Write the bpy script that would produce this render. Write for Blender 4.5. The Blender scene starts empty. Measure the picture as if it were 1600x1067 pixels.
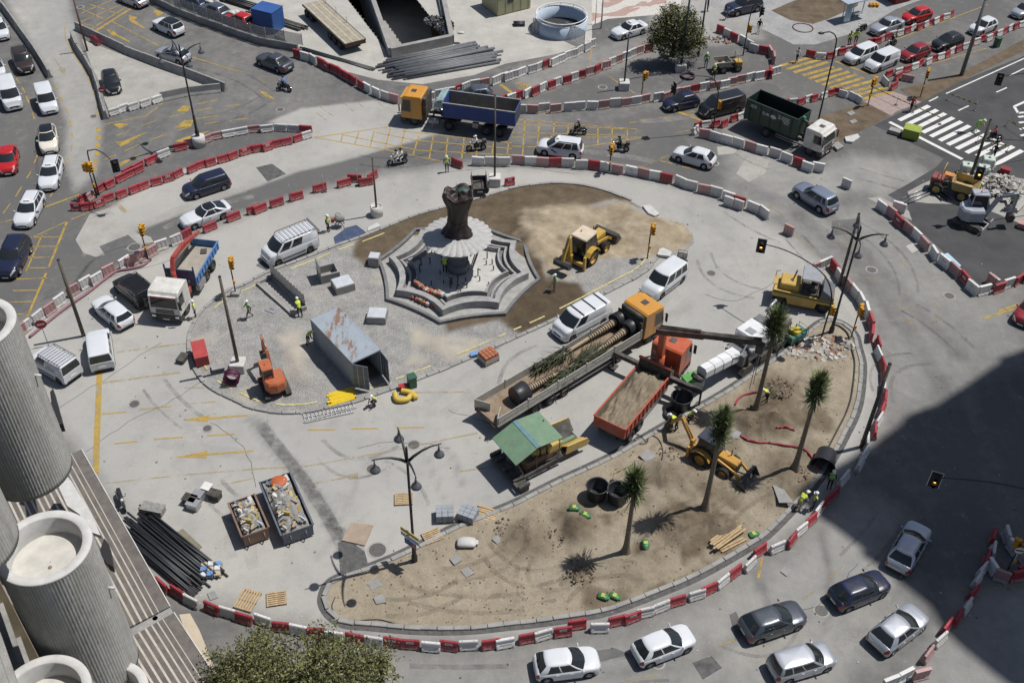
import bpy,bmesh,math,random
import numpy as np
from math import cos,sin,radians,atan2,sqrt,exp,pi
from mathutils import Vector,Vector as Vc,Matrix
random.seed(7)
SC = bpy.context.scene
COL = SC.collection
# ------------------------------------------------------------------ camera, sky, sun, exposure
CAM_F,CAM_PITCH,CAM_ROLL,CAM_H = 1676.63,radians(41.917),radians(1.184),55.857
PW,PH = 1600.0,1067.0
_up = Vc((0,sin(CAM_PITCH),cos(CAM_PITCH)))
_fw = Vc((0,cos(CAM_PITCH),-sin(CAM_PITCH)))
_rt = Vc((1,0,0))
_r2 = _rt * cos(CAM_ROLL) + _up * sin(CAM_ROLL)
_u2 = -_rt * sin(CAM_ROLL) + _up * cos(CAM_ROLL)
cam_d = bpy.data.cameras.new("camera")
cam_d.sensor_width = 36.0
cam_d.sensor_fit = 'HORIZONTAL'
cam_d.lens = CAM_F / PW * 36.0
cam_d.clip_start = 0.5
cam_d.clip_end = 3000
cam = bpy.data.objects.new("camera",cam_d)
COL.objects.link(cam)
_m = Matrix((_r2,_u2,-_fw)).transposed().to_4x4()
_m.translation = Vc((0,0,CAM_H))
cam.matrix_world = _m
SC.camera = cam
SUN_AZ,SUN_EL = radians(18.5),radians(64.3)     # azimuth measured from +x towards +y
world = bpy.data.worlds.new("World")
SC.world = world
world.use_nodes = True
_nt = world.node_tree
_bg = _nt.nodes["Background"]
_sky = _nt.nodes.new("ShaderNodeTexSky")
_sky.sky_type = 'NISHITA'
_sky.sun_disc = False
_sky.sun_elevation = SUN_EL
_sky.sun_rotation = pi / 2 - SUN_AZ
_sky.air_density = 1.0
_sky.dust_density = 1.2
_nt.links.new(_sky.outputs[0],_bg.inputs[0])
_bg.inputs[1].default_value = 0.066
sun_d = bpy.data.lights.new("sun",'SUN')
sun_d.energy = 4.5
sun_d.angle = radians(0.53)
sun_d.color = (1.0,0.965,0.91)
sun = bpy.data.objects.new("sun",sun_d)
COL.objects.link(sun)
SUN_DIR = Vc((cos(SUN_EL) * cos(SUN_AZ),cos(SUN_EL) * sin(SUN_AZ),sin(SUN_EL)))
sun.rotation_euler = SUN_DIR.to_track_quat('Z','Y').to_euler()
sun.location = (60,60,120)
SC.view_settings.view_transform = 'Standard'
SC.view_settings.look = 'None'
SC.view_settings.exposure = 0.0
SC.view_settings.gamma = 1.0
SC.view_settings.use_curve_mapping = False
SC.cycles.max_bounces = 6
SC.cycles.diffuse_bounces = 3
SC.cycles.glossy_bounces = 3
SC.cycles.transparent_max_bounces = 6
# ------------------------------------------------------------------ survey: site plan points read from the photograph
def G(u,v,z=0.0):
 """site plan point (metres) at height z for a surveyed photograph point"""
 d = _fw + _r2 * ((u - PW / 2) / CAM_F) - _u2 * ((v - PH / 2) / CAM_F)
 t = (z - CAM_H) / d.z
 return Vc((d.x * t,d.y * t,z))
ORG = {}
for _i in range(16):
 ORG[_i + 1] = ((_i % 4) * 400,(0,260,530,797)[_i // 4])
KS = 1581.0 / 400.0
def C(k,x,y):
 o = ORG[k]
 return (o[0] + x / KS,o[1] + y / KS)
def GC(k,x,y,z=0.0):
 return G(*C(k,x,y),z)
def heading(p,d,z=0.0):
 """plan angle of photo direction d at photo point p"""
 a = G(p[0] - d[0] * .01,p[1] - d[1] * .01,z); b = G(p[0] + d[0] * .01,p[1] + d[1] * .01,z)
 return atan2(b.y - a.y,b.x - a.x)
# ------------------------------------------------------------------ materials
MATS = {}
def M(name,rgb=None,rough=.6,metal=0.0,var=.12,scale=1.5,bump=0.0,coat=0.0,spec=.5,fine=0.0,alpha=None,trans=0.0):
 if name in MATS:
  return MATS[name]
 m = bpy.data.materials.new(name)
 m.use_nodes = True
 nt = m.node_tree
 b = nt.nodes["Principled BSDF"]
 b.inputs["Roughness"].default_value = rough
 b.inputs["Metallic"].default_value = metal
 b.inputs["Specular IOR Level"].default_value = spec
 b.inputs["Coat Weight"].default_value = coat
 b.inputs["Coat Roughness"].default_value = .05
 if trans:
  b.inputs["Transmission Weight"].default_value = trans
 col = (*rgb,1)
 if var > 0:
  geo = nt.nodes.new("ShaderNodeNewGeometry")
  n1 = nt.nodes.new("ShaderNodeTexNoise")
  n1.inputs["Scale"].default_value = scale
  n1.inputs["Detail"].default_value = 5
  n1.inputs["Roughness"].default_value = .65
  nt.links.new(geo.outputs["Position"],n1.inputs["Vector"])
  mr = nt.nodes.new("ShaderNodeMapRange")
  mr.inputs[1].default_value = .3; mr.inputs[2].default_value = .7
  mr.inputs[3].default_value = 1 - var; mr.inputs[4].default_value = 1 + var
  nt.links.new(n1.outputs["Fac"],mr.inputs[0])
  mx = nt.nodes.new("ShaderNodeMix"); mx.data_type = 'RGBA'; mx.blend_type = 'MULTIPLY'
  mx.inputs[0].default_value = 1
  mx.inputs[6].default_value = col
  nt.links.new(mr.outputs[0],mx.inputs[7])
  res = mx.outputs[2]
  if name.split("_")[0] in ("machine","roller","paver","excavator","lorry","bed","dropside","cab","crane","bucket","chassis","tank","skip","headboard","dark","canopy","dumper","boom","steel","rubber","side","hood"):
   n3 = nt.nodes.new("ShaderNodeTexNoise"); n3.inputs["Scale"].default_value = 1.7; n3.inputs["Detail"].default_value = 7; n3.inputs["Roughness"].default_value = .75
   nt.links.new(geo.outputs["Position"],n3.inputs["Vector"])
   m3 = nt.nodes.new("ShaderNodeMapRange"); m3.inputs[1].default_value = .42; m3.inputs[2].default_value = .72; m3.inputs[3].default_value = .04; m3.inputs[4].default_value = .5
   nt.links.new(n3.outputs["Fac"],m3.inputs[0])
   m4 = nt.nodes.new("ShaderNodeMix"); m4.data_type = 'RGBA'; m4.inputs[7].default_value = (.24,.21,.17,1)
   nt.links.new(m3.outputs[0],m4.inputs[0]); nt.links.new(res,m4.inputs[6]); res = m4.outputs[2]
  nt.links.new(res,b.inputs["Base Color"])
  if bump:
   n2 = nt.nodes.new("ShaderNodeTexNoise")
   n2.inputs["Scale"].default_value = fine or scale * 8
   n2.inputs["Detail"].default_value = 4
   nt.links.new(geo.outputs["Position"],n2.inputs["Vector"])
   bp = nt.nodes.new("ShaderNodeBump")
   bp.inputs["Strength"].default_value = bump
   bp.inputs["Distance"].default_value = .05
   nt.links.new(n2.outputs["Fac"],bp.inputs["Height"])
   nt.links.new(bp.outputs[0],b.inputs["Normal"])
 else:
  b.inputs["Base Color"].default_value = col
 m.diffuse_color = col
 MATS[name] = m
 return m
class NB:
 """small helper for node graphs"""
 def __init__(s,name):
  s.m = bpy.data.materials.new(name); s.m.use_nodes = True
  s.nt = s.m.node_tree; s.b = s.nt.nodes["Principled BSDF"]
  s.geo = s.nt.nodes.new("ShaderNodeNewGeometry")
  s.pos = s.geo.outputs["Position"]
  MATS[name] = s.m
 def link(s,a,b): s.nt.links.new(a,b)
 def noise(s,scale,detail=4,rough=.6,vec=None,dist=0):
  n = s.nt.nodes.new("ShaderNodeTexNoise")
  n.inputs["Scale"].default_value = scale; n.inputs["Detail"].default_value = detail
  n.inputs["Roughness"].default_value = rough; n.inputs["Distortion"].default_value = dist
  s.link(vec or s.pos,n.inputs["Vector"])
  return n.outputs["Fac"]
 def voro(s,scale,vec=None,feature='F1',out="Distance"):
  n = s.nt.nodes.new("ShaderNodeTexVoronoi"); n.feature = feature
  n.inputs["Scale"].default_value = scale
  s.link(vec or s.pos,n.inputs["Vector"])
  return n.outputs[out]
 def ramp(s,fac,a,b,lo=0.,hi=1.):
  n = s.nt.nodes.new("ShaderNodeMapRange"); n.clamp = True
  n.inputs[1].default_value = a; n.inputs[2].default_value = b
  n.inputs[3].default_value = lo; n.inputs[4].default_value = hi
  s.link(fac,n.inputs[0]); return n.outputs[0]
 def math(s,op,a,b=None):
  n = s.nt.nodes.new("ShaderNodeMath"); n.operation = op
  for i,x in enumerate((a,b)):
   if x is None: continue
   if isinstance(x,(int,float)): n.inputs[i].default_value = x
   else: s.link(x,n.inputs[i])
  return n.outputs[0]
 def mix(s,fac,a,b,mode='MIX'):
  n = s.nt.nodes.new("ShaderNodeMix"); n.data_type = 'RGBA'; n.blend_type = mode
  for i,x in ((0,fac),(6,a),(7,b)):
   if isinstance(x,(int,float)): n.inputs[i].default_value = x
   elif isinstance(x,tuple): n.inputs[i].default_value = (*x,1)
   else: s.link(x,n.inputs[i])
  return n.outputs[2]
 def attr(s,name):
  n = s.nt.nodes.new("ShaderNodeAttribute"); n.attribute_name = name
  return n
 def mapping(s,scale=(1,1,1),rot=0):
  n = s.nt.nodes.new("ShaderNodeMapping"); n.inputs["Scale"].default_value = scale
  n.inputs["Rotation"].default_value = (0,0,rot)
  s.link(s.pos,n.inputs["Vector"]); return n.outputs[0]
 def color(s,c): s.link(c,s.b.inputs["Base Color"])
 def rough(s,r):
  if isinstance(r,(int,float)): s.b.inputs["Roughness"].default_value = r
  else: s.link(r,s.b.inputs["Roughness"])
 def bump(s,h,strength=.3,dist=.05):
  n = s.nt.nodes.new("ShaderNodeBump"); n.inputs["Strength"].default_value = strength
  n.inputs["Distance"].default_value = dist
  s.link(h,n.inputs["Height"]); s.link(n.outputs[0],s.b.inputs["Normal"])
 def alpha(s,a): s.link(a,s.b.inputs["Alpha"])
# ------------------------------------------------------------------ mesh builder
def frame_from(p0,p1):
 d = (Vc(p1) - Vc(p0)).normalized()
 a = Vc((0,0,1)) if abs(d.z) < .9 else Vc((1,0,0))
 s = d.cross(a).normalized(); t = s.cross(d).normalized()
 return d,s,t
class MB:
 def __init__(s): s.v = []; s.f = []; s.mi = []; s.cur = 0; s.sm = []; s.smooth = False
 def mat(s,i): s.cur = i; return s
 def sh(s,b=True): s.smooth = b; return s
 def addf(s,f): s.f.append(f); s.mi.append(s.cur); s.sm.append(s.smooth)
 def box(s,x0,x1,y0,y1,z0,z1,mx=None):
  b = len(s.v)
  P = [(x,y,z) for z in (z0,z1) for y in (y0,y1) for x in (x0,x1)]
  if mx is not None: P = [tuple(mx @ Vc(p)) for p in P]
  s.v += P
  for f in ((0,2,3,1),(4,5,7,6),(0,1,5,4),(2,6,7,3),(0,4,6,2),(1,3,7,5)):
   s.addf(tuple(b + i for i in f))
  return s
 def obox(s,c,size,rz=0.0,rx=0.0,ry=0.0):
  m = Matrix.Translation(Vc(c)) @ Matrix.Rotation(rz,4,'Z') @ Matrix.Rotation(ry,4,'Y') @ Matrix.Rotation(rx,4,'X')
  a,b,d = (q / 2 for q in size)
  return s.box(-a,a,-b,b,-d,d,m)
 def bbox(s,x0,x1,y0,y1,z0,z1,r=.04,mx=None):
  """box with chamfered vertical and top edges"""
  ring = lambda i,z: [(x0 + i,y0 + r + 0 * i,z),(x0 + r,y0 + i,z),(x1 - r,y0 + i,z),(x1 - i,y0 + r,z),(x1 - i,y1 - r,z),(x1 - r,y1 - i,z),(x0 + r,y1 - i,z),(x0 + i,y1 - r,z)]
  rings = [ring(0,z0),ring(0,z1 - r),ring(r * .7,z1)]
  if mx is not None: rings = [[tuple(mx @ Vc(p)) for p in q] for q in rings]
  return s.loft(rings)
 def bar(s,p0,p1,w,h):
  """rectangular bar between two points"""
  d,a,t = frame_from(p0,p1)
  b = len(s.v)
  for p in (Vc(p0),Vc(p1)):
   for i,j in ((-1,-1),(1,-1),(1,1),(-1,1)):
    s.v.append(tuple(p + a * (i * w / 2) + t * (j * h / 2)))
  for f in ((0,1,2,3),(7,6,5,4),(0,4,5,1),(1,5,6,2),(2,6,7,3),(3,7,4,0)):
   s.addf(tuple(b + i for i in f))
  return s
 def ring(s,pts):
  b = len(s.v); s.v += [tuple(p) for p in pts]; return list(range(b,b + len(pts)))
 def loft(s,rings,cap0=True,cap1=True,closed=True):
  ids = [s.ring(r) for r in rings]; n = len(ids[0])
  for a,b in zip(ids,ids[1:]):
   for i in range(n if closed else n - 1):
    j = (i + 1) % n
    s.addf((a[i],a[j],b[j],b[i]))
  sm = s.smooth; s.smooth = False
  if cap0: s.addf(tuple(reversed(ids[0])))
  if cap1: s.addf(tuple(ids[-1]))
  s.smooth = sm
  return s
 def cyl(s,p0,p1,r0,r1=None,n=12,caps=True):
  if r1 is None: r1 = r0
  d,a,t = frame_from(p0,p1)
  R = []
  for p,r in ((Vc(p0),r0),(Vc(p1),r1)):
   R.append([p + a * (cos(2 * pi * i / n) * r) - t * (sin(2 * pi * i / n) * r) for i in range(n)])
  sm = s.smooth; s.smooth = True
  s.loft(R,caps,caps); s.smooth = sm
  return s
 def tube(s,path,r,n=8,caps=True):
  path = [Vc(p) for p in path]; R = []
  rr = r if isinstance(r,(list,tuple)) else [r] * len(path)
  ref = None
  for i,p in enumerate(path):
   d = (path[min(i + 1,len(path) - 1)] - path[max(i - 1,0)]).normalized()
   if ref is None:
    ref = Vc((0,0,1)) if abs(d.z) < .9 else Vc((1,0,0))
   a = d.cross(ref)
   if a.length < 1e-5: a = d.cross(Vc((0,1,0)))
   a.normalize(); t = a.cross(d).normalized(); ref = t
   R.append([p + a * (cos(2 * pi * k / n) * rr[i]) - t * (sin(2 * pi * k / n) * rr[i]) for k in range(n)])
  sm = s.smooth; s.smooth = True
  s.loft(R,caps,caps); s.smooth = sm
  return s
 def lathe(s,prof,c=(0,0,0),n=20,axis='Z',caps=True):
  R = []
  for r,z in prof:
   ring = []
   for i in range(n):
    a = 2 * pi * i / n
    q = (cos(a) * r,sin(a) * r,z)
    if axis == 'X': q = (q[2],q[0],q[1])
    if axis == 'Y': q = (q[1],q[2],q[0])
    ring.append((q[0] + c[0],q[1] + c[1],q[2] + c[2]))
   R.append(ring)
  sm = s.smooth; s.smooth = True
  s.loft(R,caps,caps); s.smooth = sm
  return s
 def prism(s,poly,z0,z1):
  A = sum(p[0] * q[1] - q[0] * p[1] for p,q in zip(poly,list(poly[1:]) + [poly[0]]))
  poly = list(poly) if A > 0 else list(reversed(poly))
  return s.loft([[(p[0],p[1],z0) for p in poly],[(p[0],p[1],z1) for p in poly]])
 def prism_y(s,poly,y0,y1):
  """side profile (x, z) extruded across y"""
  A = sum(p[0] * q[1] - q[0] * p[1] for p,q in zip(poly,list(poly[1:]) + [poly[0]]))
  poly = list(reversed(poly)) if A > 0 else list(poly)
  return s.loft([[(p[0],y0,p[1]) for p in poly],[(p[0],y1,p[1]) for p in poly]])
 def prism_x(s,poly,x0,x1):
  A = sum(p[0] * q[1] - q[0] * p[1] for p,q in zip(poly,list(poly[1:]) + [poly[0]]))
  poly = list(poly) if A > 0 else list(reversed(poly))
  return s.loft([[(x0,p[0],p[1]) for p in poly],[(x1,p[0],p[1]) for p in poly]])
 def sheet(s,pts,z=None):
  s.addf(tuple(s.ring([(p[0],p[1],(p[2] if len(p) > 2 else 0) if z is None else z) for p in pts])))
  return s
 def quad(s,*pts): s.addf(tuple(s.ring(pts))); return s
 def sphere(s,c,r,n=10,m=6,sc=(1,1,1)):
  prof = [(sin(pi * k / m) * r + 1e-4,-cos(pi * k / m) * r) for k in range(m + 1)]
  R = [[(c[0] + cos(2 * pi * i / n) * q[0] * sc[0],c[1] + sin(2 * pi * i / n) * q[0] * sc[1],c[2] + q[1] * sc[2]) for i in range(n)] for q in prof]
  sm = s.smooth; s.smooth = True; s.loft(R); s.smooth = sm
  return s
 def torus(s,c,R,r,n=20,m=8,axis='Z',arc=2 * pi):
  rings = []
  for i in range(n):
   a = arc * i / n
   ring = []
   for k in range(m):
    b = 2 * pi * k / m
    q = ((R + r * cos(b)) * cos(a),(R + r * cos(b)) * sin(a),r * sin(b))
    if axis == 'X': q = (q[2],q[0],q[1])
    if axis == 'Y': q = (q[1],q[2],q[0])
    ring.append((q[0] + c[0],q[1] + c[1],q[2] + c[2]))
   rings.append(ring)
  rings.append(rings[0])
  sm = s.smooth; s.smooth = True; s.loft(rings,False,False); s.smooth = sm
  return s
 def mesh(s,name):
  me = bpy.data.meshes.new(name)
  me.from_pydata(s.v,[],s.f)
  me.polygons.foreach_set("material_index",s.mi)
  me.polygons.foreach_set("use_smooth",s.sm)
  me.update()
  return me
 def B(s,name,mats,parent=None):
  return link(name,s.mesh(name),mats,parent)
def link(name,me,mats,parent=None):
 o = bpy.data.objects.new(name,me)
 COL.objects.link(o)
 if not isinstance(mats,(list,tuple)): mats = [mats]
 if len(me.materials) == 0:
  for m in mats: me.materials.append(m)
 else:
  for i,m in enumerate(mats):
   if i < len(o.material_slots) and me.materials[i] is not m:
    o.material_slots[i].link = 'OBJECT'; o.material_slots[i].material = m
 if parent is not None: o.parent = parent
 return o
def tag(o,label=None,cat=None,group=None,kind=None):
 if label: o["label"] = label
 if cat: o["category"] = cat
 if group: o["group"] = group
 if kind: o["kind"] = kind
 return o
def thing(name,label,cat,loc=(0,0,0),rz=0.0,group=None):
 o = bpy.data.objects.new(name,None)
 COL.objects.link(o)
 o.empty_display_size = .3
 o.location = loc; o.rotation_euler = (0,0,rz)
 return tag(o,label,cat,group)
def struct(o): o["kind"] = "structure"; return o
def copy_tree(o,parent=None):
 c = o.copy(); COL.objects.link(c); c.parent = parent
 for ch in o.children: copy_tree(ch,c)
 return c
ORD = "first second third fourth fifth sixth seventh eighth ninth tenth eleventh twelfth thirteenth fourteenth fifteenth sixteenth seventeenth eighteenth nineteenth twentieth".split()
def ordn(i):
 if i <= 20: return ORD[i - 1]
 t,u = divmod(i,10)
 tens = {2: "twenty",3: "thirty",4: "forty"}[t]
 return (tens + "-" + ORD[u - 1]) if u else {2: "twentieth",3: "thirtieth",4: "fortieth"}[t]
def catmull(pts,k=6,closed=False):
 pts = [Vc(p) for p in pts]; out = []; n = len(pts)
 rng = range(n if closed else n - 1)
 for i in rng:
  p0 = pts[(i - 1) % n] if (closed or i > 0) else pts[0]
  p1 = pts[i]; p2 = pts[(i + 1) % n]
  p3 = pts[(i + 2) % n] if (closed or i + 2 < n) else pts[-1]
  for j in range(k):
   t = j / k
   out.append(.5 * ((2 * p1) + (p2 - p0) * t + (2 * p0 - 5 * p1 + 4 * p2 - p3) * t * t + (3 * p1 - p0 - 3 * p2 + p3) * t ** 3))
 if not closed: out.append(pts[-1])
 return out
def polyline_points(pts,n):
 """n points evenly spaced along pts with their directions"""
 pts = [Vc(p) for p in pts]
 L = [0]
 for a,b in zip(pts,pts[1:]): L.append(L[-1] + (b - a).length)
 out = []
 for i in range(n):
  d = L[-1] * (i + .5) / n
  for k in range(len(pts) - 1):
   if d <= L[k + 1] or k == len(pts) - 2:
    t = (d - L[k]) / max(1e-6,L[k + 1] - L[k])
    out.append((pts[k].lerp(pts[k + 1],t),(pts[k + 1] - pts[k]).normalized())); break
 return out
def offset_poly(pts,d,closed=True):
 n = len(pts); out = []
 for i in range(n):
  a = Vc(pts[(i - 1) % n][:2]) if (closed or i > 0) else Vc(pts[0][:2])
  c = Vc(pts[(i + 1) % n][:2]) if (closed or i < n - 1) else Vc(pts[-1][:2])
  t = (c - a).normalized()
  out.append((pts[i][0] - t.y * d,pts[i][1] + t.x * d))
 return out
def in_poly(x,y,poly):
 """numpy point-in-polygon"""
 ins = np.zeros(x.shape,bool); n = len(poly)
 for i in range(n):
  x1,y1 = poly[i][0],poly[i][1]; x2,y2 = poly[(i + 1) % n][0],poly[(i + 1) % n][1]
  if y1 == y2: continue
  c = ((y1 > y) != (y2 > y)) & (x < (x2 - x1) * (y - y1) / (y2 - y1) + x1)
  ins ^= c
 return ins
def poly_sd(x,y,poly,closed=True):
 """signed distance (positive inside)"""
 n = len(poly); d = np.full(x.shape,1e9)
 for i in range(n if closed else n - 1):
  x1,y1 = poly[i][0],poly[i][1]; x2,y2 = poly[(i + 1) % n][0],poly[(i + 1) % n][1]
  dx,dy = x2 - x1,y2 - y1; l2 = dx * dx + dy * dy + 1e-12
  t = np.clip(((x - x1) * dx + (y - y1) * dy) / l2,0,1)
  d = np.minimum(d,np.hypot(x - x1 - t * dx,y - y1 - t * dy))
 if not closed: return -d
 return np.where(in_poly(x,y,poly),d,-d)
def sstep(x,a,b):
 t = np.clip((x - a) / (b - a),0,1); return t * t * (3 - 2 * t)
_NT = {}
def vnoise(x,y,cell,seed=0):
 """smooth value noise 0..1"""
 if seed not in _NT: _NT[seed] = np.random.RandomState(seed).rand(256,256)
 r = _NT[seed]
 u,v = x / cell + 1000,y / cell + 1000
 i,j = np.floor(u).astype(int),np.floor(v).astype(int)
 fu,fv = u - i,v - j
 fu = fu * fu * (3 - 2 * fu); fv = fv * fv * (3 - 2 * fv)
 g = lambda a,b: r[a % 256,b % 256]
 return (g(i,j) * (1 - fu) + g(i + 1,j) * fu) * (1 - fv) + (g(i,j + 1) * (1 - fu) + g(i + 1,j + 1) * fu) * fv
def fbm(x,y,cell,oct=4,seed=0):
 s = 0; a = 1; t = 0
 for k in range(oct):
  s = s + a * vnoise(x,y,cell / 2 ** k,seed + k); t += a; a *= .55
 return s / t
def relief(name,poly,step,zfun,attrs,mat,extra=None):
 """ground relief: a fine grid of cells inside poly"""
 xs = [p[0] for p in poly]; ys = [p[1] for p in poly]
 X = np.arange(min(xs) - step,max(xs) + step,step); Y = np.arange(min(ys) - step,max(ys) + step,step)
 gx,gy = np.meshgrid(X,Y,indexing='ij')
 cx = (gx[:-1,:-1] + step / 2); cy = (gy[:-1,:-1] + step / 2)
 keep = in_poly(cx,cy,poly)
 if extra is not None: keep &= extra(cx,cy)
 used = np.zeros(gx.shape,bool)
 for a in (0,1):
  for b in (0,1):
   used[a:used.shape[0] - 1 + a,b:used.shape[1] - 1 + b] |= keep
 idx = np.full(gx.shape,-1); idx[used] = np.arange(used.sum())
 vx,vy = gx[used],gy[used]; vz = zfun(vx,vy)
 I,J = np.nonzero(keep)
 F = np.stack([idx[I,J],idx[I + 1,J],idx[I + 1,J + 1],idx[I,J + 1]],1)
 me = bpy.data.meshes.new(name)
 me.vertices.add(len(vx)); me.vertices.foreach_set("co",np.stack([vx,vy,vz],1).ravel())
 me.loops.add(F.size); me.loops.foreach_set("vertex_index",F.ravel())
 me.polygons.add(len(F)); me.polygons.foreach_set("loop_start",np.arange(0,F.size,4))
 me.polygons.foreach_set("use_smooth",np.ones(len(F),bool))
 me.update(calc_edges=True)
 for an,fn in attrs.items():
  a = me.attributes.new(an,'FLOAT','POINT'); a.data.foreach_set("value",np.asarray(fn(vx,vy),dtype=np.float32))
 return link(name,me,mat)
# ------------------------------------------------------------------ prototypes that need evaluation (made while the scene is empty)
def text_mesh(txt,size):
 cu = bpy.data.curves.new("lettering",'FONT'); cu.body = txt; cu.size = size; cu.align_x = 'CENTER'; cu.align_y = 'CENTER'
 ob = bpy.data.objects.new("lettering",cu); COL.objects.link(ob)
 me = bpy.data.meshes.new_from_object(ob.evaluated_get(bpy.context.evaluated_depsgraph_get()))
 bpy.data.objects.remove(ob); bpy.data.curves.remove(cu)
 me.materials.clear(); me.materials.append(None)
 return me
TXT = {k: text_mesh(*k) for k in (("EUR",.42),("JCB",.42),("infon",.5),("infon",.42))}
# body joints: name -> (x forward, y left, z, radius)
def joints(pose):
 J = dict(pel=(0,0,.95,.145),spi=(0,0,1.16,.135),che=(0,0,1.38,.155),nek=(.01,0,1.53,.062),hea=(.03,0,1.62,.092),top=(.02,0,1.72,.075),
             sl=(0,.2,1.43,.068),el=(-.03,.27,1.15,.05),wl=(.06,.27,.92,.036),hl=(.09,.26,.84,.042),sr=(0,-.2,1.43,.068),er=(-.03,-.27,1.15,.05),wr=(.06,-.27,.92,.036),hr=(.09,-.26,.84,.042),
             il=(0,.1,.88,.095),kl=(.02,.11,.49,.068),al=(0,.11,.09,.045),tl=(.17,.12,.04,.04),ir=(0,-.1,.88,.095),kr=(.02,-.11,.49,.068),ar=(0,-.11,.09,.045),tr=(.17,-.12,.04,.04))
 if pose == 'walk':
  J.update(kl=(.2,.1,.5,.068),al=(.27,.1,.1,.045),tl=(.44,.1,.08,.04),kr=(-.02,-.1,.48,.068),ar=(-.32,-.1,.14,.045),tr=(-.2,-.1,.04,.04),el=(-.14,.26,1.17,.05),wl=(-.1,.27,.94,.036),hl=(-.07,.27,.86,.042),er=(.12,-.26,1.18,.05),wr=(.3,-.24,1.04,.036),hr=(.38,-.23,1.02,.042))
 if pose == 'work':      # stooping with both arms forward
  J.update(spi=(.12,0,1.12,.135),che=(.32,0,1.25,.155),nek=(.46,0,1.33,.062),hea=(.55,0,1.38,.092),top=(.62,0,1.45,.075),sl=(.34,.2,1.26,.068),el=(.45,.27,1.0,.05),wl=(.62,.2,.86,.036),hl=(.69,.17,.80,.042),sr=(.34,-.2,1.26,.068),er=(.42,-.27,.98,.05),wr=(.58,-.2,.8,.036),hr=(.64,-.17,.73,.042),kl=(.1,.14,.5,.068),kr=(.02,-.14,.49,.068),ar=(-.12,-.14,.09,.045),tr=(.05,-.15,.04,.04))
 if pose == 'crouch':
  J.update(pel=(-.12,0,.42,.145),spi=(-.02,0,.62,.135),che=(.12,0,.82,.155),nek=(.22,0,.95,.062),hea=(.28,0,1.03,.092),top=(.31,0,1.12,.075),sl=(.13,.2,.85,.068),el=(.25,.26,.62,.05),wl=(.44,.18,.5,.036),hl=(.51,.16,.45,.042),sr=(.13,-.2,.85,.068),er=(.25,-.26,.62,.05),wr=(.44,-.18,.48,.036),hr=(.5,-.16,.42,.042),il=(-.08,.11,.38,.095),kl=(.3,.16,.5,.068),al=(.08,.15,.09,.045),tl=(.25,.16,.04,.04),ir=(-.08,-.11,.38,.095),kr=(.3,-.16,.42,.068),ar=(-.02,-.15,.09,.045),tr=(.15,-.16,.04,.04))
 if pose == 'ride':
  J.update(pel=(0,0,.95,.145),spi=(.06,0,1.15,.135),che=(.14,0,1.36,.155),nek=(.2,0,1.5,.062),hea=(.23,0,1.59,.092),top=(.24,0,1.7,.075),sl=(.15,.2,1.4,.068),el=(.34,.29,1.18,.05),wl=(.56,.28,1.1,.036),hl=(.63,.28,1.1,.042),sr=(.15,-.2,1.4,.068),er=(.34,-.29,1.18,.05),wr=(.56,-.28,1.1,.036),hr=(.63,-.28,1.1,.042),il=(.04,.12,.9,.095),kl=(.42,.22,.76,.068),al=(.2,.2,.4,.045),tl=(.36,.2,.34,.04),ir=(.04,-.12,.9,.095),kr=(.42,-.22,.76,.068),ar=(.2,-.2,.4,.045),tr=(.36,-.2,.34,.04))
 return J
BONES = [("pel","spi",0),("spi","che",0),("che","nek",0),("nek","hea",2),("hea","top",2),("che","sl",0),("sl","el",4),("el","wl",4),("wl","hl",2),("che","sr",0),("sr","er",4),("er","wr",4),("wr","hr",2),("pel","il",1),("il","kl",1),("kl","al",1),("al","tl",3),("pel","ir",1),("ir","kr",1),("kr","ar",1),("ar","tr",3)]
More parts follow.
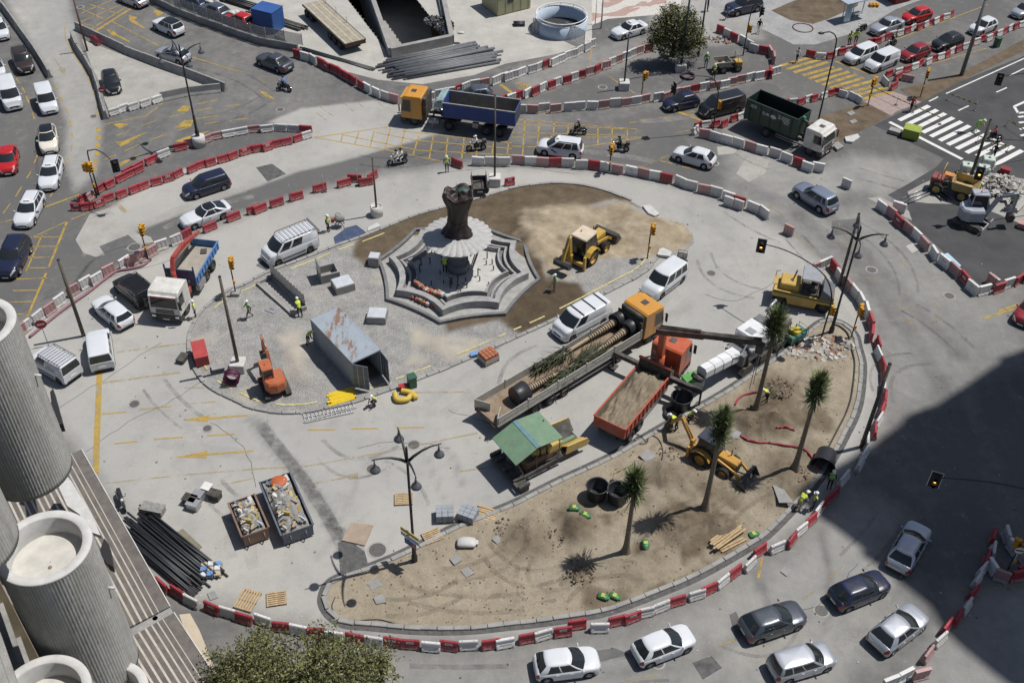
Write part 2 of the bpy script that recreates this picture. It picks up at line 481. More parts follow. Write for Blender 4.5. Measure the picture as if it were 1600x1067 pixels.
def body_mesh(pose):
 J = joints(pose); names = list(J); ix = {n: i for i,n in enumerate(names)}
 me = bpy.data.meshes.new("sk"); me.from_pydata([J[n][:3] for n in names],[(ix[a],ix[b]) for a,b,_ in BONES],[])
 ob = bpy.data.objects.new("sk",me); COL.objects.link(ob)
 md = ob.modifiers.new("s",'SKIN'); md.use_smooth_shade = True
 for n in names:
  sv = me.skin_vertices[0].data[ix[n]]; r = J[n][3]; sv.radius = (r,r * (.8 if n in ('che','spi','pel') else 1)); sv.use_root = (n == 'pel')
 sb = ob.modifiers.new("u",'SUBSURF'); sb.levels = 1; sb.render_levels = 1
 out = bpy.data.meshes.new_from_object(ob.evaluated_get(bpy.context.evaluated_depsgraph_get())); bpy.data.objects.remove(ob)
 m = MB(); m.sh(True); m.v = [tuple(v.co) for v in out.vertices]
 V = {n: Vc(J[n][:3]) for n in names}
 for p in out.polygons:
  c = p.center; best = 9; bi = 0
  for a,b,k in BONES:
   d = V[b] - V[a]; t = max(0,min(1,(c - V[a]).dot(d) / d.length_squared)); q = (c - V[a] - d * t).length - .5 * (J[a][3] * (1 - t) + J[b][3] * t)
   if q < best: best,bi = q,k
  m.cur = bi; m.addf(tuple(p.vertices))
 m.cur = 2; m.sh(False)
 for h,w in (("hl","wl"),("hr","wr")):       # four fingers and a thumb on each hand
  d = (V[h] - V[w]).normalized(); s = d.cross(Vc((0,0,1))); s = s.normalized() if s.length > .1 else Vc((0,1,0))
  for i,l in enumerate((.075,.09,.085,.06)):
   a = V[h] + d * .03 + s * (-.03 + .02 * i); e = a + d * l * .6; m.bar(a,e,.017,.017); m.bar(e,e + d * l * .35 + Vc((0,0,-.03)),.015,.015)
  a = V[h] - s * .035; m.bar(a,a + d * .03 - s * .04,.02,.02)
 f = (V['top'] - V['hea']); hd = V['hea'] + f * .2
 m.bar(hd + Vc((.085,0,.02)),hd + Vc((.115,0,-.015)),.025,.03)
 m.cur = 3
 for y in (-.035,.035): m.box(hd.x + .075,hd.x + .092,y - .012,y + .012,hd.z + .025,hd.z + .04)
 m.box(hd.x + .078,hd.x + .092,-.025,.025,hd.z - .055,hd.z - .045)
 return m.mesh("person"),V
BODY = {p: body_mesh(p) for p in ('stand','walk','work','crouch','ride')}
# ------------------------------------------------------------------ the setting: ground, roads, islands, markings
def PX(s):
 """'u,v u,v ...' photo survey string -> list of tuples"""
 return [tuple(float(q) for q in t.split(',')) for t in s.split()]
def PG(s,z=0.0): return [G(u,v,z) for u,v in PX(s)]
def PC(k,s,z=0.0): return [GC(k,u,v,z) for u,v in PX(s)]
PIT = PG("520,-30 611,89 706,69 628,-30")
dust_zones = [
 (PG("30,515 120,455 290,375 420,322 600,272 700,258 760,256 960,270 1100,298 1200,340 1290,410 1340,460 1365,520 1382,600 1370,660 1330,725 1270,800 1180,868 1000,955 800,1000 600,995 420,968 300,938 230,890 130,720 60,640 0,560 0,500"),1.6,1.0),
 (PG("150,340 200,306 300,258 400,238 485,213 420,190 470,170 585,157 650,166 720,190 690,208 560,246 470,268 330,318 230,356 130,400"),.35,.95),
 (PG("-40,-80 90,-80 118,40 128,90 152,140 160,200 150,270 118,300 100,250 105,190 80,120 35,45"),.6,.8),
 (PG("1130,200 1280,262 1330,240 1420,250 1460,280 1385,310 1330,300 1250,330 1200,345 1110,300 1140,262"),1.5,.55),
 (PG("1200,330 1380,320 1530,460 1600,430 1600,560 1440,640 1385,640 1380,560 1330,440 1250,400"),2.5,.42),
 (PG("330,1000 600,1010 800,1010 1000,975 1190,885 1330,760 1420,800 1440,960 1300,1080 1000,1110 400,1110"),2.0,.50),
 (PG("1490,920 1440,1000 1400,1120 1700,1120 1700,900"),1.5,.5),
 (PG("800,170 900,165 1000,150 1100,130 1200,112 1220,125 1180,145 1010,195 900,235 760,225 640,210 650,180"),2.5,.22),
 (PG("150,-60 260,-40 300,30 450,75 600,158 420,190 300,230 190,262 165,200 260,160 350,140 250,80 120,40"),1.5,.10),
 (PG("770,110 940,70 960,60 1060,60 1030,95 930,118 830,145"),1.5,.40),
 (PG("1000,-60 1150,-60 1190,60 1120,70 1020,60"),1.5,.75),
]
def dust(x,y):
 d = np.zeros(x.shape)
 for poly,w,a in dust_zones:
  d = np.maximum(d,a * sstep(poly_sd(x,y,poly),-w,w))
 n = fbm(x,y,9,5,11)
 d = d + (n - .5) * .35
 # wheel-polished streaks following the ring road
 return np.clip(d,0,1)
def stain(x,y):
 s = np.zeros(x.shape)
 for pts,w,a in tracks:
  sd = -poly_sd(x,y,pts,closed=False)
  s = np.maximum(s,a * (1 - sstep(sd,w * .3,w)))
 return s * (.5 + fbm(x,y,1.5,3,5))
tracks = [(PG(q),w,a) for q,w,a in [
 ("395,655 430,700 470,745 510,800 545,870 550,900",.7,.9),
 ("690,690 710,720 722,760",.25,.5),("660,700 680,740 690,780",.25,.45),
 ("1250,340 1330,400 1420,520 1470,600",1.2,.35),("1290,330 1400,450 1500,560",1.0,.3),
 ("1180,900 1210,960 1200,1000",.5,.5),("1285,830 1297,900 1290,980",.35,.55),
 ("1050,1040 1100,1030 1150,1000",.6,.4),("0,470 60,420 200,370 400,300 600,240",2.4,.35),
 ("20,300 60,240 70,160",1.6,.3),("860,215 1000,190 1200,140",1.8,.3),("300,600 500,560 700,520",1.0,.12),
 ("980,330 1100,350 1200,420",2,.15),("520,250 700,235 900,240 1100,275 1230,320",1.6,.35),
 ("1060,1060 1120,1010 1200,985 1330,930",.5,.3),("850,1070 1000,1048 1150,1000",.5,.25),("1330,1000 1420,900 1440,820",.6,.3),("640,560 720,600 800,700",.3,.25),("420,680 520,660 640,650",.5,.2),("260,640 330,700 420,720",.35,.25),("500,870 540,800 560,740 600,700",.35,.3),("1060,320 1150,380 1200,450",.6,.2),("880,560 960,520 1080,480",.5,.22),("200,540 330,570",.8,.2),("160,640 400,660 700,640",.9,.14),("60,560 200,590",.8,.2)]]
# base surface: worn asphalt under cement dust
nb = NB("dusty_asphalt")
d_at = nb.attr("dust").outputs["Fac"]; s_at = nb.attr("stain").outputs["Fac"]
n_lo = nb.noise(.09,6,.6); n_mid = nb.noise(.9,6,.7); n_fi = nb.noise(14,3,.7)
n_st = nb.noise(.35,5,.65,nb.mapping((1,.22,1),radians(-14)))
fac = nb.math('ADD',d_at,nb.ramp(n_mid,.25,.75,-.17,.17))
fac = nb.math('ADD',fac,nb.ramp(n_st,.3,.7,-.10,.10))
fac = nb.math('SUBTRACT',fac,nb.math('MULTIPLY',s_at,.55))
fac = nb.ramp(fac,0,1)
c = nb.mix(fac,(.114,.1125,.111),(.352,.344,.326))
c = nb.mix(1.0,c,nb.mix(nb.ramp(n_fi,.3,.7),(.86,.86,.86),(1.12,1.12,1.12)),'MULTIPLY')
c = nb.mix(1.0,c,nb.mix(nb.ramp(n_lo,.35,.65),(.90,.905,.915),(1.08,1.075,1.06)),'MULTIPLY')
c = nb.mix(nb.math('MULTIPLY',nb.ramp(nb.noise(2.6,8,.8),.56,.70),.35),c,(.10,.098,.095))
c = nb.mix(nb.math('MULTIPLY',nb.ramp(nb.noise(1.3,8,.78),.58,.72),.4),c,(.42,.41,.39))
spots = nb.ramp(nb.voro(.55),.035,.075,1,0)
spots = nb.math('MULTIPLY',spots,nb.ramp(nb.noise(.21,2),.5,.6))
c = nb.mix(nb.math('MULTIPLY',spots,.7),c,(.05,.048,.045))
nb.color(c); nb.rough(nb.ramp(n_mid,.2,.8,.78,.95)); nb.bump(n_fi,.25,.02)
nb.b.inputs["Specular IOR Level"].default_value = .3
def not_pit(cx,cy): return ~in_poly(cx,cy,offset_pit)
offset_pit = [(p.x,p.y) for p in PIT]
site = [(-82,22),(82,22),(82,150),(-82,150)]
g = relief("ground",site,.4,lambda x,y: (fbm(x,y,14,3,2) - .5) * .0 + 0 * x,{"dust": dust,"stain": stain},MATS["dusty_asphalt"],not_pit)
struct(g)
mb = MB()
for q in ([(-700,-300),(700,-300),(700,22.4),(-700,22.4)],[(-700,149.9),(700,149.9),(700,900),(-700,900)],
          [(-700,22.4),(-81.6,22.4),(-81.6,149.9),(-700,149.9)],[(81.6,22.4),(700,22.4),(700,149.9),(81.6,149.9)]):
 mb.sheet(q,-.01)
struct(mb.B("outer_ground",M("outer_asphalt",(.14,.137,.132),.9,var=.2,scale=.2)))
def sheet_mat(name,a,b,sc=1.2,rough=.9,bump=.2,fine=18,speck=None):
 nb = NB(name)
 n1 = nb.noise(sc,6,.65); n2 = nb.noise(fine,3,.6)
 c = nb.mix(nb.ramp(n1,.3,.7),a,b)
 c = nb.mix(1.0,c,nb.mix(nb.ramp(n2,.3,.7),(.86,.86,.86),(1.14,1.14,1.14)),'MULTIPLY')
 if speck:
  v = nb.ramp(nb.voro(speck[0]),.05,speck[1],1,0)
  c = nb.mix(nb.math('MULTIPLY',v,nb.ramp(nb.noise(.5,2),.45,.6)),c,speck[2])
 nb.color(c); nb.rough(rough); nb.bump(n2,bump,.03)
 nb.b.inputs["Specular IOR Level"].default_value = .3
 return nb.m
sheet_mat("new_asphalt",(.042,.043,.046),(.075,.075,.078),.35,.85)
sheet_mat("patch_asphalt",(.09,.09,.092),(.15,.148,.145),.8)
sheet_mat("concrete_slab",(.27,.26,.24),(.38,.37,.345),.5,.9,.15,9,(1.3,.12,(.2,.19,.17)))
sheet_mat("concrete_pale",(.32,.31,.288),(.44,.425,.395),.4,.9,.15,7,(1.1,.12,(.24,.22,.2)))
sheet_mat("roadbase",(.24,.232,.218),(.35,.34,.32),.45)
sheet_mat("pink_paving",(.26,.20,.19),(.34,.27,.25),1.5)
sheet_mat("tar",(.06,.06,.061),(.13,.128,.125),2.5)
sheet_mat("dark_soil",(.075,.055,.036),(.16,.125,.088),.7,.95,.6,7)
sheet_mat("kerb_stone",(.22,.217,.21),(.33,.325,.31),.8)
sheet_mat("grey_concrete",(.20,.198,.193),(.32,.316,.305),.9,.85,.2,12)
sheet_mat("white_dust",(.5,.5,.49),(.62,.62,.6),.8)
nb = NB("paving_blocks")
n = nb.nt.nodes.new("ShaderNodeTexBrick"); nb.link(nb.mapping((1,1,1),.35),n.inputs["Vector"])
n.inputs["Scale"].default_value = 2.2; n.inputs["Color1"].default_value = (.26,.265,.275,1); n.inputs["Color2"].default_value = (.33,.335,.34,1)
n.inputs["Mortar"].default_value = (.2,.2,.2,1); n.inputs["Mortar Size"].default_value = .012
nb.color(nb.mix(1.0,n.outputs["Color"],nb.mix(nb.ramp(nb.noise(.5,5),.3,.7),(.8,.8,.8),(1.15,1.13,1.1)),'MULTIPLY')); nb.rough(.9)
nb = NB("plaza_tiles")
v = nb.nt.nodes.new("ShaderNodeTexVoronoi"); nb.link(nb.pos,v.inputs["Vector"]); v.inputs["Scale"].default_value = .33
sel = nb.ramp(nb.noise(.16,2,.5,None,1.5),.52,.54)
c = nb.mix(sel,(.50,.475,.44),(.36,.25,.215))
nb.color(nb.mix(1.0,c,nb.mix(nb.ramp(nb.noise(2.5,4),.3,.7),(.88,.88,.88),(1.1,1.1,1.1)),'MULTIPLY')); nb.rough(.85)
def area(name,pts,mat,z):
 o = MB().sheet([(p[0],p[1]) for p in pts],z).B(name,MATS[mat]); return struct(o)
area("concrete_apron",PG("128,62 150,70 240,105 355,142 250,152 175,182 160,150 145,110"),"concrete_slab",.004)
area("works_yard",PG("250,-60 335,0 400,40 470,76 540,112 590,125 660,132 740,118 790,100 870,85 925,65 925,-60 635,-60 628,-30 706,69 611,89 520,-30 500,-60"),"concrete_pale",.004)
area("yard_path",PG("470,78 500,95 545,118 600,135 680,132 760,120 800,106 800,113 740,130 680,142 620,148 590,140 545,124 490,100"),"patch_asphalt",.008)
area("plaza",PG("925,-60 925,40 950,30 1010,25 1060,20 1080,-60"),"plaza_tiles",.004)
area("pavement",PG("1120,-60 1110,10 1200,50 1240,70 1275,70 1340,50 1400,15 1440,0 1520,-40 1520,-60"),"paving_blocks",.004)
area("planting_bed",PG("1205,17 1240,2 1320,-20 1345,-8 1340,10 1295,30 1270,38 1235,32"),"dark_soil",.012)
area("new_road",PG("1387,305 1420,287 1462,262 1475,248 1365,196 1440,160 1500,128 1600,88 1720,40 1720,420 1600,432 1535,450 1420,345 1418,322"),"new_asphalt",.004)
area("rubble_pad",PG("1418,300 1440,288 1470,275 1520,265 1600,280 1640,300 1640,345 1600,352 1560,335 1520,320 1450,318 1425,315"),"roadbase",.008)
area("footpath",PG("1350,160 1365,150 1395,143 1440,160 1400,175 1392,181"),"pink_paving",.008)
area("central_reserve",PG("1405,140 1440,160 1500,128 1600,80 1720,30 1720,0 1600,62 1500,115"),"dark_soil",.012)
area("truck_bed_soil",PG("1280,183 1352,160 1392,181 1300,228"),"dark_soil",.012)
for _k,(q,m) in enumerate([("118,375 140,335 170,325 190,345 215,365 235,370 240,378 150,402 130,395","concrete_slab"),
             ("155,385 200,367 215,380 190,392 165,400","patch_asphalt"),("400,262 425,256 447,272 418,284","tar"),
             ("1082,1035 1112,1024 1128,1043 1098,1061","tar"),("1150,272 1165,248 1205,243 1195,272 1170,285","concrete_slab"),
             ("1300,345 1338,342 1342,365 1302,368","patch_asphalt"),("1120,230 1155,228 1148,240 1122,243","concrete_slab"),
             ("528,848 545,842 570,862 575,880 532,900","tar"),("1355,310 1375,308 1420,330 1425,345 1405,335","roadbase"),
             ("840,560 880,540 890,548 850,568","concrete_slab"),("1415,385 1430,378 1440,388 1425,396","concrete_pale"),
             ("400,415 470,355 480,340 500,360 490,400 420,425","patch_asphalt"),("905,1020 960,1012 985,1022 930,1034","patch_asphalt"),("1140,960 1150,955 1165,990 1150,1000","patch_asphalt")]):
 area("repair_patch",PG(q),m,.005 + .0012 * _k)
# ramp pit with concrete walls, sunk into the yard
def wall_strip(mb,pts,w,z0,z1,closed=False):
 a = offset_poly(pts,w / 2,closed); b = offset_poly(pts,-w / 2,closed)
 n = len(pts)
 R = []
 for i in range(n):
  R.append([(a[i][0],a[i][1],z0),(b[i][0],b[i][1],z0),(b[i][0],b[i][1],z1),(a[i][0],a[i][1],z1)])
 if closed: R.append(R[0])
 mb.loft(R,not closed,not closed); return mb
struct(MB().sheet([(p.x,p.y) for p in [PIT[0] + Vc((-4,30,0)),PIT[1],PIT[2],PIT[3] + Vc((0,30,0))]],-5.0).B("ramp_floor",MATS["roadbase"]))
# --- painted markings
def paint(name,rgb,lo,hi):
 nb = NB(name)
 n1 = nb.noise(1.1,6,.7); n2 = nb.noise(9,4,.7)
 nb.color(nb.mix(nb.ramp(n2,.3,.7),tuple(q * .8 for q in rgb),rgb)); nb.rough(.8)
 a = nb.ramp(nb.math('ADD',nb.math('MULTIPLY',n1,.6),nb.math('MULTIPLY',n2,.4)),lo,hi)
 nb.alpha(nb.math('MULTIPLY',a,.9))
 return nb.m
paint("yellow_paint",(.46,.31,.065),.36,.52)
paint("yellow_worn",(.42,.31,.12),.44,.62)
paint("white_paint",(.75,.75,.74),.2,.4)
ROAD = g
def mark(k,pts,w,m="yellow_paint",name="lane_line"):
 mb = MB()
 P = [GC(k,*p) for p in pts]
 for a,b in zip(P,P[1:]):
  d = (b - a).normalized(); n = Vc((-d.y,d.x,0)) * w / 2
  mb.sheet([a + n,a - n,b - n,b + n],.014)
 o = mb.B(name,MATS[m]); o.parent = ROAD; return o
def mpoly(k,pts,m="yellow_paint",name="arrow_marking"):
 o = MB().sheet([GC(k,*p) for p in pts],.014).B(name,MATS[m]); o.parent = ROAD
def lines(k,s,w,m="yellow_paint",name="lane_line"):
 for seg in s.split('|'):
  mark(k,PX(seg.strip()),w,m,name)
mark(9,PX("615,200 590,840"),.42,"yellow_paint")
lines(9,"720,80 1150,25|635,270 1110,205",.2,"yellow_worn")
lines(9,"630,462 780,448|855,435 1060,412|705,645 850,630|950,618 1130,605|1280,595 1450,585",.13)
lines(9,"1140,300 1260,300|1170,398 1330,385|640,890 1060,845|1100,840 1581,800|1340,905 1581,855",.12,"yellow_worn")
mpoly(9,PX("1120,500 1290,468 1290,482 1530,465 1530,474 1290,495 1285,510"))
mpoly(9,PX("1083,727 1280,688 1280,704 1565,685 1565,694 1280,718 1275,736"))
lines(10,"320,560 490,558|590,553 755,550|865,547 1040,543",.13)
lines(10,"280,790 780,700|780,700 1370,578|350,890 550,855|1260,815 1480,785|900,330 1290,325|0,800 200,790",.15,"yellow_worn")
mpoly(10,PX("565,835 630,825 630,860 570,870"),"yellow_worn")
lines(16,"460,345 380,415|290,495 215,550|1150,495 1581,470",.12,"yellow_worn")
lines(15,"1545,295 1520,420",.16); lines(15,"1380,800 1250,850|700,1050 900,1020",.12,"yellow_worn")
lines(8,"440,345 440,415|470,385 490,425|430,445 620,610|710,480 770,535|810,575 870,635|935,710 985,770|1030,835 1080,915|860,935 895,1010|1000,715 1065,690|1035,820 1100,800|740,900 900,870|1000,960 1055,935|780,800 830,860|830,960 930,940|580,690 710,690",.11,"yellow_worn")
lines(8,"1420,895 1570,845|1330,940 1520,880",.2); lines(8,"0,245 95,300|180,430 340,570",.2,"yellow_worn")
lines(5,"415,340 300,625|285,660 160,950 100,990|260,260 490,175",.2)
lines(5,"260,425 160,650|200,440 415,340|180,440 365,435|160,497 345,494|160,565 305,562|160,628 300,627|50,700 290,690|80,768 230,766|30,840 205,835|70,915 170,912|440,330 560,280",.12)
lines(5,"165,75 190,35|95,190 135,125|20,290 65,230|310,190 325,165|0,350 80,330",.12)
lines(5,"715,220 775,285",.4,"yellow_worn")
lines(1,"100,485 125,520|135,540 155,575|160,595 182,640|200,695 212,735|340,520 358,560|370,590 388,630|405,665 420,705|432,740 440,780|443,815 447,850|445,890 440,935|425,975 415,1015|230,960 212,1010",.13)
mark(1,PX("400,165 405,240 450,330 520,430 570,540 600,640 610,720"),.1)
for y0,xx in ((790,608),(840,608),(890,604),(938,599),(985,592),(1030,583)):
 lines(1,"%d,%d %d,%d" % (xx,y0,xx - 1,y0 + 26),.45,name="give_way_block")
mpoly(1,PX("655,183 705,195 720,212 803,258 800,265 715,224 690,222"),name="arrow_marking")
mpoly(1,PX("795,95 850,110 828,126 895,176 890,182 815,140 800,130"),name="arrow_marking")
mpoly(1,PX("950,60 1010,80 1000,95 975,102 955,85"),name="arrow_marking")
mpoly(1,PX("330,362 340,368 382,418 405,425 402,470 360,430 372,424"),"yellow_worn")
lines(1,"590,195 810,55",.35); lines(1,"565,180 780,45|500,85 690,5|505,135 760,25|520,150 590,165|555,30 720,85|510,60 660,130",.15)
lines(1,"690,135 980,285|1185,355 1500,450",.13); lines(1,"1190,260 1290,290|1430,330 1530,355|870,105 930,140",.13,"yellow_worn")
lines(1,"1220,645 1340,620|1390,660 1480,648|1220,685 1310,670|1045,725 1140,700|870,780 970,745|720,840 800,808|1190,740 1345,712|1260,770 1360,752|1435,742 1530,735|1095,808 1180,785|930,865 1030,830|770,935 855,895|640,990 715,958|640,770 900,720 1000,640",.13)
for q in ("1090,690 1130,655 1180,658 1160,690","1075,795 1140,745 1195,743 1180,782","700,770 735,762 795,770 740,797","715,878 765,872 915,812 785,890 745,906","675,1015 740,1008 885,942 755,1022 715,1042","1080,875 1130,853 1300,808 1180,872 1150,882"):
 mpoly(1,PX(q))
lines(2,"535,835 525,875|635,820 610,890|730,810 705,905|830,795 795,925|920,805 895,900|1005,840 970,960|1095,840 1070,980|1185,850 1170,970|1285,855 1270,980|1370,880 1360,970|1470,875 1455,965|1560,880 1550,960|360,850 820,785|360,850 820,930 1150,1000|530,832 1000,930 1581,960|740,820 1000,870 1581,920|900,810 1581,885",.13,name="box_junction_line")
lines(2,"395,660 478,720|370,695 435,745|550,645 605,690|630,635 665,665|750,630 800,670|0,485 75,520|210,590 280,630",.12,"yellow_worn")
mpoly(2,PX("15,560 60,572 75,585 115,612 105,615 60,600 50,590"))
lines(2,"1510,525 1581,575",.4)
lines(3,"0,735 770,800|0,768 715,798|0,820 700,838|0,850 805,850|0,905 180,910|440,910 820,850|80,740 65,960|170,745 150,960|260,755 255,840|348,765 345,830|530,780 530,890|620,790 615,870|712,797 712,865",.13,name="box_junction_line")
lines(3,"905,730 995,718|725,760 820,748|1080,700 1125,690|915,995 990,1012|1050,1030 1140,1048|0,705 300,690 640,655 900,630|0,490 370,355 500,290|480,380 490,310 520,270|590,470 760,580",.12)
lines(3,"1020,690 1175,748",.35); lines(3,"790,1035 970,960|1000,825 1110,805",.25,"yellow_worn")
for q in ("20,520 60,510 75,530 40,545 60,560 30,570","62,515 70,550 95,550 90,520","85,520 120,515 105,540 125,555 95,560"):
 mark(3,PX(q),.14,"yellow_paint","road_lettering")
lines(4,"75,410 265,355|115,430 320,370|160,450 370,385|215,468 405,415|250,488 455,425|295,508 500,445|335,528 545,462|385,545 590,482|470,550 650,500|520,572 690,520|545,590 735,540|580,615 770,565",.48,"yellow_paint","crossing_stripe")
lines(4,"810,745 995,655|860,770 1045,680|910,795 1095,702|955,820 1145,728|1005,845 1195,752|1060,870 1245,778|1110,895 1300,805|1165,920 1345,832|1225,945 1400,860|1290,965 1450,885|1330,1000 1515,905|1380,1030 1570,930",.5,"white_paint","crossing_stripe")
lines(4,"750,755 1200,985",.4,"white_paint"); lines(4,"1100,580 1700,310|995,628 1050,600|1410,572 1475,543|1490,470 1581,425|1175,685 1240,655",.16,"white_paint")
lines(4,"1520,660 1620,615|1520,660 1545,700 1640,690|1545,725 1581,720|1550,760 1581,755|1555,800 1600,790|1560,840 1600,830",.3,"white_paint","hatch_marking")
lines(4,"415,380 680,480",.25); lines(4,"750,262 1360,30|1000,400 1350,300|820,340 1010,260",.12)
# --- kerbs and islands
def kerb(name,pts,w=.28,h=.14,closed=True,mat="kerb_stone"):
 o = struct(bpy.data.objects.new(name,None)); COL.objects.link(o)
 P = [Vc((p[0],p[1],0)) for p in pts] + ([Vc((*pts[0],0))] if closed else [])
 n = int(sum((b - a).length for a,b in zip(P,P[1:])) / 1.0); me = MB().bbox(-.49,.49,-w / 2,w / 2,0,h,.03).mesh("kerb_stone")
 for i,(p,d) in enumerate(polyline_points(P,n)):
  k = link("kerb_stone",me,MATS[mat],o); k.location = (p.x + random.gauss(0,.012),p.y + random.gauss(0,.012),random.uniform(-.012,.008)); k.rotation_euler = (0,0,atan2(d.y,d.x))
 return o
ISL_S = [tuple(p[:2]) for p in PG("508,932 515,915 535,903 600,880 660,852 720,822 800,790 870,755 950,718 1000,690 1060,655 1127,618.6 1198,571 1240,540 1282,506 1298,503 1316,507 1333,522 1339,543 1345,568 1344,595 1340,626 1332,651 1319,677 1306,702 1288,732 1268,758 1250,779 1228,802 1195,834 1159,858 1091,896 1028,923 952,951 901,961 838,970 800,974 729,981 653,981 577,975 539,971 519,959 509,944")]
ISL_F = [tuple(p[:2]) for p in PG("295,540 297,558 304,576 319,597 336,610 359,622 380,632 400,639 438,645 476,644 514,637 552,629 590,616 618,606 653,593 704,573 754,551 800,530 871,498 949,457 992,435 1015,419 1025,405 1040,402 1070,392 1084,375 1070,352 1035,342 1012,333 997,321 972,308 926,293 884,287 846,288 800,295 729,316 653,336 564,371 526,384 476,404 425,423 400,435 380,446 354,456 324,478 308,496 297,520")]
isl_s = [tuple(p[:2]) for p in catmull([(*p,0) for p in ISL_S],4,True)]
kerb("kerb",isl_s,.30,.15)
inner = offset_poly(isl_s,.55 if sum(p[0] * q[1] - q[0] * p[1] for p,q in zip(isl_s,isl_s[1:] + isl_s[:1])) > 0 else -.55)
sgn = 1 if sum(p[0] * q[1] - q[0] * p[1] for p,q in zip(isl_s,isl_s[1:] + isl_s[:1])) > 0 else -1
struct(wall_strip(MB(),offset_poly(isl_s,-sgn * .30),.34,-.01,.012,True).B("tar_strip",MATS["tar"]))
n_arc = len(isl_s)
arcR = isl_s[60:100]
struct(wall_strip(MB(),offset_poly(arcR,sgn * .5,False),.09,0,.2,False).B("edging_strip",M("black_rubber",(.02,.02,.022),.6,var=.1)))
isl_f = [tuple(p[:2]) for p in catmull([(*p,0) for p in ISL_F],4,True)]
open_f = isl_f[29 * 4 + 2:] + isl_f[:22 * 4 + 2]
kerb("kerb",open_f,.30,.15,False)
BROWN = [[tuple(p[:2]) for p in PG(q)] for q in ("554,380 552,405 570,418 610,408 660,430 700,520 780,500 795,512 815,522 850,507 905,482 917,465 905,445 855,440 850,420 835,390 845,365 880,335 960,312 1000,324 972,306 926,291 883,285 845,286 800,293 730,314 653,334 564,369",)]
PALE = [tuple(p[:2]) for p in PG("803,350 820,328 900,318 980,322 1015,334 1075,346 1090,375 1065,397 1000,402 960,412 885,430 850,424 830,395")]
DAMP = [tuple(p[:2]) for p in PG("795,514 815,524 850,509 905,484 919,465 905,445 870,440 850,415 838,392 815,345 800,350 815,400 820,440 800,465 780,485")]
GRAV2 = [tuple(p[:2]) for p in PG("872,420 905,407 965,408 1005,418 1000,432 935,462 915,455 905,437")]
moundF = [(G(830,385),2.6,.5),(G(855,345),2.8,.45),(G(1000,365),4.0,.35),(G(700,355),4,.15),(G(690,545),1.6,.35),(G(460,560),1.6,.5),(G(480,595),1.5,.45),(G(570,400),1.5,.3),(G(735,500),1.4,.3),(G(880,370),2,.4)]
FCX,FCY = G(714,424,0.5)[:2]
def zF(x,y):
 z = .09 + (fbm(x,y,1.2,4,21) - .5) * .14
 for c,r,h in moundF:
  z = z + h * np.exp(-((x - c.x) ** 2 + (y - c.y) ** 2) / (r * r * .6)) * (.7 + .6 * fbm(x,y,1.4,3,9))
 pal = sstep(poly_sd(x,y,PALE),-.5,1.2)
 z = z + pal * (fbm(x,y,2.0,4,33) - .42) * .8
 rim = sstep(poly_sd(x,y,isl_f),.0,1.2)
 dF = np.hypot(x - FCX,y - FCY)
 z = .03 + (z - .03) * (.12 + .88 * sstep(dF,5.8,8.2))
 return np.maximum(z * rim,.0) + .02
def aF(x,y):
 b = np.zeros(x.shape)
 for q in BROWN: b = np.maximum(b,sstep(poly_sd(x,y,q),-.35,.35))
 return b * (1 - sstep(poly_sd(x,y,GRAV2),-.2,.3))
def pF(x,y):
 return sstep(poly_sd(x,y,PALE) + (fbm(x,y,2,3,6) - .5) * 2.5,-.5,.8) * (1 - sstep(poly_sd(x,y,GRAV2),-.2,.3))
nb = NB("island_earth")
n1 = nb.noise(.8,6,.65); n2 = nb.noise(9,5,.75); vo = nb.voro(17,None,'F1',"Color"); vd = nb.voro(17)
grav = nb.mix(nb.ramp(n1,.3,.7),(.24,.237,.23),(.36,.353,.338))
sp = nb.nt.nodes.new("ShaderNodeSeparateColor"); nb.link(vo,sp.inputs[0])
grav = nb.mix(1.0,grav,nb.mix(sp.outputs[0],(.72,.72,.73),(1.2,1.195,1.18)),'MULTIPLY')
brown = nb.mix(nb.ramp(n1,.3,.7),(.085,.064,.042),(.158,.123,.084))
brown = nb.mix(1.0,brown,nb.mix(nb.ramp(n2,.3,.7),(.75,.75,.75),(1.2,1.2,1.2)),'MULTIPLY')
pale = nb.mix(nb.ramp(nb.noise(.6,6,.7),.3,.7),(.22,.175,.115),(.44,.37,.275))
c = nb.mix(nb.attr("brown").outputs["Fac"],grav,brown)
c = nb.mix(nb.math('MULTIPLY',nb.attr("damp").outputs["Fac"],.75),c,nb.mix(nb.ramp(n1,.3,.7),(.055,.040,.026),(.10,.076,.05)))
c = nb.mix(nb.attr("pale").outputs["Fac"],c,pale)
conc = nb.ramp(nb.noise(.22,3,.5),.55,.68)
c = nb.mix(nb.math('MULTIPLY',conc,nb.math('SUBTRACT',1.0,nb.math('MAXIMUM',nb.attr("brown").outputs["Fac"],nb.attr("pale").outputs["Fac"]))),c,(.42,.38,.32))
nb.color(c); nb.rough(.95); nb.bump(nb.math('ADD',n2,vd),.7,.06)
nb.b.inputs["Specular IOR Level"].default_value = .2
CULV = [tuple(p[:2]) for p in PC(6,"55,720 235,905 300,890 120,690")]
tag(relief("fountain_island",isl_f,.18,zF,{"brown": aF,"pale": pF,"damp": lambda x,y: sstep(poly_sd(x,y,DAMP) + (fbm(x,y,1.5,3,4) - .5),-.4,.5) * (1 - sstep(poly_sd(x,y,GRAV2),-.2,.3))},MATS["island_earth"],lambda x,y: ~in_poly(x,y,CULV)),kind="structure")
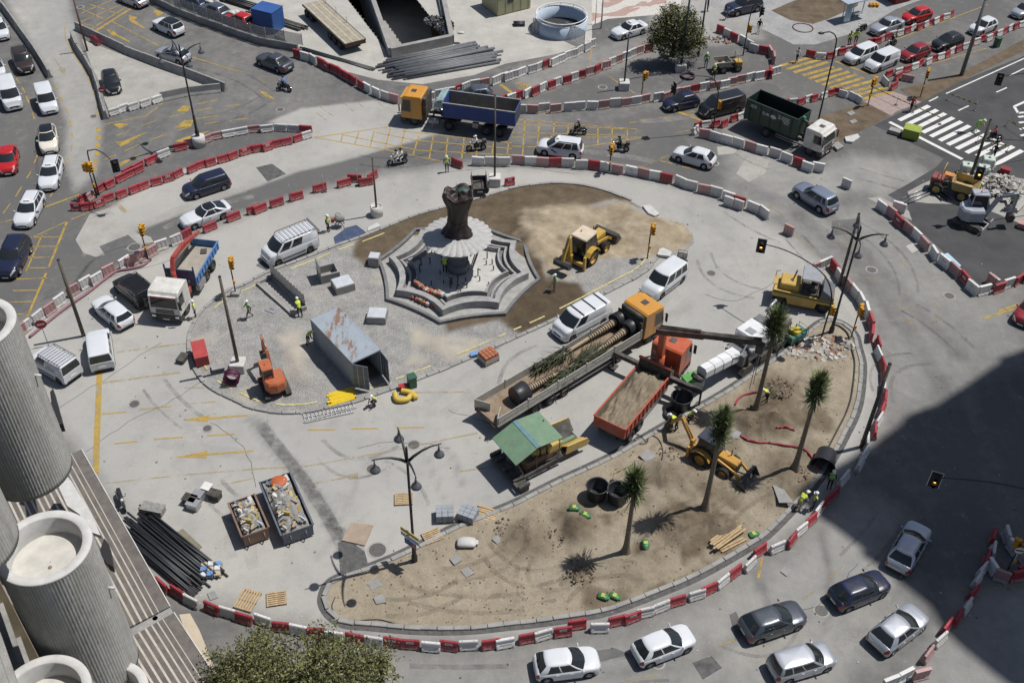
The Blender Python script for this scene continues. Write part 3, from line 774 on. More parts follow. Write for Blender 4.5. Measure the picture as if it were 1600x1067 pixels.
# sand island: mounds, pits, wheel ruts
moundS = [(GC(11,945,835),1.6,.35,.5),(GC(15,100,185),1.9,.5,.55),(GC(15,390,90),1.8,.6,.7),(GC(15,1050,110),2.2,.6,.6),(GC(15,1300,130),1.7,.5,.7),
          (GC(12,110,820),2.2,.4,.6),(GC(12,60,330),2.0,.5,.8),(GC(12,60,450),1.8,.5,.8),(GC(12,170,950),2.4,.5,.5),(GC(15,840,260),1.4,.35,.35),(GC(11,1450,540),2.0,.5,.7),(GC(11,1100,900),1.6,.3,.4),(GC(12,30,550),1.4,.6,.9),(GC(15,430,400),1.0,.25,.5),(GC(15,740,400),1.8,.35,.35),(GC(12,250,700),1.4,.3,.5),(GC(11,1250,960),1.5,.35,.6),(GC(11,1330,660),1.2,.3,.5),(GC(15,1120,30),1.5,.3,.4)]
pitS = [(GC(15,320,150),.75,-.5),(GC(15,770,260),.55,-.35),(GC(11,790,985),.6,-.3),(GC(12,150,800),.9,-.25),(GC(11,1480,400),1.0,-.4),(GC(12,40,280),.9,-.3),(GC(11,1350,1010),.7,-.3)]
rutS = [PC(14,"1000,520 1150,540 1300,545 1450,560 1581,560"),PC(14,"830,400 900,470 1010,530"),PC(15,"0,470 60,520 160,550 280,545"),PC(15,"820,50 960,0 1100,-60"),PC(12,"130,350 250,300"),PC(15,"1370,0 1480,90 1581,120")]
def zS(x,y):
 z = .13 + (fbm(x,y,.9,5,41) - .5) * .30 + (fbm(x,y,5,2,43) - .5) * .25
 for c,r,h,dk in moundS:
  z = z + 1.3 * h * np.exp(-((x - c.x) ** 2 + (y - c.y) ** 2) / (r * r * .45)) * (.4 + 1.2 * fbm(x,y,.7,4,19))
 for c,r,h in pitS:
  z = z + h * np.exp(-((x - c.x) ** 2 + (y - c.y) ** 2) / (r * r))
 for pts in rutS:
  sd = -poly_sd(x,y,pts,closed=False)
  z = z - .07 * np.exp(-((sd - .0) / .25) ** 2) + .05 * np.exp(-((sd - .5) / .2) ** 2)
 rim = sstep(poly_sd(x,y,isl_s),.1,1.6)
 return np.maximum(.06 + rim * (z - .06),.018)
def dS(x,y):
 b = np.zeros(x.shape)
 for c,r,h,dk in moundS:
  b = np.maximum(b,dk * np.exp(-(((x - c.x) ** 2 + (y - c.y) ** 2) / (r * r)) ** 2))
 b = np.maximum(b,.75 * sstep(fbm(x,y,3.2,4,77),.54,.70) * (x > 3))
 for c,r,h in pitS:
  b = np.maximum(b,.8 * np.exp(-((x - c.x) ** 2 + (y - c.y) ** 2) / (r * r)))
 return np.clip(b * (.6 + .8 * fbm(x,y,1,3,8)),0,1)
nb = NB("island_sand")
n1 = nb.noise(.35,6,.65); n2 = nb.noise(7,5,.75); n3 = nb.noise(1.6,5,.7)
c = nb.mix(nb.ramp(n1,.3,.7),(.215,.176,.125),(.305,.262,.20))
c = nb.mix(nb.ramp(n3,.35,.7,0,.5),c,(.37,.33,.262))
c = nb.mix(1.0,c,nb.mix(nb.ramp(n2,.25,.75),(.78,.78,.78),(1.18,1.18,1.18)),'MULTIPLY')
c = nb.mix(nb.attr("dark").outputs["Fac"],c,nb.mix(nb.ramp(n3,.3,.7),(.07,.052,.034),(.135,.103,.07)))
st = nb.ramp(nb.voro(5.5),.03,.12,1,0)
c = nb.mix(nb.math('MULTIPLY',st,nb.ramp(nb.noise(.8,3),.48,.62)),c,(.38,.355,.32))
nb.color(c); nb.rough(.97); nb.bump(nb.math('ADD',n2,n3),.6,.07); nb.b.inputs["Specular IOR Level"].default_value = .15
tag(relief("sand_island",isl_s,.17,zS,{"dark": dS},MATS["island_sand"]),kind="structure")
class HF:
 def __init__(s,f,poly):
  s.x0,s.y0 = min(p[0] for p in poly) - 1,min(p[1] for p in poly) - 1
  X,Y = np.meshgrid(np.arange(s.x0,max(p[0] for p in poly) + 1,.2),np.arange(s.y0,max(p[1] for p in poly) + 1,.2),indexing='ij')
  s.z = f(X,Y); s.m = in_poly(X,Y,poly)
 def ix(s,p): return min(max(int((p[0] - s.x0) / .2 + .5),0),s.z.shape[0] - 1),min(max(int((p[1] - s.y0) / .2 + .5),0),s.z.shape[1] - 1)
 def at(s,p): return float(s.z[s.ix(p)])
 def inside(s,p): return bool(s.m[s.ix(p)])
HS,HFN = HF(zS,isl_s),HF(zF,isl_f)
zs_at,zf_at = HS.at,HFN.at
# tyre marks and cement smears
def smear(name,rgb,amt):
 nb = NB(name); nb.color(nb.mix(nb.noise(3,3),rgb,rgb)); nb.rough(.9); nb.alpha(nb.math('MULTIPLY',nb.ramp(nb.noise(.8,7,.75),.38,.68),amt))
smear("tyre_black",(.03,.03,.03),.30); smear("cement_smear",(.46,.45,.43),.45); smear("sand_rut",(.11,.085,.057),.34)
def ribbon(name,P,w,m,zf,par):
 mb = MB(); R = []
 for i,p in enumerate(P):
  d = (P[min(i + 1,len(P) - 1)] - P[max(i - 1,0)]).normalized(); n = Vc((-d.y,d.x,0)) * w / 2
  R.append([(*(p + n)[:2],zf(p)),(*(p - n)[:2],zf(p))])
 mb.loft(R,False,False,False); mb.B(name,MATS[m],par)
rg = random.Random(12)
M("crack_shadow_dark",(.045,.044,.042),.9,var=.2); M("cover_iron",(.10,.098,.095),.7,.2,.3,6)
for i,(u,v,du,dv) in enumerate([(250,690,140,20),(480,620,130,-20),(330,760,90,60),(600,720,70,70),(680,640,90,-60),(240,600,60,60),(560,900,-60,-80),(1100,400,90,60),(980,520,90,-60),(700,560,100,-50),(1240,370,70,80),(1330,350,90,110),(1280,420,120,130),(1420,480,90,70),(1440,560,-60,60),(1130,330,90,50),(860,240,160,20),(560,250,160,-20),(120,440,110,-60),(60,500,90,-80),(250,350,140,-50),(60,200,10,110),(300,100,120,50),(420,150,-110,40),(1000,190,150,-30),(1150,230,60,30),(900,1060,140,-18),(1130,1010,120,-40),(1290,1000,80,-110),(1330,880,60,-70),(640,1040,160,0),(1340,270,70,20),(380,880,60,-70),(780,600,60,-60),(500,700,120,10)]):
 a = G(u,v); b = G(u + du,v + dv); d = b - a; n = Vc((-d.y,d.x,0)).normalized(); bow = rg.uniform(-1.6,1.6)
 for o_ in (-.85,.85) if i % 3 else (0,):
  P = [a.lerp(b,t / 10) + n * (bow * 4 * (t / 10) * (1 - t / 10) + o_) for t in range(11)]
  m_ = "tyre_black" if i % 4 else "cement_smear"
  ribbon("tyre_mark",P,rg.uniform(.2,.34) if m_ == "tyre_black" else rg.uniform(.6,1.2),m_,lambda p: .0115,ROAD)
ribbon("trench_patch",[G(u,v) for u,v in PX("408,664 440,705 475,750 505,795 535,850 545,885")],.95,"tyre_black",lambda p: .0105,ROAD)
ribbon("trench_patch",[G(u,v) for u,v in PX("405,662 442,708 478,755 508,800 538,855")],.8,"tyre_black",lambda p: .0095,ROAD)
for q in ("135,705 200,660 270,625 330,585 400,545","88,640 160,595 250,535","60,470 150,440 290,400","560,700 620,690 700,700","330,660 380,700 400,760","1100,460 1150,470 1210,440","690,270 800,262 900,272","1240,960 1300,930 1340,880","700,640 760,660 820,700"):  # first two runs paint the shadows of overhead cables; the rest are cracks
 P = catmull([G(u,v) for u,v in PX(q)],5); ribbon("crack_and_cable_shadow",[p + Vc((random.gauss(0,.06),random.gauss(0,.06),0)) for p in P],.028,"crack_shadow_dark",lambda p: .0125,ROAD)
for k,x,y,r in ((1,578,720,.3),(1,497,46,.35),(5,830,500,.5),(14,750,245,.55),(10,720,800,.4),(10,975,652,.4),(3,1250,1010,.35),(2,150,678,.35),(8,640,640,.4),(16,330,620,.4),(15,900,940,.35),(9,830,400,.35),(3,560,540,.4),(7,1230,660,.35),(8,1120,800,.4),(9,1280,550,.3)):
 c = GC(k,x,y); MB().sheet([(c.x + r * cos(i * .349),c.y + r * sin(i * .349)) for i in range(18)],.013).B("manhole_cover",MATS["cover_iron"],ROAD); MB().lathe([(r + .12,.0112),(r,.0112)],(c.x,c.y,0),18,caps=False).B("manhole_frame",MATS["roadbase"],ROAD)
SISL = bpy.data.objects["sand_island"]
for i,(u,v,du,dv) in enumerate([(640,930,180,10),(700,900,120,-60),(820,880,60,50),(900,800,90,-60),(1010,860,120,-60),(1020,760,70,-70),(1180,700,60,-70),(1230,640,50,-70),(760,860,130,30),(600,950,120,-30),(1120,860,70,-90),(880,930,120,-30)]):
 a = G(u,v); b = G(u + du,v + dv); d = b - a; n = Vc((-d.y,d.x,0)).normalized(); bow = rg.uniform(-1.5,1.5)
 for o_ in (-.6,.6):
  P = [a.lerp(b,t / 24) + n * (bow * 4 * (t / 24) * (1 - t / 24) + o_) for t in range(25)]
  ribbon("wheel_rut",P,.32,"sand_rut",lambda p: zs_at(p) + .022,SISL)
# yellow dashes painted along the fountain island edge
inn = offset_poly(open_f,.75 * (1 if sum(p[0] * q[1] - q[0] * p[1] for p,q in zip(isl_f,isl_f[1:] + isl_f[:1])) > 0 else -1),False)
yb = M("yellow_tactile",(.46,.41,.20),.7,var=.25,scale=3)
PADS = struct(bpy.data.objects.new("tactile_edge",None)); COL.objects.link(PADS)
seg = inn[:]
for (p,d) in polyline_points([(q[0],q[1],0) for q in inn],120):
 u = p - Vc((0,0,0))
 if p.x < -33 or (-24 < p.x and p.y < 77) and not (p.y > 76):
  z = zf_at(p) + .02
  if random.random() < .7:
   MB().obox((p.x,p.y,z),(.74,.14,.04),atan2(d.y,d.x)).B("tactile_strip",yb,PADS)
# ------------------------------------------------------------------ road cars and vans
def lerp_tab(tab,x):
 if x <= tab[0][0]: return tab[0][1]
 for (a,p),(b,q) in zip(tab,tab[1:]):
  if x <= b:
   t = (x - a) / (b - a); t = t * t * (3 - 2 * t) * .35 + t * .65
   return p + (q - p) * t
 return tab[-1][1]
glass = M("dark_glass",(.02,.024,.027),.06,0,0,spec=.6)
M("black_plastic",(.02,.02,.021),.55,var=.1); M("tyre_rubber",(.018,.018,.018),.85,var=.15,scale=6)
M("alloy",(.45,.45,.46),.35,.8,.1); M("steel_wheel",(.16,.16,.17),.5,.4,.15)
M("headlamp",(.72,.74,.76),.12,.3,0,coat=.6); M("tail_lamp",(.30,.012,.012),.25,0,0,coat=.6); M("plate_white",(.72,.72,.68),.5,0,0)
M("chrome",(.7,.7,.71),.2,1,0); M("underbody",(.012,.012,.012),.9,var=0)
def paintm(name,rgb,metal=.0,rough=.34): return M("paint_" + name,rgb,rough,metal,.045,.8,coat=.55)
PAINT = dict(white=paintm("white",(.58,.60,.63)),cream=paintm("cream",(.66,.63,.54)),silver=paintm("silver",(.44,.46,.50),.55),black=paintm("black",(.010,.010,.012)),
             navy=paintm("navy",(.012,.016,.042)),red=paintm("red",(.42,.012,.014)),darkred=paintm("darkred",(.22,.012,.016)),brown=paintm("brown",(.035,.022,.018)),grey=paintm("grey",(.085,.095,.115),.5),
             bluegrey=paintm("bluegrey",(.24,.28,.36),.5),slate=paintm("slate",(.11,.125,.16),.5),blue=paintm("blue",(.05,.09,.2)),greywhite=paintm("greywhite",(.60,.61,.62)))
CAR = dict(
 hatch=dict(L=3.98,W=1.70,H=1.47,wb=2.52,fo=.80,belt=.93,hood=.93,nose=.62,tail=.92,gx=(.775,.545,.155,.03),rw=.69,side=[('p',.03),('g',.46),('p',.50),('g',.84),('p',1)]),
 hatch5=dict(L=4.25,W=1.77,H=1.48,wb=2.62,fo=.88,belt=.94,hood=.94,nose=.64,tail=.95,gx=(.765,.54,.17,.035),rw=.69,side=[('p',.03),('g',.44),('p',.48),('g',.80),('p',1)]),
 wagon=dict(L=4.62,W=1.80,H=1.49,wb=2.70,fo=.90,belt=.95,hood=.95,nose=.64,tail=.98,gx=(.74,.53,.10,.03),rw=.71,side=[('p',.03),('g',.36),('p',.39),('g',.68),('p',.71),('g',.93),('p',1)]),
 sedan=dict(L=4.62,W=1.80,H=1.46,wb=2.68,fo=.88,belt=.95,hood=.95,nose=.64,tail=1.0,gx=(.715,.55,.28,.13),rw=.72,side=[('p',.04),('g',.46),('p',.50),('g',.88),('p',1)]),
 coupe=dict(L=4.70,W=1.80,H=1.39,wb=2.76,fo=.86,belt=.92,hood=.92,nose=.60,tail=.96,gx=(.69,.52,.30,.09),rw=.70,side=[('p',.04),('g',.55),('p',.58),('g',.86),('p',1)]),
 mpv=dict(L=4.45,W=1.80,H=1.64,wb=2.70,fo=.88,belt=.99,hood=1.0,nose=.66,tail=1.0,gx=(.80,.60,.07,.02),rw=.76,side=[('p',.06),('g',.40),('p',.43),('g',.70),('p',.73),('g',.94),('p',1)]),
 suv=dict(L=4.50,W=1.84,H=1.66,wb=2.68,fo=.90,belt=1.06,hood=1.06,nose=.76,tail=1.08,gx=(.735,.56,.10,.03),rw=.74,side=[('p',.03),('g',.42),('p',.45),('g',.74),('p',.78),('g',.93),('p',1)],gc=.23,tr=.36),
 vans=dict(L=4.32,W=1.81,H=1.82,wb=2.72,fo=.88,belt=1.06,hood=1.06,nose=.72,tail=1.06,gx=(.80,.63,.03,.005),rw=.85,side=[('p',.03),('g',.34),('p',1)]),
 vansg=dict(L=4.32,W=1.81,H=1.82,wb=2.72,fo=.88,belt=1.06,hood=1.06,nose=.72,tail=1.06,gx=(.80,.63,.03,.005),rw=.85,side=[('p',.03),('g',.34),('p',.39),('g',.66),('p',.69),('g',.94),('p',1)]),
 vanl=dict(L=4.90,W=1.92,H=1.98,wb=3.10,fo=.84,belt=1.22,hood=1.16,nose=.80,tail=1.22,gx=(.875,.70,.02,.004),rw=.87,side=[('p',.04),('g',.27),('p',1)]),
 vanlg=dict(L=4.90,W=1.92,H=1.98,wb=3.10,fo=.84,belt=1.22,hood=1.16,nose=.80,tail=1.22,gx=(.875,.70,.02,.004),rw=.87,side=[('p',.04),('g',.27),('p',.32),('g',.58),('p',1)]),
)
CARMESH = {}
def wheel_mesh(r,w,spokes=5):
 t = MB().lathe([(r * .62,-w / 2),(r * .95,-w / 2),(r,-w * .32),(r,w * .32),(r * .95,w / 2),(r * .62,w / 2)],n=20,axis='Y',caps=False)
 rim = MB().lathe([(.001,w * .30),(r * .14,w * .33),(r * .2,w * .2),(r * .6,w * .18),(r * .66,w * .48),(r * .62,w * .5)],n=20,axis='Y',caps=False)
 for k in range(spokes):
  a = 2 * pi * k / spokes
  rim.bar((cos(a) * r * .1,w * .3,sin(a) * r * .1),(cos(a) * r * .62,w * .36,sin(a) * r * .62),r * .16,.03)
 return t.mesh("tyre"),rim.mesh("rim")
def build_car(kind):
 if kind in CARMESH: return CARMESH[kind]
 P = CAR[kind]; L,W,H = P['L'],P['W'],P['H']; hw = W / 2; gc = P.get('gc',.17); tr = P.get('tr',.315)
 xf = L / 2 - P['fo']; xr = xf - P['wb']; van = kind.startswith('van')
 fr = lambda x: (x + L / 2) / L
 hx = P['gx'][0]
 top = [(0,P['tail'] * .66),(.012,P['tail'] * .86),(.05,P['tail']),(.3,P['belt']),(hx - .05,P['belt']),(hx + .02,P['hood']),(hx + (1 - hx) * .55,P['hood'] * .955),(.965,P['nose'] + (P['hood'] - P['nose']) * .45),(.988,P['nose']),(1,P['nose'] * .8)]
 if van: top = [(0,P['tail'] * .97),(.3,P['belt']),(hx - .05,P['belt']),(hx + .01,P['hood']),(hx + (1 - hx) * .6,P['hood'] * .93),(.97,P['nose'] * 1.02),(1,P['nose'] * .8)]
 wid = [(0,.70),(.012,.83),(.05,.93),(.15,.985),(.35,1),(.75,1),(.86,.965),(.93,.88),(.975,.72),(1,.50)]
 if van: wid = [(0,.95),(.03,.985),(.2,1),(.8,1),(.9,.97),(.96,.87),(1,.66)]
 bot = [(0,.34),(.03,.26),(.10,gc),(.9,gc),(.97,gc + .02),(1,gc + .1)]
 xs = set([-L / 2,L / 2] + [-L / 2 + L * q for q in (.012,.03,.05,.1,.94,.965,.98,.99)])
 for a in (xf,xr):
  for k in range(-6,7): xs.add(a + k * (tr + .07) / 6.0)
 k = -L / 2 + .2
 while k < L / 2:
  if min(abs(k - xf),abs(k - xr)) > tr + .1: xs.add(k)
  k += .28
 xs = sorted(xs)
 grid = []
 for x in xs:
  f = fr(x); zt = lerp_tab(top,f); w = hw * lerp_tab(wid,f); zb = lerp_tab(bot,f); zb = min(zb,zt - .2)
  za = zb
  for a in (xf,xr):
   d = abs(x - a)
   if d < tr + .07: za = max(za,tr + sqrt(max(0,(tr + .07) ** 2 - d * d)))
  za = min(za,zt - .1)
  m = lambda z: max(z,za + .012)
  crown = .035
  half = [(0,zb),(.72 * w,zb),(.72 * w,max(zb,za)),(.955 * w,max(zb,za)),(.985 * w,m(zb + .10)),(1.0 * w,m(zb + (zt - zb) * .48)),(.985 * w,m(zt - .16)),(.955 * w,m(zt - .05)),(.90 * w,zt - .01),(.55 * w,zt + crown * .6),(0,zt + crown)]
  full = [(x,-y,z) for y,z in half] + [(x,y,z) for y,z in reversed(half[:-1])]
  grid.append(full)
 n = len(half); N = len(grid[0]); parts = {}
 def mb(nm):
  if nm not in parts: parts[nm] = MB(); parts[nm].sh(True)
  return parts[nm]
 cache = {}
 def vid(nm,s,q,p):
  m = mb(nm); d = cache.setdefault(nm,{})
  if (s,q) not in d: d[(s,q)] = len(m.v); m.v.append(p)
  return d[(s,q)]
 for s in range(len(grid) - 1):
  f = (fr(xs[s]) + fr(xs[s + 1])) / 2
  for q in range(N - 1):
   h = q if q < n - 1 else N - 2 - q      # mirrored segment index
   nm = "body"
   side = "R" if q < n - 1 else "L"
   if h <= 2: mb("body").cur = 1
   else: mb("body").cur = 0
   if f > .925 and h in (6,7): nm = "headlight" + side
   if not van and f < .05 and h in (5,6,7): nm = "taillight" + side
   if van and f < .018 and h in (5,6): nm = "taillight" + side
   mb(nm).addf((vid(nm,s,q,grid[s][q]),vid(nm,s + 1,q,grid[s + 1][q]),vid(nm,s + 1,q + 1,grid[s + 1][q + 1]),vid(nm,s,q + 1,grid[s][q + 1])))
 b = mb("body"); b.cur = 0; b.sh(False)
 b.addf(tuple(reversed(b.ring(grid[0])))); b.addf(tuple(b.ring(grid[-1])))
 # greenhouse
 X = lambda t: -L / 2 + L * t
 bx,tx,rx,ex = (X(t) for t in P['gx'])
 zr = H - .06
 bw,rw = hw * .915,hw * P['rw']
 bowb,bowr = .30,.18
 if van: bw = hw * .955; bowb,bowr = .28,.14
 def wat(x): return bw * min(1,lerp_tab(wid,fr(x)) + .02)
 cfb,crb = bx - bowb,ex + (.02 if van else .10)
 cfr,crr = tx - bowr,rx + (.01 if van else .06)
 segs = []   # (base xyz, roof xyz) around the left half, with face types
 types = []
 for t in (0,.3,.62,.93):
  segs.append(((bx - bowb * t * t,wat(cfb) * t),(tx - bowr * t * t,rw * t))); types.append('F')
 types[-1] = 'p'
 s0 = 0.0
 for ty,s1 in P['side']:
  k = 1 if s1 - s0 < .2 else (3 if s1 - s0 > .5 else 2)
  for i in range(k):
   s = s0 + (s1 - s0) * i / k
   xb = cfb + (crb - cfb) * s; xt = cfr + (crr - cfr) * s
   segs.append(((xb,wat(xb)),(xt,rw * (1 - .04 * (2 * s - 1) ** 2 - (0 if van else .08 * max(0,s - .45))))))
   types.append('S%d' % len([1 for q in P['side'] if q[0] == 'g' and q[1] <= s1]) if ty == 'g' else 'p')
  s0 = s1
 for t in (1,.92,.6,.3):
  segs.append(((ex + (.02 if van else .10) * t * t,wat(crb) * t),(rx + (.01 if van else .06) * t * t,rw * (.94 if van else .88) * t))); types.append('R' if t < 1 else 'p')
 segs.append(((ex,0),(rx,0)))
 V = [0,.06,.35,.65,.93,1.0]
 def pos(i,v,sg):
  (x0,y0),(x1,y1) = segs[i]
  zb = lerp_tab(top,fr(x0)) + (.0 if y0 > .5 * bw else .02) - .015
  bul = .055 * sin(pi * v) * (1 if not van else .6)
  x = x0 + (x1 - x0) * v; y = y0 + (y1 - y0) * v
  z = zb + (zr - zb) * v
  ox = 1 if i < 4 else (-1 if i >= len(segs) - 5 else 0)
  return (x + ox * bul * .7,sg * (y + (bul if y0 > .5 * bw else 0)),z)
 for sg in (-1,1):
  for i in range(len(segs) - 1):
   for r in range(len(V) - 1):
    ty = types[i]; nm = "cabin"
    gl = 1 <= r <= 3
    if ty == 'F' and r <= 3: nm = "windscreen"
    elif ty == 'R' and gl and not (van and kind in ()): nm = "rear_window"
    elif ty[0] == 'S' and gl: nm = "side_window%s%s" % (ty[1],'L' if sg > 0 else 'R')
    q = [pos(i,V[r],sg),pos(i + 1,V[r],sg),pos(i + 1,V[r + 1],sg),pos(i,V[r + 1],sg)]
    if sg < 0: q = q[::-1]
    m = mb(nm)
    key = lambda a,b: (sg if not (a in (0,len(segs) - 1)) else 0,a,b)
    ks = [key(i,r),key(i + 1,r),key(i + 1,r + 1),key(i,r + 1)]
    if sg < 0: ks = ks[::-1]
    ids = []
    for kk,p in zip(ks,q):
     d = cache.setdefault(nm,{})
     if kk not in d: d[kk] = len(m.v); m.v.append(p)
     ids.append(d[kk])
    m.addf(tuple(ids))
 ring = [pos(i,1.0,1) for i in range(len(segs))] + [pos(i,1.0,-1) for i in range(len(segs) - 2,0,-1)]
 cx = (tx + rx) / 2
 roof = mb("roof")
 rings = [ring] + [[(cx + (p[0] - cx) * k,p[1] * k,zr + dz) for p in ring] for k,dz in ((.95,.028),(.7,.05),(.35,.06),(.02,.062))]
 roof.loft([list(reversed(r)) for r in rings] if False else rings,False,True)
 # small parts
 for sg,sd in ((-1,'R'),(1,'L')):
  mm = MB(); mm.sphere((bx - .30,sg * (hw + .07),P['belt'] + .09),.1,8,5,(.55,1.0,.75)); mm.bar((bx - .28,sg * (hw * .93),P['belt'] + .03),(bx - .28,sg * (hw + .03),P['belt'] + .07),.05,.04)
  parts["mirror" + sd] = mm
 g = MB(); g.obox((L / 2 - .045,0,P['nose'] * .66),(.1,W * .42,.16)); g.obox((L / 2 - .07,0,gc + .14),(.12,W * .62,.12)); parts["grille"] = g
 g = MB(); g.obox((L / 2 + .012,0,P['nose'] * .5),(.02,.5,.11)); parts["number_plateF"] = g
 g = MB(); g.obox((-L / 2 - .012,0,P['tail'] * .62),(.02,.5,.11)); parts["number_plateB"] = g
 g = MB(); g.box(-L / 2 - .012,-L / 2 + .1,-W * .36,W * .36,.30,.42); parts["rear_bumper"] = g
 if van:
  g = MB()
  for sg in (-1,1): g.box(xr + tr + .1,xf - tr - .1,sg * hw - (.0 if sg > 0 else .012),sg * hw + (.012 if sg > 0 else .0),.48,.58)
  parts["side_trim"] = g
 else:
  hk = 0
  for sg in (-1,1):
   for xx in (bx - 1.05,bx - 1.9):
    if xx > X(.2):
     parts["door_handle%d" % hk] = MB().box(xx,xx + .18,sg * (hw * 1.0) - .012,sg * hw + .012,P['belt'] - .15,P['belt'] - .12); hk += 1
 t,rm = wheel_mesh(tr,.2)
 out = dict(P=P,xf=xf,xr=xr,tr=tr,hw=hw,zr=zr,bx=bx,tx=tx,rx=rx,rw=rw,wheel=(t,rm),parts={})
 for nm,m in parts.items():
  out['parts'][nm] = m.mesh(nm)
 CARMESH[kind] = out
 return out
def olink(name,me,mats,parent):
 if len(me.materials) == 0:
  for _ in mats: me.materials.append(None)
 o = bpy.data.objects.new(name,me); COL.objects.link(o); o.parent = parent
 for i,m in enumerate(mats):
  o.material_slots[i].link = 'OBJECT'; o.material_slots[i].material = m
 return o
def car(kind,p,d,color,label,group=None,roofcol=None,cat="car",rims="alloy",z=0.0,extras="",name=None,lz=.7,sc=1.0):
 """p: surveyed body centre, d: surveyed direction of travel"""
 A = build_car(kind); P = A['P']
 c = G(p[0],p[1],lz); rz = heading(p,d,lz)
 nm = name or ("van" if kind.startswith("van") else "car")
 root = thing(nm,label,cat,(c.x,c.y,z),rz,group)
 root.scale = (sc * random.uniform(.97,1.03),sc * random.uniform(.98,1.02),sc * random.uniform(.97,1.04))
 pm = PAINT[color]; bl = MATS["black_plastic"]
 for k,me in A['parts'].items():
  base = k.rstrip("LR0123456789BF") if k not in ("windscreen","grille","body","roof") else k
  base = {"side_window": "side_window","number_plate": "number_plate","headlight": "headlight","taillight": "taillight","mirror": "mirror"}.get(base,base)
  if base == "body": ms = [pm,MATS["underbody"]]
  elif base in ("windscreen","rear_window","side_window"): ms = [glass]
  elif base == "roof": ms = [PAINT[roofcol] if roofcol else pm]
  elif base == "headlight": ms = [MATS["headlamp"]]
  elif base == "taillight": ms = [MATS["tail_lamp"]]
  elif base == "number_plate": ms = [MATS["plate_white"]]
  elif base in ("grille","side_trim","rear_bumper","door_seam"): ms = [bl]
  elif base == "mirror": ms = [pm]
  else: ms = [pm]
  olink(base,me,ms,root)
 t,rm = A['wheel']
 for sx in (A['xf'],A['xr']):
  for sg in (-1,1):
   w = olink("wheel",t,[MATS["tyre_rubber"]],root)
   w.location = (sx,sg * (A['hw'] - .125),A['tr'])
   if sg < 0: w.rotation_euler = (0,0,pi)
   olink("rim",rm,[MATS[rims]],w)
 H = P['H']
 if 'T' in extras:   # taxi roof sign
  MB().bbox(-.12,.12,-.25,.25,0,.13).B("roof_sign",MATS["plate_white"],root).location = (A['tx'] - .25,0,H - .01)
 if 'S' in extras:   # stripe
  m = M("taxi_blue",(.03,.06,.25),.4,var=0)
  for sg in (-1,1):
   MB().quad(*[(x,sg * (A['hw'] + .008),zz) for x,zz in ((A['xf'] - .55,.82),(A['xf'] - .75,.9),(A['xf'] - 1.25,.55),(A['xf'] - 1.05,.5))]).B("door_stripe",m,root)
 if 'R' in extras:   # roof rails
  for sg in (-1,1):
   MB().bar((A['tx'] - .35,sg * A['rw'] * .92,H + .0),(A['rx'] + .2,sg * A['rw'] * .92,H + .0),.04,.05).B("roof_rail",bl,root)
 if 'A' in extras:
  MB().cyl((A['rx'] + .15,0,H - .02),(A['rx'] - .12,0,H + .22),.012,.006,6).B("aerial",bl,root)
 if 'K' in extras:   # ladder rack
  for sg in (-1,1):
   MB().bar((A['tx'] - .2,sg * A['rw'] * .95,H + .1),(A['rx'] + .1,sg * A['rw'] * .95,H + .1),.04,.04).B("rack_rail",bl,root)
  k = 9
  for i in range(k):
   x = A['tx'] - .2 + (A['rx'] + .1 - A['tx'] + .2) * i / (k - 1)
   MB().bar((x,-A['rw'] * .95,H + .12),(x,A['rw'] * .95,H + .12),.05,.03).B("rack_bar",M("rack_grey",(.35,.35,.36),.5,.4,.1) if 'k' not in extras else bl,root)
  for x in (A['tx'] - .2,(A['tx'] + A['rx']) / 2,A['rx'] + .1):
   for sg in (-1,1): MB().bar((x,sg * A['rw'] * .95,H - .05),(x,sg * A['rw'] * .95,H + .1),.04,.04).B("rack_post",bl,root)
 if 'B' in extras:
  for x in (A['tx'] - .5,(A['tx'] + A['rx']) / 2,A['rx'] + .5):
   MB().bar((x,-A['rw'],H + .06),(x,A['rw'],H + .06),.06,.05).B("roof_bar",bl,root)
 return root
c1 = lambda x,y: C(1,x,y); c2 = lambda x,y: C(2,x,y); c3 = lambda x,y: C(3,x,y); c4 = lambda x,y: C(4,x,y); c5 = lambda x,y: C(5,x,y)
c6 = lambda x,y: C(6,x,y); c7 = lambda x,y: C(7,x,y); c8 = lambda x,y: C(8,x,y); c15 = lambda x,y: C(15,x,y); c16 = lambda x,y: C(16,x,y)
LANE = "cars queuing in the left-hand lanes"
car("hatch5",(-1,45),(.4,1),"white","white car cut off by the left edge beside the concrete parapet",LANE)
car("hatch",(-7,104),(.4,1),"white","white car cut off by the left edge beside the brown off-roader",LANE)
car("suv",c1(140,375),(.43,1),"brown","dark brown off-road car with roof rails beside the concrete parapet",LANE,extras="R")
car("vanlg",c1(62,590),(.36,1),"white","large white passenger van at the left edge ahead of the brown off-roader",LANE,cat="van",rims="steel_wheel")
car("vans",c1(287,618),(.33,1),"white","small white delivery van coming down behind the cream crossover",LANE,cat="van",rims="steel_wheel")
car("hatch",c1(296,855),(.10,1),"cream","cream crossover with a black roof in the left-hand lanes",LANE,roofcol="black",sc=1.04)
car("hatch",c1(50,985),(-.12,1),"red","bright red hatchback at the left edge",LANE)
car("wagon",c1(312,1065),(-.28,1),"white","white taxi estate with a blue door stripe behind the leading taxi",LANE,extras="TSR",cat="taxi")
car("wagon",c5(178,260),(-.5,1),"white","white taxi estate beside the tip of the red barrier island",LANE,extras="TSR",cat="taxi")
car("suv",c5(82,560),(-.5,1),"navy","dark blue off-road car at the left edge by the yellow hatching",LANE,extras="R",sc=1.05)
RU = "cars on the upper road"
car("suv",c1(1037,160),(-130,-58),"white","white crossover with a black roof on the upper left road",RU,roofcol="black",sc=.97)
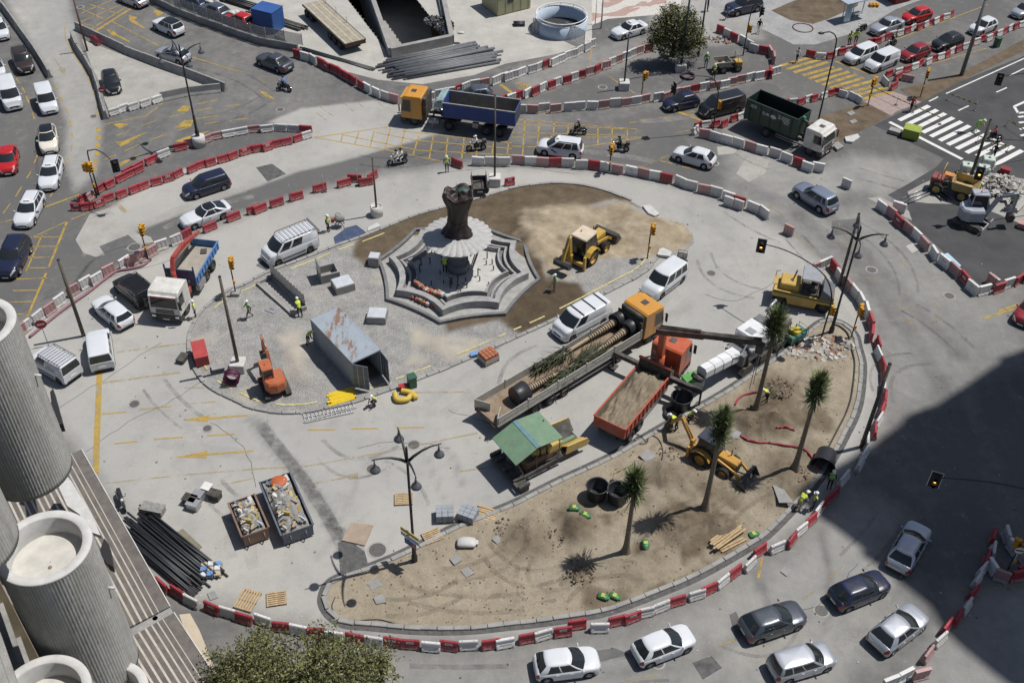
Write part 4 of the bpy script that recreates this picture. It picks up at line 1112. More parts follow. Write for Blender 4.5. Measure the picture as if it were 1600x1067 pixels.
car("hatch5",c1(1065,332),(-115,-32),"silver","silver hatchback behind the four-armed street lamp on the upper left road",RU)
car("hatch5",(207,-3),(-1,-.38),"silver","silver hatchback cut off by the top edge at upper left",RU)
car("hatch",c1(1195,2),(-1,-.35),"blue","pale blue car cut off by the top edge inside the fenced yard","cars parked in the fenced yard")
car("hatch5",c1(1325,60),(-1,-.4),"slate","dark grey car heaped with white sacks in the fenced yard","cars parked in the fenced yard")
car("hatch",c1(1482,118),(-1,-.4),"red","red car parked in the fenced yard beside the blue container","cars parked in the fenced yard")
car("hatch",c1(685,500),(.3,1),"black","black hatchback parked alone on the concrete triangle",None)
car("sedan",c2(112,380),(-110,-42),"grey","dark grey saloon driving left behind the motorcyclist",RU)
car("hatch5",c2(1345,585),(-1,.12),"slate","dark hatchback half hidden behind the blue tipper trailer",RU)
car("sedan",c3(725,180),(-1,.3),"white","white taxi saloon turning beside the leafy tree",None,extras="TS",cat="taxi")
car("suv",c3(1430,40),(-1,.22),"navy","dark off-road car at the top beside the zebra crossing",None,extras="R",sc=1.05)
car("hatch",c3(1045,625),(-125,27),"navy","dark blue hatchback leading the black passenger van",RU)
car("vanlg",c3(1292,655),(-150,38),"black","black passenger van behind the dark blue hatchback",RU,cat="van",sc=.97)
car("mpv",c3(297,908),(-173,-22),"white","white taxi people carrier with a dark stripe on the roundabout",RU,extras="TSR",cat="taxi",sc=1.02)
car("hatch5",c3(1125,962),(-155,-45),"white","white hatchback with door lettering entering the roundabout",RU)
Q = "cars queuing on the upper right road"
car("hatch",c4(920,92),(-1,.3),"red","red hatchback parked by the kiosk at the top right",Q)
car("sedan",c4(735,158),(-1,.36),"silver","silver saloon parked beyond the striped barriers",Q)
car("hatch",c4(1330,160),(-1,.42),"white","white hatchback last in the right-hand queue",Q)
car("hatch",(1602,15),(-1,.42),"silver","silver car cut off by the top right edge",Q)
car("hatch5",c4(1110,255),(-1,.36),"black","black hatchback behind the red car in the queue",Q)
car("hatch",c4(910,320),(-1,.38),"darkred","dark red hatchback behind the small white van",Q)
car("mpv",c4(573,332),(-1,.4),"white","white people carrier first at the yellow crossing",Q,sc=.97)
car("vans",c4(700,378),(-1,.42),"white","small white delivery van with blue lettering at the yellow crossing",Q,cat="van",rims="steel_wheel",sc=.97)
car("mpv",c5(1272,112),(-170,55),"navy","dark blue people carrier beside the red barrier row",RU)
car("coupe",c5(1268,290),(-180,65),"white","white coupe with a black roof nose to the red barriers",RU,roofcol="black")
PK = "vehicles parked inside the works"
car("vansg",c5(825,758),(-110,-92),"black","black van with a roof rack parked beside the crane lorry",PK,cat="van",extras="Kk",rims="steel_wheel")
car("wagon",c5(690,888),(-112,-92),"white","white estate parked behind the black van",PK,sc=.94)
car("vansg",(156,543),(-.13,-1),"white","white glazed van parked at the foot of the leaning pole",PK,cat="van",rims="steel_wheel")
VAN_INFON = car("vans",(84,568),(-1,-.56),"white","white van with a ladder rack and black lettering beside the ribbed balconies",PK,cat="van",extras="K",rims="steel_wheel")
car("vanlg",c6(205,500),(-205,85),"white","white van with a full ladder rack at the fountain island kerb",PK,cat="van",extras="K",rims="steel_wheel")
car("vanl",(908,500),(-1,.53),"white","white van with three roof bars beside the long trailer",PK,cat="van",extras="B",rims="steel_wheel")
car("vansg",c7(938,705),(-110,84),"white","small white glazed van parked in front of the yellow lorry cab",PK,cat="van",rims="steel_wheel")
car("suv",c8(290,188),(-134,-85),"bluegrey","blue-grey crossover crossing the right side of the roundabout",None)
B = "cars on the near road"
car("hatch5",c16(875,215),(130,-225),"silver","silver hatchback lying wholly in the big shadow",B)
car("hatch",c16(570,485),(210,-85),"navy","dark blue hatchback at the edge of the big shadow",B)
car("hatch5",c16(812,720),(170,-130),"silver","silver hatchback nearest the right-hand barriers",B)
car("mpv",c16(215,925),(240,-70),"silver","silver high-roofed car at the bottom right",B,sc=.92)
car("hatch5",(1209,968),(63.5,-21.4),"grey","dark grey hatchback between white and dark blue hatchbacks",B)
car("hatch",(886,1034),(71,-9),"white","white five-door hatchback cut close to the bottom edge",B)
car("hatch",(1038,1005),(57,-22),"white","white three-door hatchback behind the dark grey one",B,sc=.95)
car("hatch5",(1612,482),(-.8,1),"darkred","dark red car cut off by the right edge",None)
# ------------------------------------------------------------------ water-filled plastic barriers
def barrier_mesh_a():
 xs = [-.52,-.47,-.30,-.29,-.15,-.14,.14,.15,.29,.30,.47,.52]
 R = []
 for x in xs:
  e = .82 if abs(x) > .5 else 1
  slot = .145 < abs(x) < .295
  rec = .13 < abs(x) < .31
  b = .12 if slot else 0
  wmid = .15 if rec else .20
  prof = [(.22,b),(.22,.14),(wmid,.26),(.13,.40),(.10,.44),(.10,.72),(.075,.78),(.05,.80)]
  ring = [(x,-y * e,z) for y,z in prof] + [(x,y * e,z) for y,z in reversed(prof)]
  R.append(ring)
 m = MB(); m.loft(R)
 for x in (-.33,.33): m.lathe([(.035,.79),(.035,.83),(.02,.83)],(x,0,0),8)
 return m.mesh("barrier")
def barrier_mesh_b():
 m = MB()
 xs = [-.55,-.53,-.38,-.36,-.2,-.18,-.02,.02,.18,.2,.36,.38,.53,.55]
 R = []
 for i,x in enumerate(xs):
  w = .085 if i % 4 in (1,2) else .105
  if abs(x) > .54: w = .07
  prof = [(.19 if abs(x) < .54 else .12,0 if abs(x) > .3 else .06),(.19,.08),(w + .02,.20),(w,.26),(w,.88),(.11,.90),(.11,.97),(.08,.98)]
  R.append([(x,-y,z) for y,z in prof] + [(x,y,z) for y,z in reversed(prof)])
 m.loft(R)
 return m.mesh("barrier")
BA,BB = barrier_mesh_a(),barrier_mesh_b()
def plastic(name,rgb,var=.12):
 nb = NB(name); n = nb.noise(2.2,5,.7)
 c = nb.mix(nb.ramp(n,.3,.75),tuple(q * (1 - var) for q in rgb),rgb)
 oi = nb.nt.nodes.new("ShaderNodeObjectInfo")
 c = nb.mix(1.0,c,nb.mix(oi.outputs["Random"],(.80,.78,.78),(1.1,1.1,1.1)),'MULTIPLY')
 sep = nb.nt.nodes.new("ShaderNodeSeparateXYZ"); nb.link(nb.pos,sep.inputs[0])
 dirt = nb.ramp(nb.math('ADD',sep.outputs[2],nb.ramp(nb.noise(5,4),.3,.7,-.2,.2)),.0,.38,.7,.05)
 c = nb.mix(dirt,c,(.27,.25,.22))
 nb.color(c); nb.rough(.5); return nb.m
PLA = dict(R=plastic("red_plastic",(.33,.020,.036)),W=plastic("white_plastic",(.63,.63,.62)),P=plastic("faded_pink_plastic",(.43,.25,.25)),S=plastic("soft_red_plastic",(.36,.05,.06)))
CN = dict(R="red",W="white",P="faded pink",S="worn red")
STK = M("sticker_white",(.62,.62,.6),.6,var=.1); STKI = M("sticker_ink",(.12,.13,.16),.6,var=0)
def barrier(p,rz,col,label,group,kind='A',sticker=False,sc=1.0):
 o = olink("plastic_barrier",BA if kind == 'A' else BB,[PLA[col]],None)
 o.location = p; o.rotation_euler = (random.uniform(-.02,.02),0,rz); o.scale = (sc,1,random.uniform(.97,1.03))
 tag(o,label,"barrier",group)
 if sticker:
  s = MB(); y = .103 if kind == 'A' else .115
  for sg in (-1,1): s.obox((0,sg * y,.60),(.42,.006,.2))
  s = s.B("sticker",STK,o); t = MB()
  for sg in (-1,1): t.obox((0,sg * (y + .004),.60),(.30,.006,.06))
  t.B("sticker_print",STKI,s)
 return o
def row(k,pts,cols,where,frm,kind='A',group=None,stick=()):
 """cols: colour letters in order; pts: surveyed points (one per barrier if equal in number, else a polyline)"""
 P = [GC(k,x,y,.42) if k else G(x,y,.42) for x,y in PX(pts)]
 P = [Vc((p.x,p.y,0)) for p in P]
 n = len(cols)
 if len(P) == n and n > 2:
  ps = [(P[i],(P[min(i + 1,n - 1)] - P[max(i - 1,0)]).normalized()) for i in range(n)]
  gap = sum((P[i + 1] - P[i]).length for i in range(n - 1)) / (n - 1)
 else:
  ps = polyline_points(P,n); gap = sum((b - a).length for a,b in zip(P,P[1:])) / n
 sc = max(.8,min(1.25,gap / (1.06 if kind == 'A' else 1.12)))
 for i,(p,d) in enumerate(ps):
  if cols[i] == '-': continue
  p = p + Vc((random.gauss(0,.08),random.gauss(0,.08),0))
  barrier(p,atan2(d.y,d.x) + random.gauss(0,.10),cols[i],"%s plastic barrier, %s %s %s" % (CN[cols[i]],ordn(i + 1),frm,where),group or ("plastic barriers " + where),kind,i in stick,sc)
# near row, read one by one
row(0,"255.6,913 274.5,925 301,940 325,949 352,956 378,964 409,969 438,978 467,983 492,987 521,992 553,996 586,999 611,1001 643,1004 673,1004.5 703.6,1005.7 735,1006 767,1004.5 792,1002 822.8,995.6 851.9,990.5 881,985.5 906,975.4 934,978 960.7,970 986,962.7 1011,955 1034,946 1059,938.7 1086,928.5 1108.7,918 1129,906 1151.7,893 1170.6,878 1190,861 1215,854 1235.4,841 1252,826 1266,811 1277,797","RRWRWRWRWRWRWRRWRWRWRWRRWRRWWRWRWRWRWRWRW","in the near row below the sand island","from the left",'A',None,(3,13,14,16,22,26,28))
row(0,"1286,788 1301,771 1319,748","RRW","at the right tip of the sand island","from the front")
row(0,"1345,724 1352,708 1359,690 1365,672 1372,655 1378,638 1381,620 1382,603 1382,586 1378,570 1373,553 1369,537","WWWRWRRWRRWR","along the right edge of the sand island","from the front",'A')
row(0,"1361,520 1361,503 1353,484 1345,470 1337,457 1326,446 1312,431 1303,417","RSWWWPWR","beside the yellow roller","from the front",'B')
row(8,"300,630 335,612 372,598","PWW","behind the yellow roller","from the left",'B')
row(8,"705,255 765,285 812,335 865,378 920,428 970,482 1030,540 1085,590 1150,640 1210,695 1268,752","WPRPWPWWPRW","in the slanting row by new asphalt","from the top",'B',None,(2,7,9,10))
row(8,"1345,772 1422,752 1485,728 1545,697 1600,680","WRWRR","at the right end of the slanting row","from the left",'B')
row(8,"1378,700 1405,722","PW","loose behind the corner of the slanting row","from the back",'B')
row(8,"790,250 820,260","WW","leaning behind the top of the slanting row","from the left",'B')
row(16,"1408,160 1390,240 1362,300 1325,368 1295,432 1263,500 1220,590 1168,655 1112,725 1060,790 985,880","RWRWWRWRRWP","in the right-hand row in shadow","from the top",'A')
row(16,"1480,165 1510,240 1565,280","WWW","behind the right-hand row in shadow","from the left",'B')
row(16,"1390,350 1445,410 1525,410 1570,360","WPRR","round the shaded traffic light","from the left",'B')
row(16,"950,1000 830,1025 760,1065","PWW","at the bottom of the right-hand row","from the right",'B')
row(0,"748,253 767,253 790,253 810,252.5 828,253 847,253.5 867,254.5 887,255.5 907.5,257 926.5,259 946.7,262 965.7,265 986,268 1005,271.5 1025,275.5 1044,279 1063,284 1082,290 1101,295.5 1120,300.5 1138,308 1157,315 1176,324 1193,333","WWWPWPRWWRWPWPWRWWPWWRWW","along the far edge of the roundabout","from the left",'B',None,(12,))
row(7,"1312,208 1425,250","WW","just inside the roundabout's far edge","from the left",'B')
row(3,"-15,675 60,675 130,675 200,675 275,670 350,665 425,660 490,655 565,650 635,640 700,635 765,622 825,615 895,605 950,595 1010,578 1065,562 1125,550 1185,542 1245,533 1305,522 1360,512 1415,497 1470,483 1525,472 1578,460","PWPWPWWWPWPWPWPPPRWPWPPWWR","behind the dark blue hatchback","from the left",'B')
row(3,"-5,608 40,595 95,580 145,565 195,548 245,530 290,512 335,496 380,478 425,462 475,445 525,425 575,406 617,386 660,367 705,347 745,330 790,312 835,300","WRWRWRWRWRPRPWPWWPR","running up to the leafy tree","from the left",'B')
row(3,"-25,478 15,465 65,450 120,432 170,415 215,398 255,382 297,366 340,350 380,332 420,312 462,295 493,275","WWWWWRWWWWWWW","below the round well","from the left",'B')
row(2,"252,335 300,352 350,372 398,392 438,412 480,432 520,452 562,474 605,497 648,525 690,550 735,575 790,598 850,612","RWWRRRRRRSWWWP","curving below the pipe stack","from the left",'B',None,(4,))
row(2,"1075,602 1135,585 1200,568 1248,558 1300,540 1355,525 1420,515 1478,497 1535,480","WWWRWWPWW","above the blue tipper trailer","from the left",'B',None,(3,))
row(2,"1525,625 1565,607 1605,595","RWR","at the tail of the blue tipper trailer","from the left",'B')
row(0,"200,266 215,259 234,249 255.5,239 283,229 301,223 320,217 337,212.5 357,209 377,204 395,201 418,200 438,200 459.5,201 476,202.5","RRRWRPPPWWPWWWR","in the red island back row","from the left",'A')
row(0,"119,323 133,322 152,317 169.5,309 188.5,303 206,295.5 225,289 243,283 260.6,278 277,271 296,263.5 312,257 330,253 348,248 364,243 381,236.5 396,233 401,232 415,229 431,224 448,220 464.5,215 480,210","RRRRRRRRRRRRRRRRRRRRRRW","in the red island front row","from the left",'A',None,(0,2,8,15,18))
row(5,"510,195 560,175 615,132 675,105 740,75 790,45 850,17","RPRRRRR","at the red island's left tip","from the left",'A')
row(5,"120,1015 165,990 225,940 295,885 370,832 440,770 520,730 605,690 680,645 760,600 820,575 875,550 930,530 995,492 1085,455 1150,420","PWWPWPWWPWPPPWWR","in the slanting row beside the purple hose","from the left",'B')
row(5,"1300,365 1440,310 1565,262","RRR","spaced out past the blue lorry","from the left",'A')
row(6,"30,258 125,220 250,180 390,135 535,97 605,73 685,88 720,58","RRRRRRRR","scattered along the upper kerb","from the left",'A')
row(1,"705,690 762,670 828,650 898,635 965,615","WWWWW","in front of the concrete triangle","from the left",'A')
row(1,"568,238 605,258","RR","at the back of the concrete triangle","from the left",'A')
row(4,"262,330 320,342 385,340 430,325 462,315 500,302 530,290 640,258 675,250 705,238 735,225 770,213 815,200 857,187 900,175 933,163 970,150 1003,138 1038,125 1070,113 1103,102 1138,88","RWRWRPRRRPRWWRWRWRWRWR","beyond the upper right road","from the left",'A')
row(4,"752,455 800,440 855,425 905,407 945,390 985,375 1025,360 1063,345 1103,330 1140,315 1178,300 1222,285 1255,270 1290,257 1325,243 1362,230 1398,215 1430,203 1465,188 1500,173 1533,160 1565,147 1600,135","RWRWRWRWRWRWRWRWRWRWRWR","this side of the upper right road","from the left",'A')
row(4,"735,500 770,530 805,468 865,482","WRSP","bunched by the yellow crossing","from the left",'A')
row(4,"110,637 150,632 195,625 245,610 290,600 340,585 385,573 430,562 475,575 520,595 555,615","RWRWRWRRWWW","above the dark green lorry","from the left",'A')
row(3,"1130,800 1150,778 1205,770 1255,762 1310,755 1370,728 1412,718 1452,708","WRWRRRWR","left of the dark green lorry","from the left",'A')
row(0,"1102,210 1119,215 1135,219 1153,224 1173,229 1191,235 1209,240 1227,246 1245.5,254 1262,260.5 1278,263","PWWWPWWWRWW","in front of the dark green lorry","from the left",'B')
row(3,"1285,190 1330,210 1370,232 1420,256 1465,280 1500,302 1548,312","RWRWWWR","beside the paved crossing at the top","from the left",'B')
row(4,"15,322 35,360 12,450 50,440","PPRW","clustered left of the yellow crossing","from the back",'B')
row(8,"452,95 508,118","W","standing alone by the blue-grey crossover","from the left",'B')
row(8,"90,385 150,410","P","standing alone left of the right-hand lamp","from the left",'B')
row(2,"1225,1003 1262,1018","RR","beside the standing worker","from the left",'A')
row(6,"1535,100 1600,98","R","by the small black trailer","from the left",'A',None,(0,))
# ------------------------------------------------------------------ walls, ramp, well, fountain, buildings
gc_m = MATS["grey_concrete"]; ks_m = MATS["kerb_stone"]
def jersey_mesh(L):
 prof = [(-.3,0),(-.3,.08),(-.16,.34),(-.09,.95),(.09,.95),(.16,.34),(.3,.08),(.3,0)]
 m = MB()
 R = []
 for x in (-L / 2,-L / 2 + .02,-L * .3,-L * .3 + .01,-L * .22,-L * .22 + .01,L * .22 - .01,L * .22,L * .3 - .01,L * .3,L / 2 - .02,L / 2):
  lift = .09 if L * .22 < abs(x) < L * .3 else 0
  k = .96 if abs(x) > L / 2 - .01 else 1
  R.append([(x,y * k,max(z,lift)) for y,z in prof])
 m.loft([list(reversed(r)) for r in R]); return m.mesh("concrete_barrier")
JM = jersey_mesh(3.0)
def jersey(k,pts,where,frm="from the top"):
 P = [GC(k,x,y,.45) for x,y in PX(pts)]; P = [Vc((p.x,p.y,0)) for p in P]
 L = sum((b - a).length for a,b in zip(P,P[1:])); n = max(1,round(L / 3.03))
 for i,(p,d) in enumerate(polyline_points(P,n)):
  o = olink("concrete_barrier",JM,[gc_m],None); o.location = p; o.rotation_euler = (0,0,atan2(d.y,d.x)); o.scale = (L / n / 3.03,1,random.uniform(.97,1.03))
  tag(o,"grey concrete barrier, %s %s %s" % (ordn(i + 1),frm,where),"barrier","concrete barriers " + where)
jersey(1,"-60,-80 0,15 70,110 150,222 215,312 265,392 305,460","along the left parapet line")
jersey(1,"442,215 470,285 530,375 580,465 612,565 637,665 652,715","left of the concrete triangle")
jersey(1,"468,160 600,222 800,318 1000,395 1200,465 1395,540","right of the concrete triangle")
jersey(1,"990,600 1170,562 1362,542","across the tip of the concrete triangle","from the left")
# fenced yard: concrete plinth with mesh panels
FN = PC(1,"900,-10 1000,38 1100,88 1230,138 1340,176 1450,218 1581,262") + PC(2,"60,278 140,292 260,315")
yf = thing("yard_fence","mesh fence on a low concrete plinth along the yard","fence",FN[0])
o = wall_strip(MB(),[tuple((p - FN[0])[:2]) for p in FN],.35,0,.75).B("plinth",gc_m,yf)
nbm = NB("mesh_screen"); nbm.color(nbm.mix(.5,(.3,.31,.32),(.36,.36,.36))); nbm.b.inputs["Alpha"].default_value = .42; nbm.rough(.7)
for p,d in polyline_points(FN,11):
 q = p - FN[0]; rz = atan2(d.y,d.x)
 m = Matrix.Translation(q) @ Matrix.Rotation(rz,4,'Z')
 MB().box(-1.7,1.7,-.01,.01,.8,2.1,m).B("mesh_panel",nbm.m,yf)
 MB().box(1.72,1.78,-.03,.03,.7,2.2,m).B("fence_post",M("galvanised",(.42,.43,.44),.45,.6,.15),yf)
galv = MATS["galvanised"]
# ramp pit walls
rp = thing("ramp_wall","pale concrete retaining wall round the open ramp pit","wall",(0,0,0))
ring = [tuple(p[:2]) for p in [PIT[0] + Vc((-4,30,0)),PIT[1],PIT[2],PIT[3] + Vc((0,30,0))]]
wall_strip(MB(),ring[:2],.55,-5,1.05).B("side_wall",ks_m,rp)
wall_strip(MB(),[ring[1],ring[2]],.55,-5,1.08).B("end_wall",ks_m,rp)
wall_strip(MB(),ring[2:],.55,-5,1.05).B("side_wall",ks_m,rp)
rib = M("rust_brown",(.10,.055,.035),.9,var=.3,scale=4)
a,b = Vc((*ring[2],0)),Vc((*ring[3],0)); d = (b - a).normalized(); nrm = Vc((-d.y,d.x,0))
inw = nrm if (Vc((*ring[0],0)) - a).dot(nrm) > 0 else -nrm
MB().bar(a + inw * 1.2 + d * 1 + Vc((0,0,-3.3)),b + inw * 1.2 + Vc((0,0,-3.3)),.9,.5).B("ledge",rib,rp)
MB().tube([a + inw * .5 + d * 1 + Vc((0,0,.2)),a + inw * .5 + d * 12 + Vc((0,0,.5)),b + inw * .5 + Vc((0,0,.3))],.1).B("handrail",galv,rp)
# round well
wc = GC(3,305,105,1.45); wr = 3.0
w = thing("round_well","round white well wall with blue lining and screens","well",(wc.x,wc.y,0))
MB().lathe([(wr,0),(wr,1.45),(wr - .18,1.45),(wr - .18,.06)],n=40,caps=False).B("ring_wall",M("well_blue",(.42,.50,.60),.6,var=.1),w)
MB().torus((0,0,1.85),wr - .09,.05,36,6).B("top_rail",M("rail_white",(.72,.73,.74),.4,var=0),w)
MB().torus((0,0,1.49),wr - .05,.06,36,6).B("rim",MATS["rail_white"],w)
MB().lathe([(wr - .2,.03),(.05,.04)],n=36,caps=False).B("well_floor",M("well_dark",(.03,.03,.032),.9,var=.3,scale=3),w)
for k in range(12):
 t = 2 * pi * k / 12
 MB().cyl((cos(t) * (wr - .09),sin(t) * (wr - .09),1.45),(cos(t) * (wr - .09),sin(t) * (wr - .09),1.86),.03,n=6).B("rail_post",MATS["rail_white"],w)
for i,(p,q) in enumerate((((128,205),(262,240)),((262,245),(330,245)),((330,232),(445,285)))):
 A,Bq = GC(3,*p),GC(3,*q)
 s = thing("screen_panel",["left","middle","right"][i] + " grey mesh screen in front of the round well","screen",A,0,"screens round the well")
 MB().bar((0,0,.95),Bq - A + Vc((0,0,.95)),.03,1.7).B("mesh",nbm.m,s)
 for z in (.1,1.8): MB().bar((0,0,z),Bq - A + Vc((0,0,z)),.05,.05).B("frame_rail",galv,s)
 for e in (Vc((0,0,0)),Bq - A): MB().bar(e,e + Vc((0,0,1.85)),.06,.06).B("frame_post",galv,s)
# kiosk / site hut, top
hc = GC(2,1540,80)
hut = thing("site_cabin","pale olive site cabin with a flat roof at the top","cabin",G(803,20),heading((803,20),(1,-.25)))
olive = M("olive_panel",(.34,.33,.20),.6,var=.08)
MB().box(-2.3,2.3,0,3.6,.1,2.7).B("cabin_wall",olive,hut)
MB().box(-2.4,2.4,-.1,3.7,2.7,2.82).B("roof",M("roof_grey",(.4,.4,.38),.7,var=.15),hut)
for i in range(5): MB().box(-2.2 + i * 1.05,-2.15 + i * 1.05,-.04,0,.2,2.6).B("panel_rib",olive,hut)
MB().box(-.9,-.1,-.03,0,1.3,2.1).B("window",glass,hut)
# ---- fountain
rimw = [(658,357),(603.4,397.2),(615.8,448.8),(691,481.8),(783.8,465.3),(828,424),(806.5,374.5)]
P = [G(u,v,1.0) for u,v in rimw]
fc = Vc((sum(p.x for p in (P[1],P[5],P[0],P[4],P[2],P[6])) / 6,sum(p.y for p in (P[1],P[5],P[0],P[4],P[2],P[6])) / 6,0))
angs = sorted(atan2(p.y - fc.y,p.x - fc.x) for p in P)
FR = sum((Vc((p.x,p.y,0)) - fc).length for p in P) / 7
a0 = atan2(P[3].y - fc.y,P[3].x - fc.x)
ft = thing("fountain","star-shaped stone fountain under construction with a fluted bowl","fountain",(fc.x,fc.y,0))
def star(R,dip,z,k=8,n=8):
 out = []
 for i in range(n):
  t0,t1 = a0 + 2 * pi * i / n,a0 + 2 * pi * (i + 1) / n
  p,q = Vc((cos(t0),sin(t0),0)) * R,Vc((cos(t1),sin(t1),0)) * R
  m = (p + q) / 2; inn = -m.normalized()
  for j in range(k):
   t = j / k
   v = p.lerp(q,t) + inn * (dip * R * 4 * t * (1 - t)); out.append((v.x,v.y,z))
 return out
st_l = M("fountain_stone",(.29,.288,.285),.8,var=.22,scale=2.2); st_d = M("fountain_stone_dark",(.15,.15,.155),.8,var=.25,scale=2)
def band(R0,R1,dip,z0,z1,name,m,dip1=None):
 mb = MB(); a,b = star(R0,dip,0),star(R1,dip if dip1 is None else dip1,0); N = len(a)
 R = []
 for (p,q) in zip(a,b):
  R.append([(p[0],p[1],z0),(p[0],p[1],z1),(q[0],q[1],z1),(q[0],q[1],z0)])
 R.append(R[0]); mb.loft(R,False,False); return mb.B(name,m,ft)
band(FR * 1.0,FR * .90,.095,.05,.78,"outer_parapet",st_l)
band(FR * .84,FR * .80,.095,.05,.55,"inner_parapet",st_l)
band(FR * .72,FR * .69,.095,.05,.72,"basin_parapet",st_l)
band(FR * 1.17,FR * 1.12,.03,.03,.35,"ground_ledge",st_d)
MB().sheet(star(FR * 1.15,.03,.10)).B("ledge_floor",M("ledge_floor",(.30,.295,.28),.85,var=.2),ft)
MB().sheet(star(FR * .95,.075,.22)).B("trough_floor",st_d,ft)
MB().sheet(star(FR * .70,.075,.30)).B("basin_floor",M("basin_floor",(.44,.43,.415),.85,var=.15,scale=1.2),ft)
MB().lathe([(.95,.28),(.95,1.1),(.85,1.1),(.85,3.0),(1.0,3.3),(.6,3.45)],n=8).B("column",M("column_stone",(.17,.17,.18),.8,var=.25,scale=3),ft)
DZ,DR = 3.75,2.75
mb = MB(); NP = 28; white = M("bowl_white",(.37,.367,.358),.6,var=.14,scale=3)
pet = []
for i in range(NP):
 t0 = 2 * pi * i / NP; m2 = MB(); R = []
 for r,z in ((.75,.22),(1.3,.20),(2.0,.12),(2.6,.0),(2.75,-.06)):
  row_ = []
  for j in range(5):
   t = t0 + (2 * pi / NP) * (j / 4)
   h = sin(pi * j / 4)
   rr = r + (.14 * h if r > 2.5 else 0)
   row_.append((cos(t) * rr,sin(t) * rr,DZ + z + .05 * h * (r / 2.75)))
  R.append(row_)
 m2.loft(R,False,False,False); m2.B("petal",white,ft)
mb.lathe([(.6,DZ - .35),(1.6,DZ - .28),(2.5,DZ - .2),(2.72,DZ - .1),(2.72,DZ - .085),(2.0,DZ + .05),(.7,DZ + .16)],n=48).B("bowl",st_l,ft)
for i in range(0,NP):
 t = 2 * pi * i / NP; MB().sphere((cos(t) * 2.72,sin(t) * 2.72,DZ - .1),.11,6,4).B("bowl_bead",st_l,ft)
for i in range(34):
 t = random.uniform(0,6.28); r = random.uniform(1.5,FR * .6)
 mb = MB(); x,y = cos(t) * r,sin(t) * r; h = random.uniform(.3,.75)
 mb.cyl((x,y,.3),(x,y,.3 + h),.05,n=8)
 if i % 2: mb.cyl((x,y,.3 + h),(x + random.uniform(-.5,.5),y + random.uniform(-.5,.5),.3 + h),.05,n=8)
 mb.B("pipe_stub",M("pipe_dark",(.06,.06,.062),.6,var=.2),ft)
for k in (0,1,2):
 t = .1 + .18 * k
 MB().bar((cos(t) * 1.2,sin(t) * 1.2 - .2,.4),(cos(t) * 1.6 + .4,sin(t) * 1.6 - .2,3.2),.08,.08).B("prop",ks_m,ft)
# wrapped statue on the bowl
sw = thing("wrapped_statue","statue wrapped in dark brown tarpaulin standing on the fountain bowl","statue",(fc.x,fc.y,0))
prof = [(.92,3.92),(.95,4.15),(.78,4.45),(.62,4.9),(.60,5.5),(.68,6.2),(.82,6.9),(.96,7.5),(1.06,7.95),(1.04,8.2),(.96,8.22),(.70,8.02),(.30,8.1),(.02,7.95)]
R = []; n = 40
for k in range(len(prof) - 1):
 for s in range(3):
  t = s / 3; r = prof[k][0] * (1 - t) + prof[k + 1][0] * t; z = prof[k][1] * (1 - t) + prof[k + 1][1] * t
  ring = []
  for i in range(n):
   a = 2 * pi * i / n
   f = 1 + .05 * sin(a * 7 + z * 1.3) + .045 * sin(a * 11 - z * 2.1) + .11 * sin(a * 2 + .6 + z * .5) + .05 * sin(a * 3 - z)
   ring.append((cos(a) * r * f * 1.26 + .06 * (z - 5),sin(a) * r * f * 1.05,z + (.05 + .1 * max(0,z - 7)) * sin(a * 5 + 1) + .12 * max(0,z - 7.3) * cos(a * 2)))
  R.append(ring)
mb = MB(); mb.sh(True); mb.loft(R); mb.B("tarpaulin",M("tarp_brown",(.024,.014,.013),.55,var=.35,scale=2.5,bump=.5,fine=6),sw)
mb = MB(); mb.sphere((.55,.35,8.0),.62,14,8,(.9,.75,.5)); mb.B("tarpaulin_cap",M("tarp_green",(.035,.075,.06),.5,var=.2,bump=.4,fine=8),sw)
for z in (4.45,5.3): MB().torus((0,0,z),.74,.02,24,5).B("rope",M("rope",(.1,.08,.06),.9,var=0),sw)
MB().cyl((0,0,8.0),(0,0,9.2),.02,n=6).B("rod",galv,sw)
sw.scale = (1,1,.95); sw.location = (fc.x,fc.y,.19)
# boxes and sacks stored in the fountain trough
for i in range(20):
 t = a0 - .75 + i * .036; rr = FR * (.93 if i % 2 else .76)
 c = fc + Vc((cos(t) * rr * .92,sin(t) * rr * .92,0))
 col = random.choice([(.32,.24,.15),(.5,.5,.5),(.2,.25,.32),(.45,.1,.08),(.5,.48,.44)])
 z0 = .73 if not i % 2 else .24
 nm = "material_box"
 o = thing(nm,"small box or sack, %s from the left along the fountain's near side" % ordn(20 - i),"box",(c.x,c.y,z0),random.uniform(0,3),"boxes stored on the fountain")
 MB().bbox(-.2,.2,-.14,.14,0,random.uniform(.16,.3),.02).B("carton",M("box_col%d" % (i % 5),col,.8,var=.1),o)
 MB().box(-.2,.2,-.02,.02,.15,.152 + .15).B("tape_band",M("tape_tan",(.4,.33,.2),.6,var=0),o)
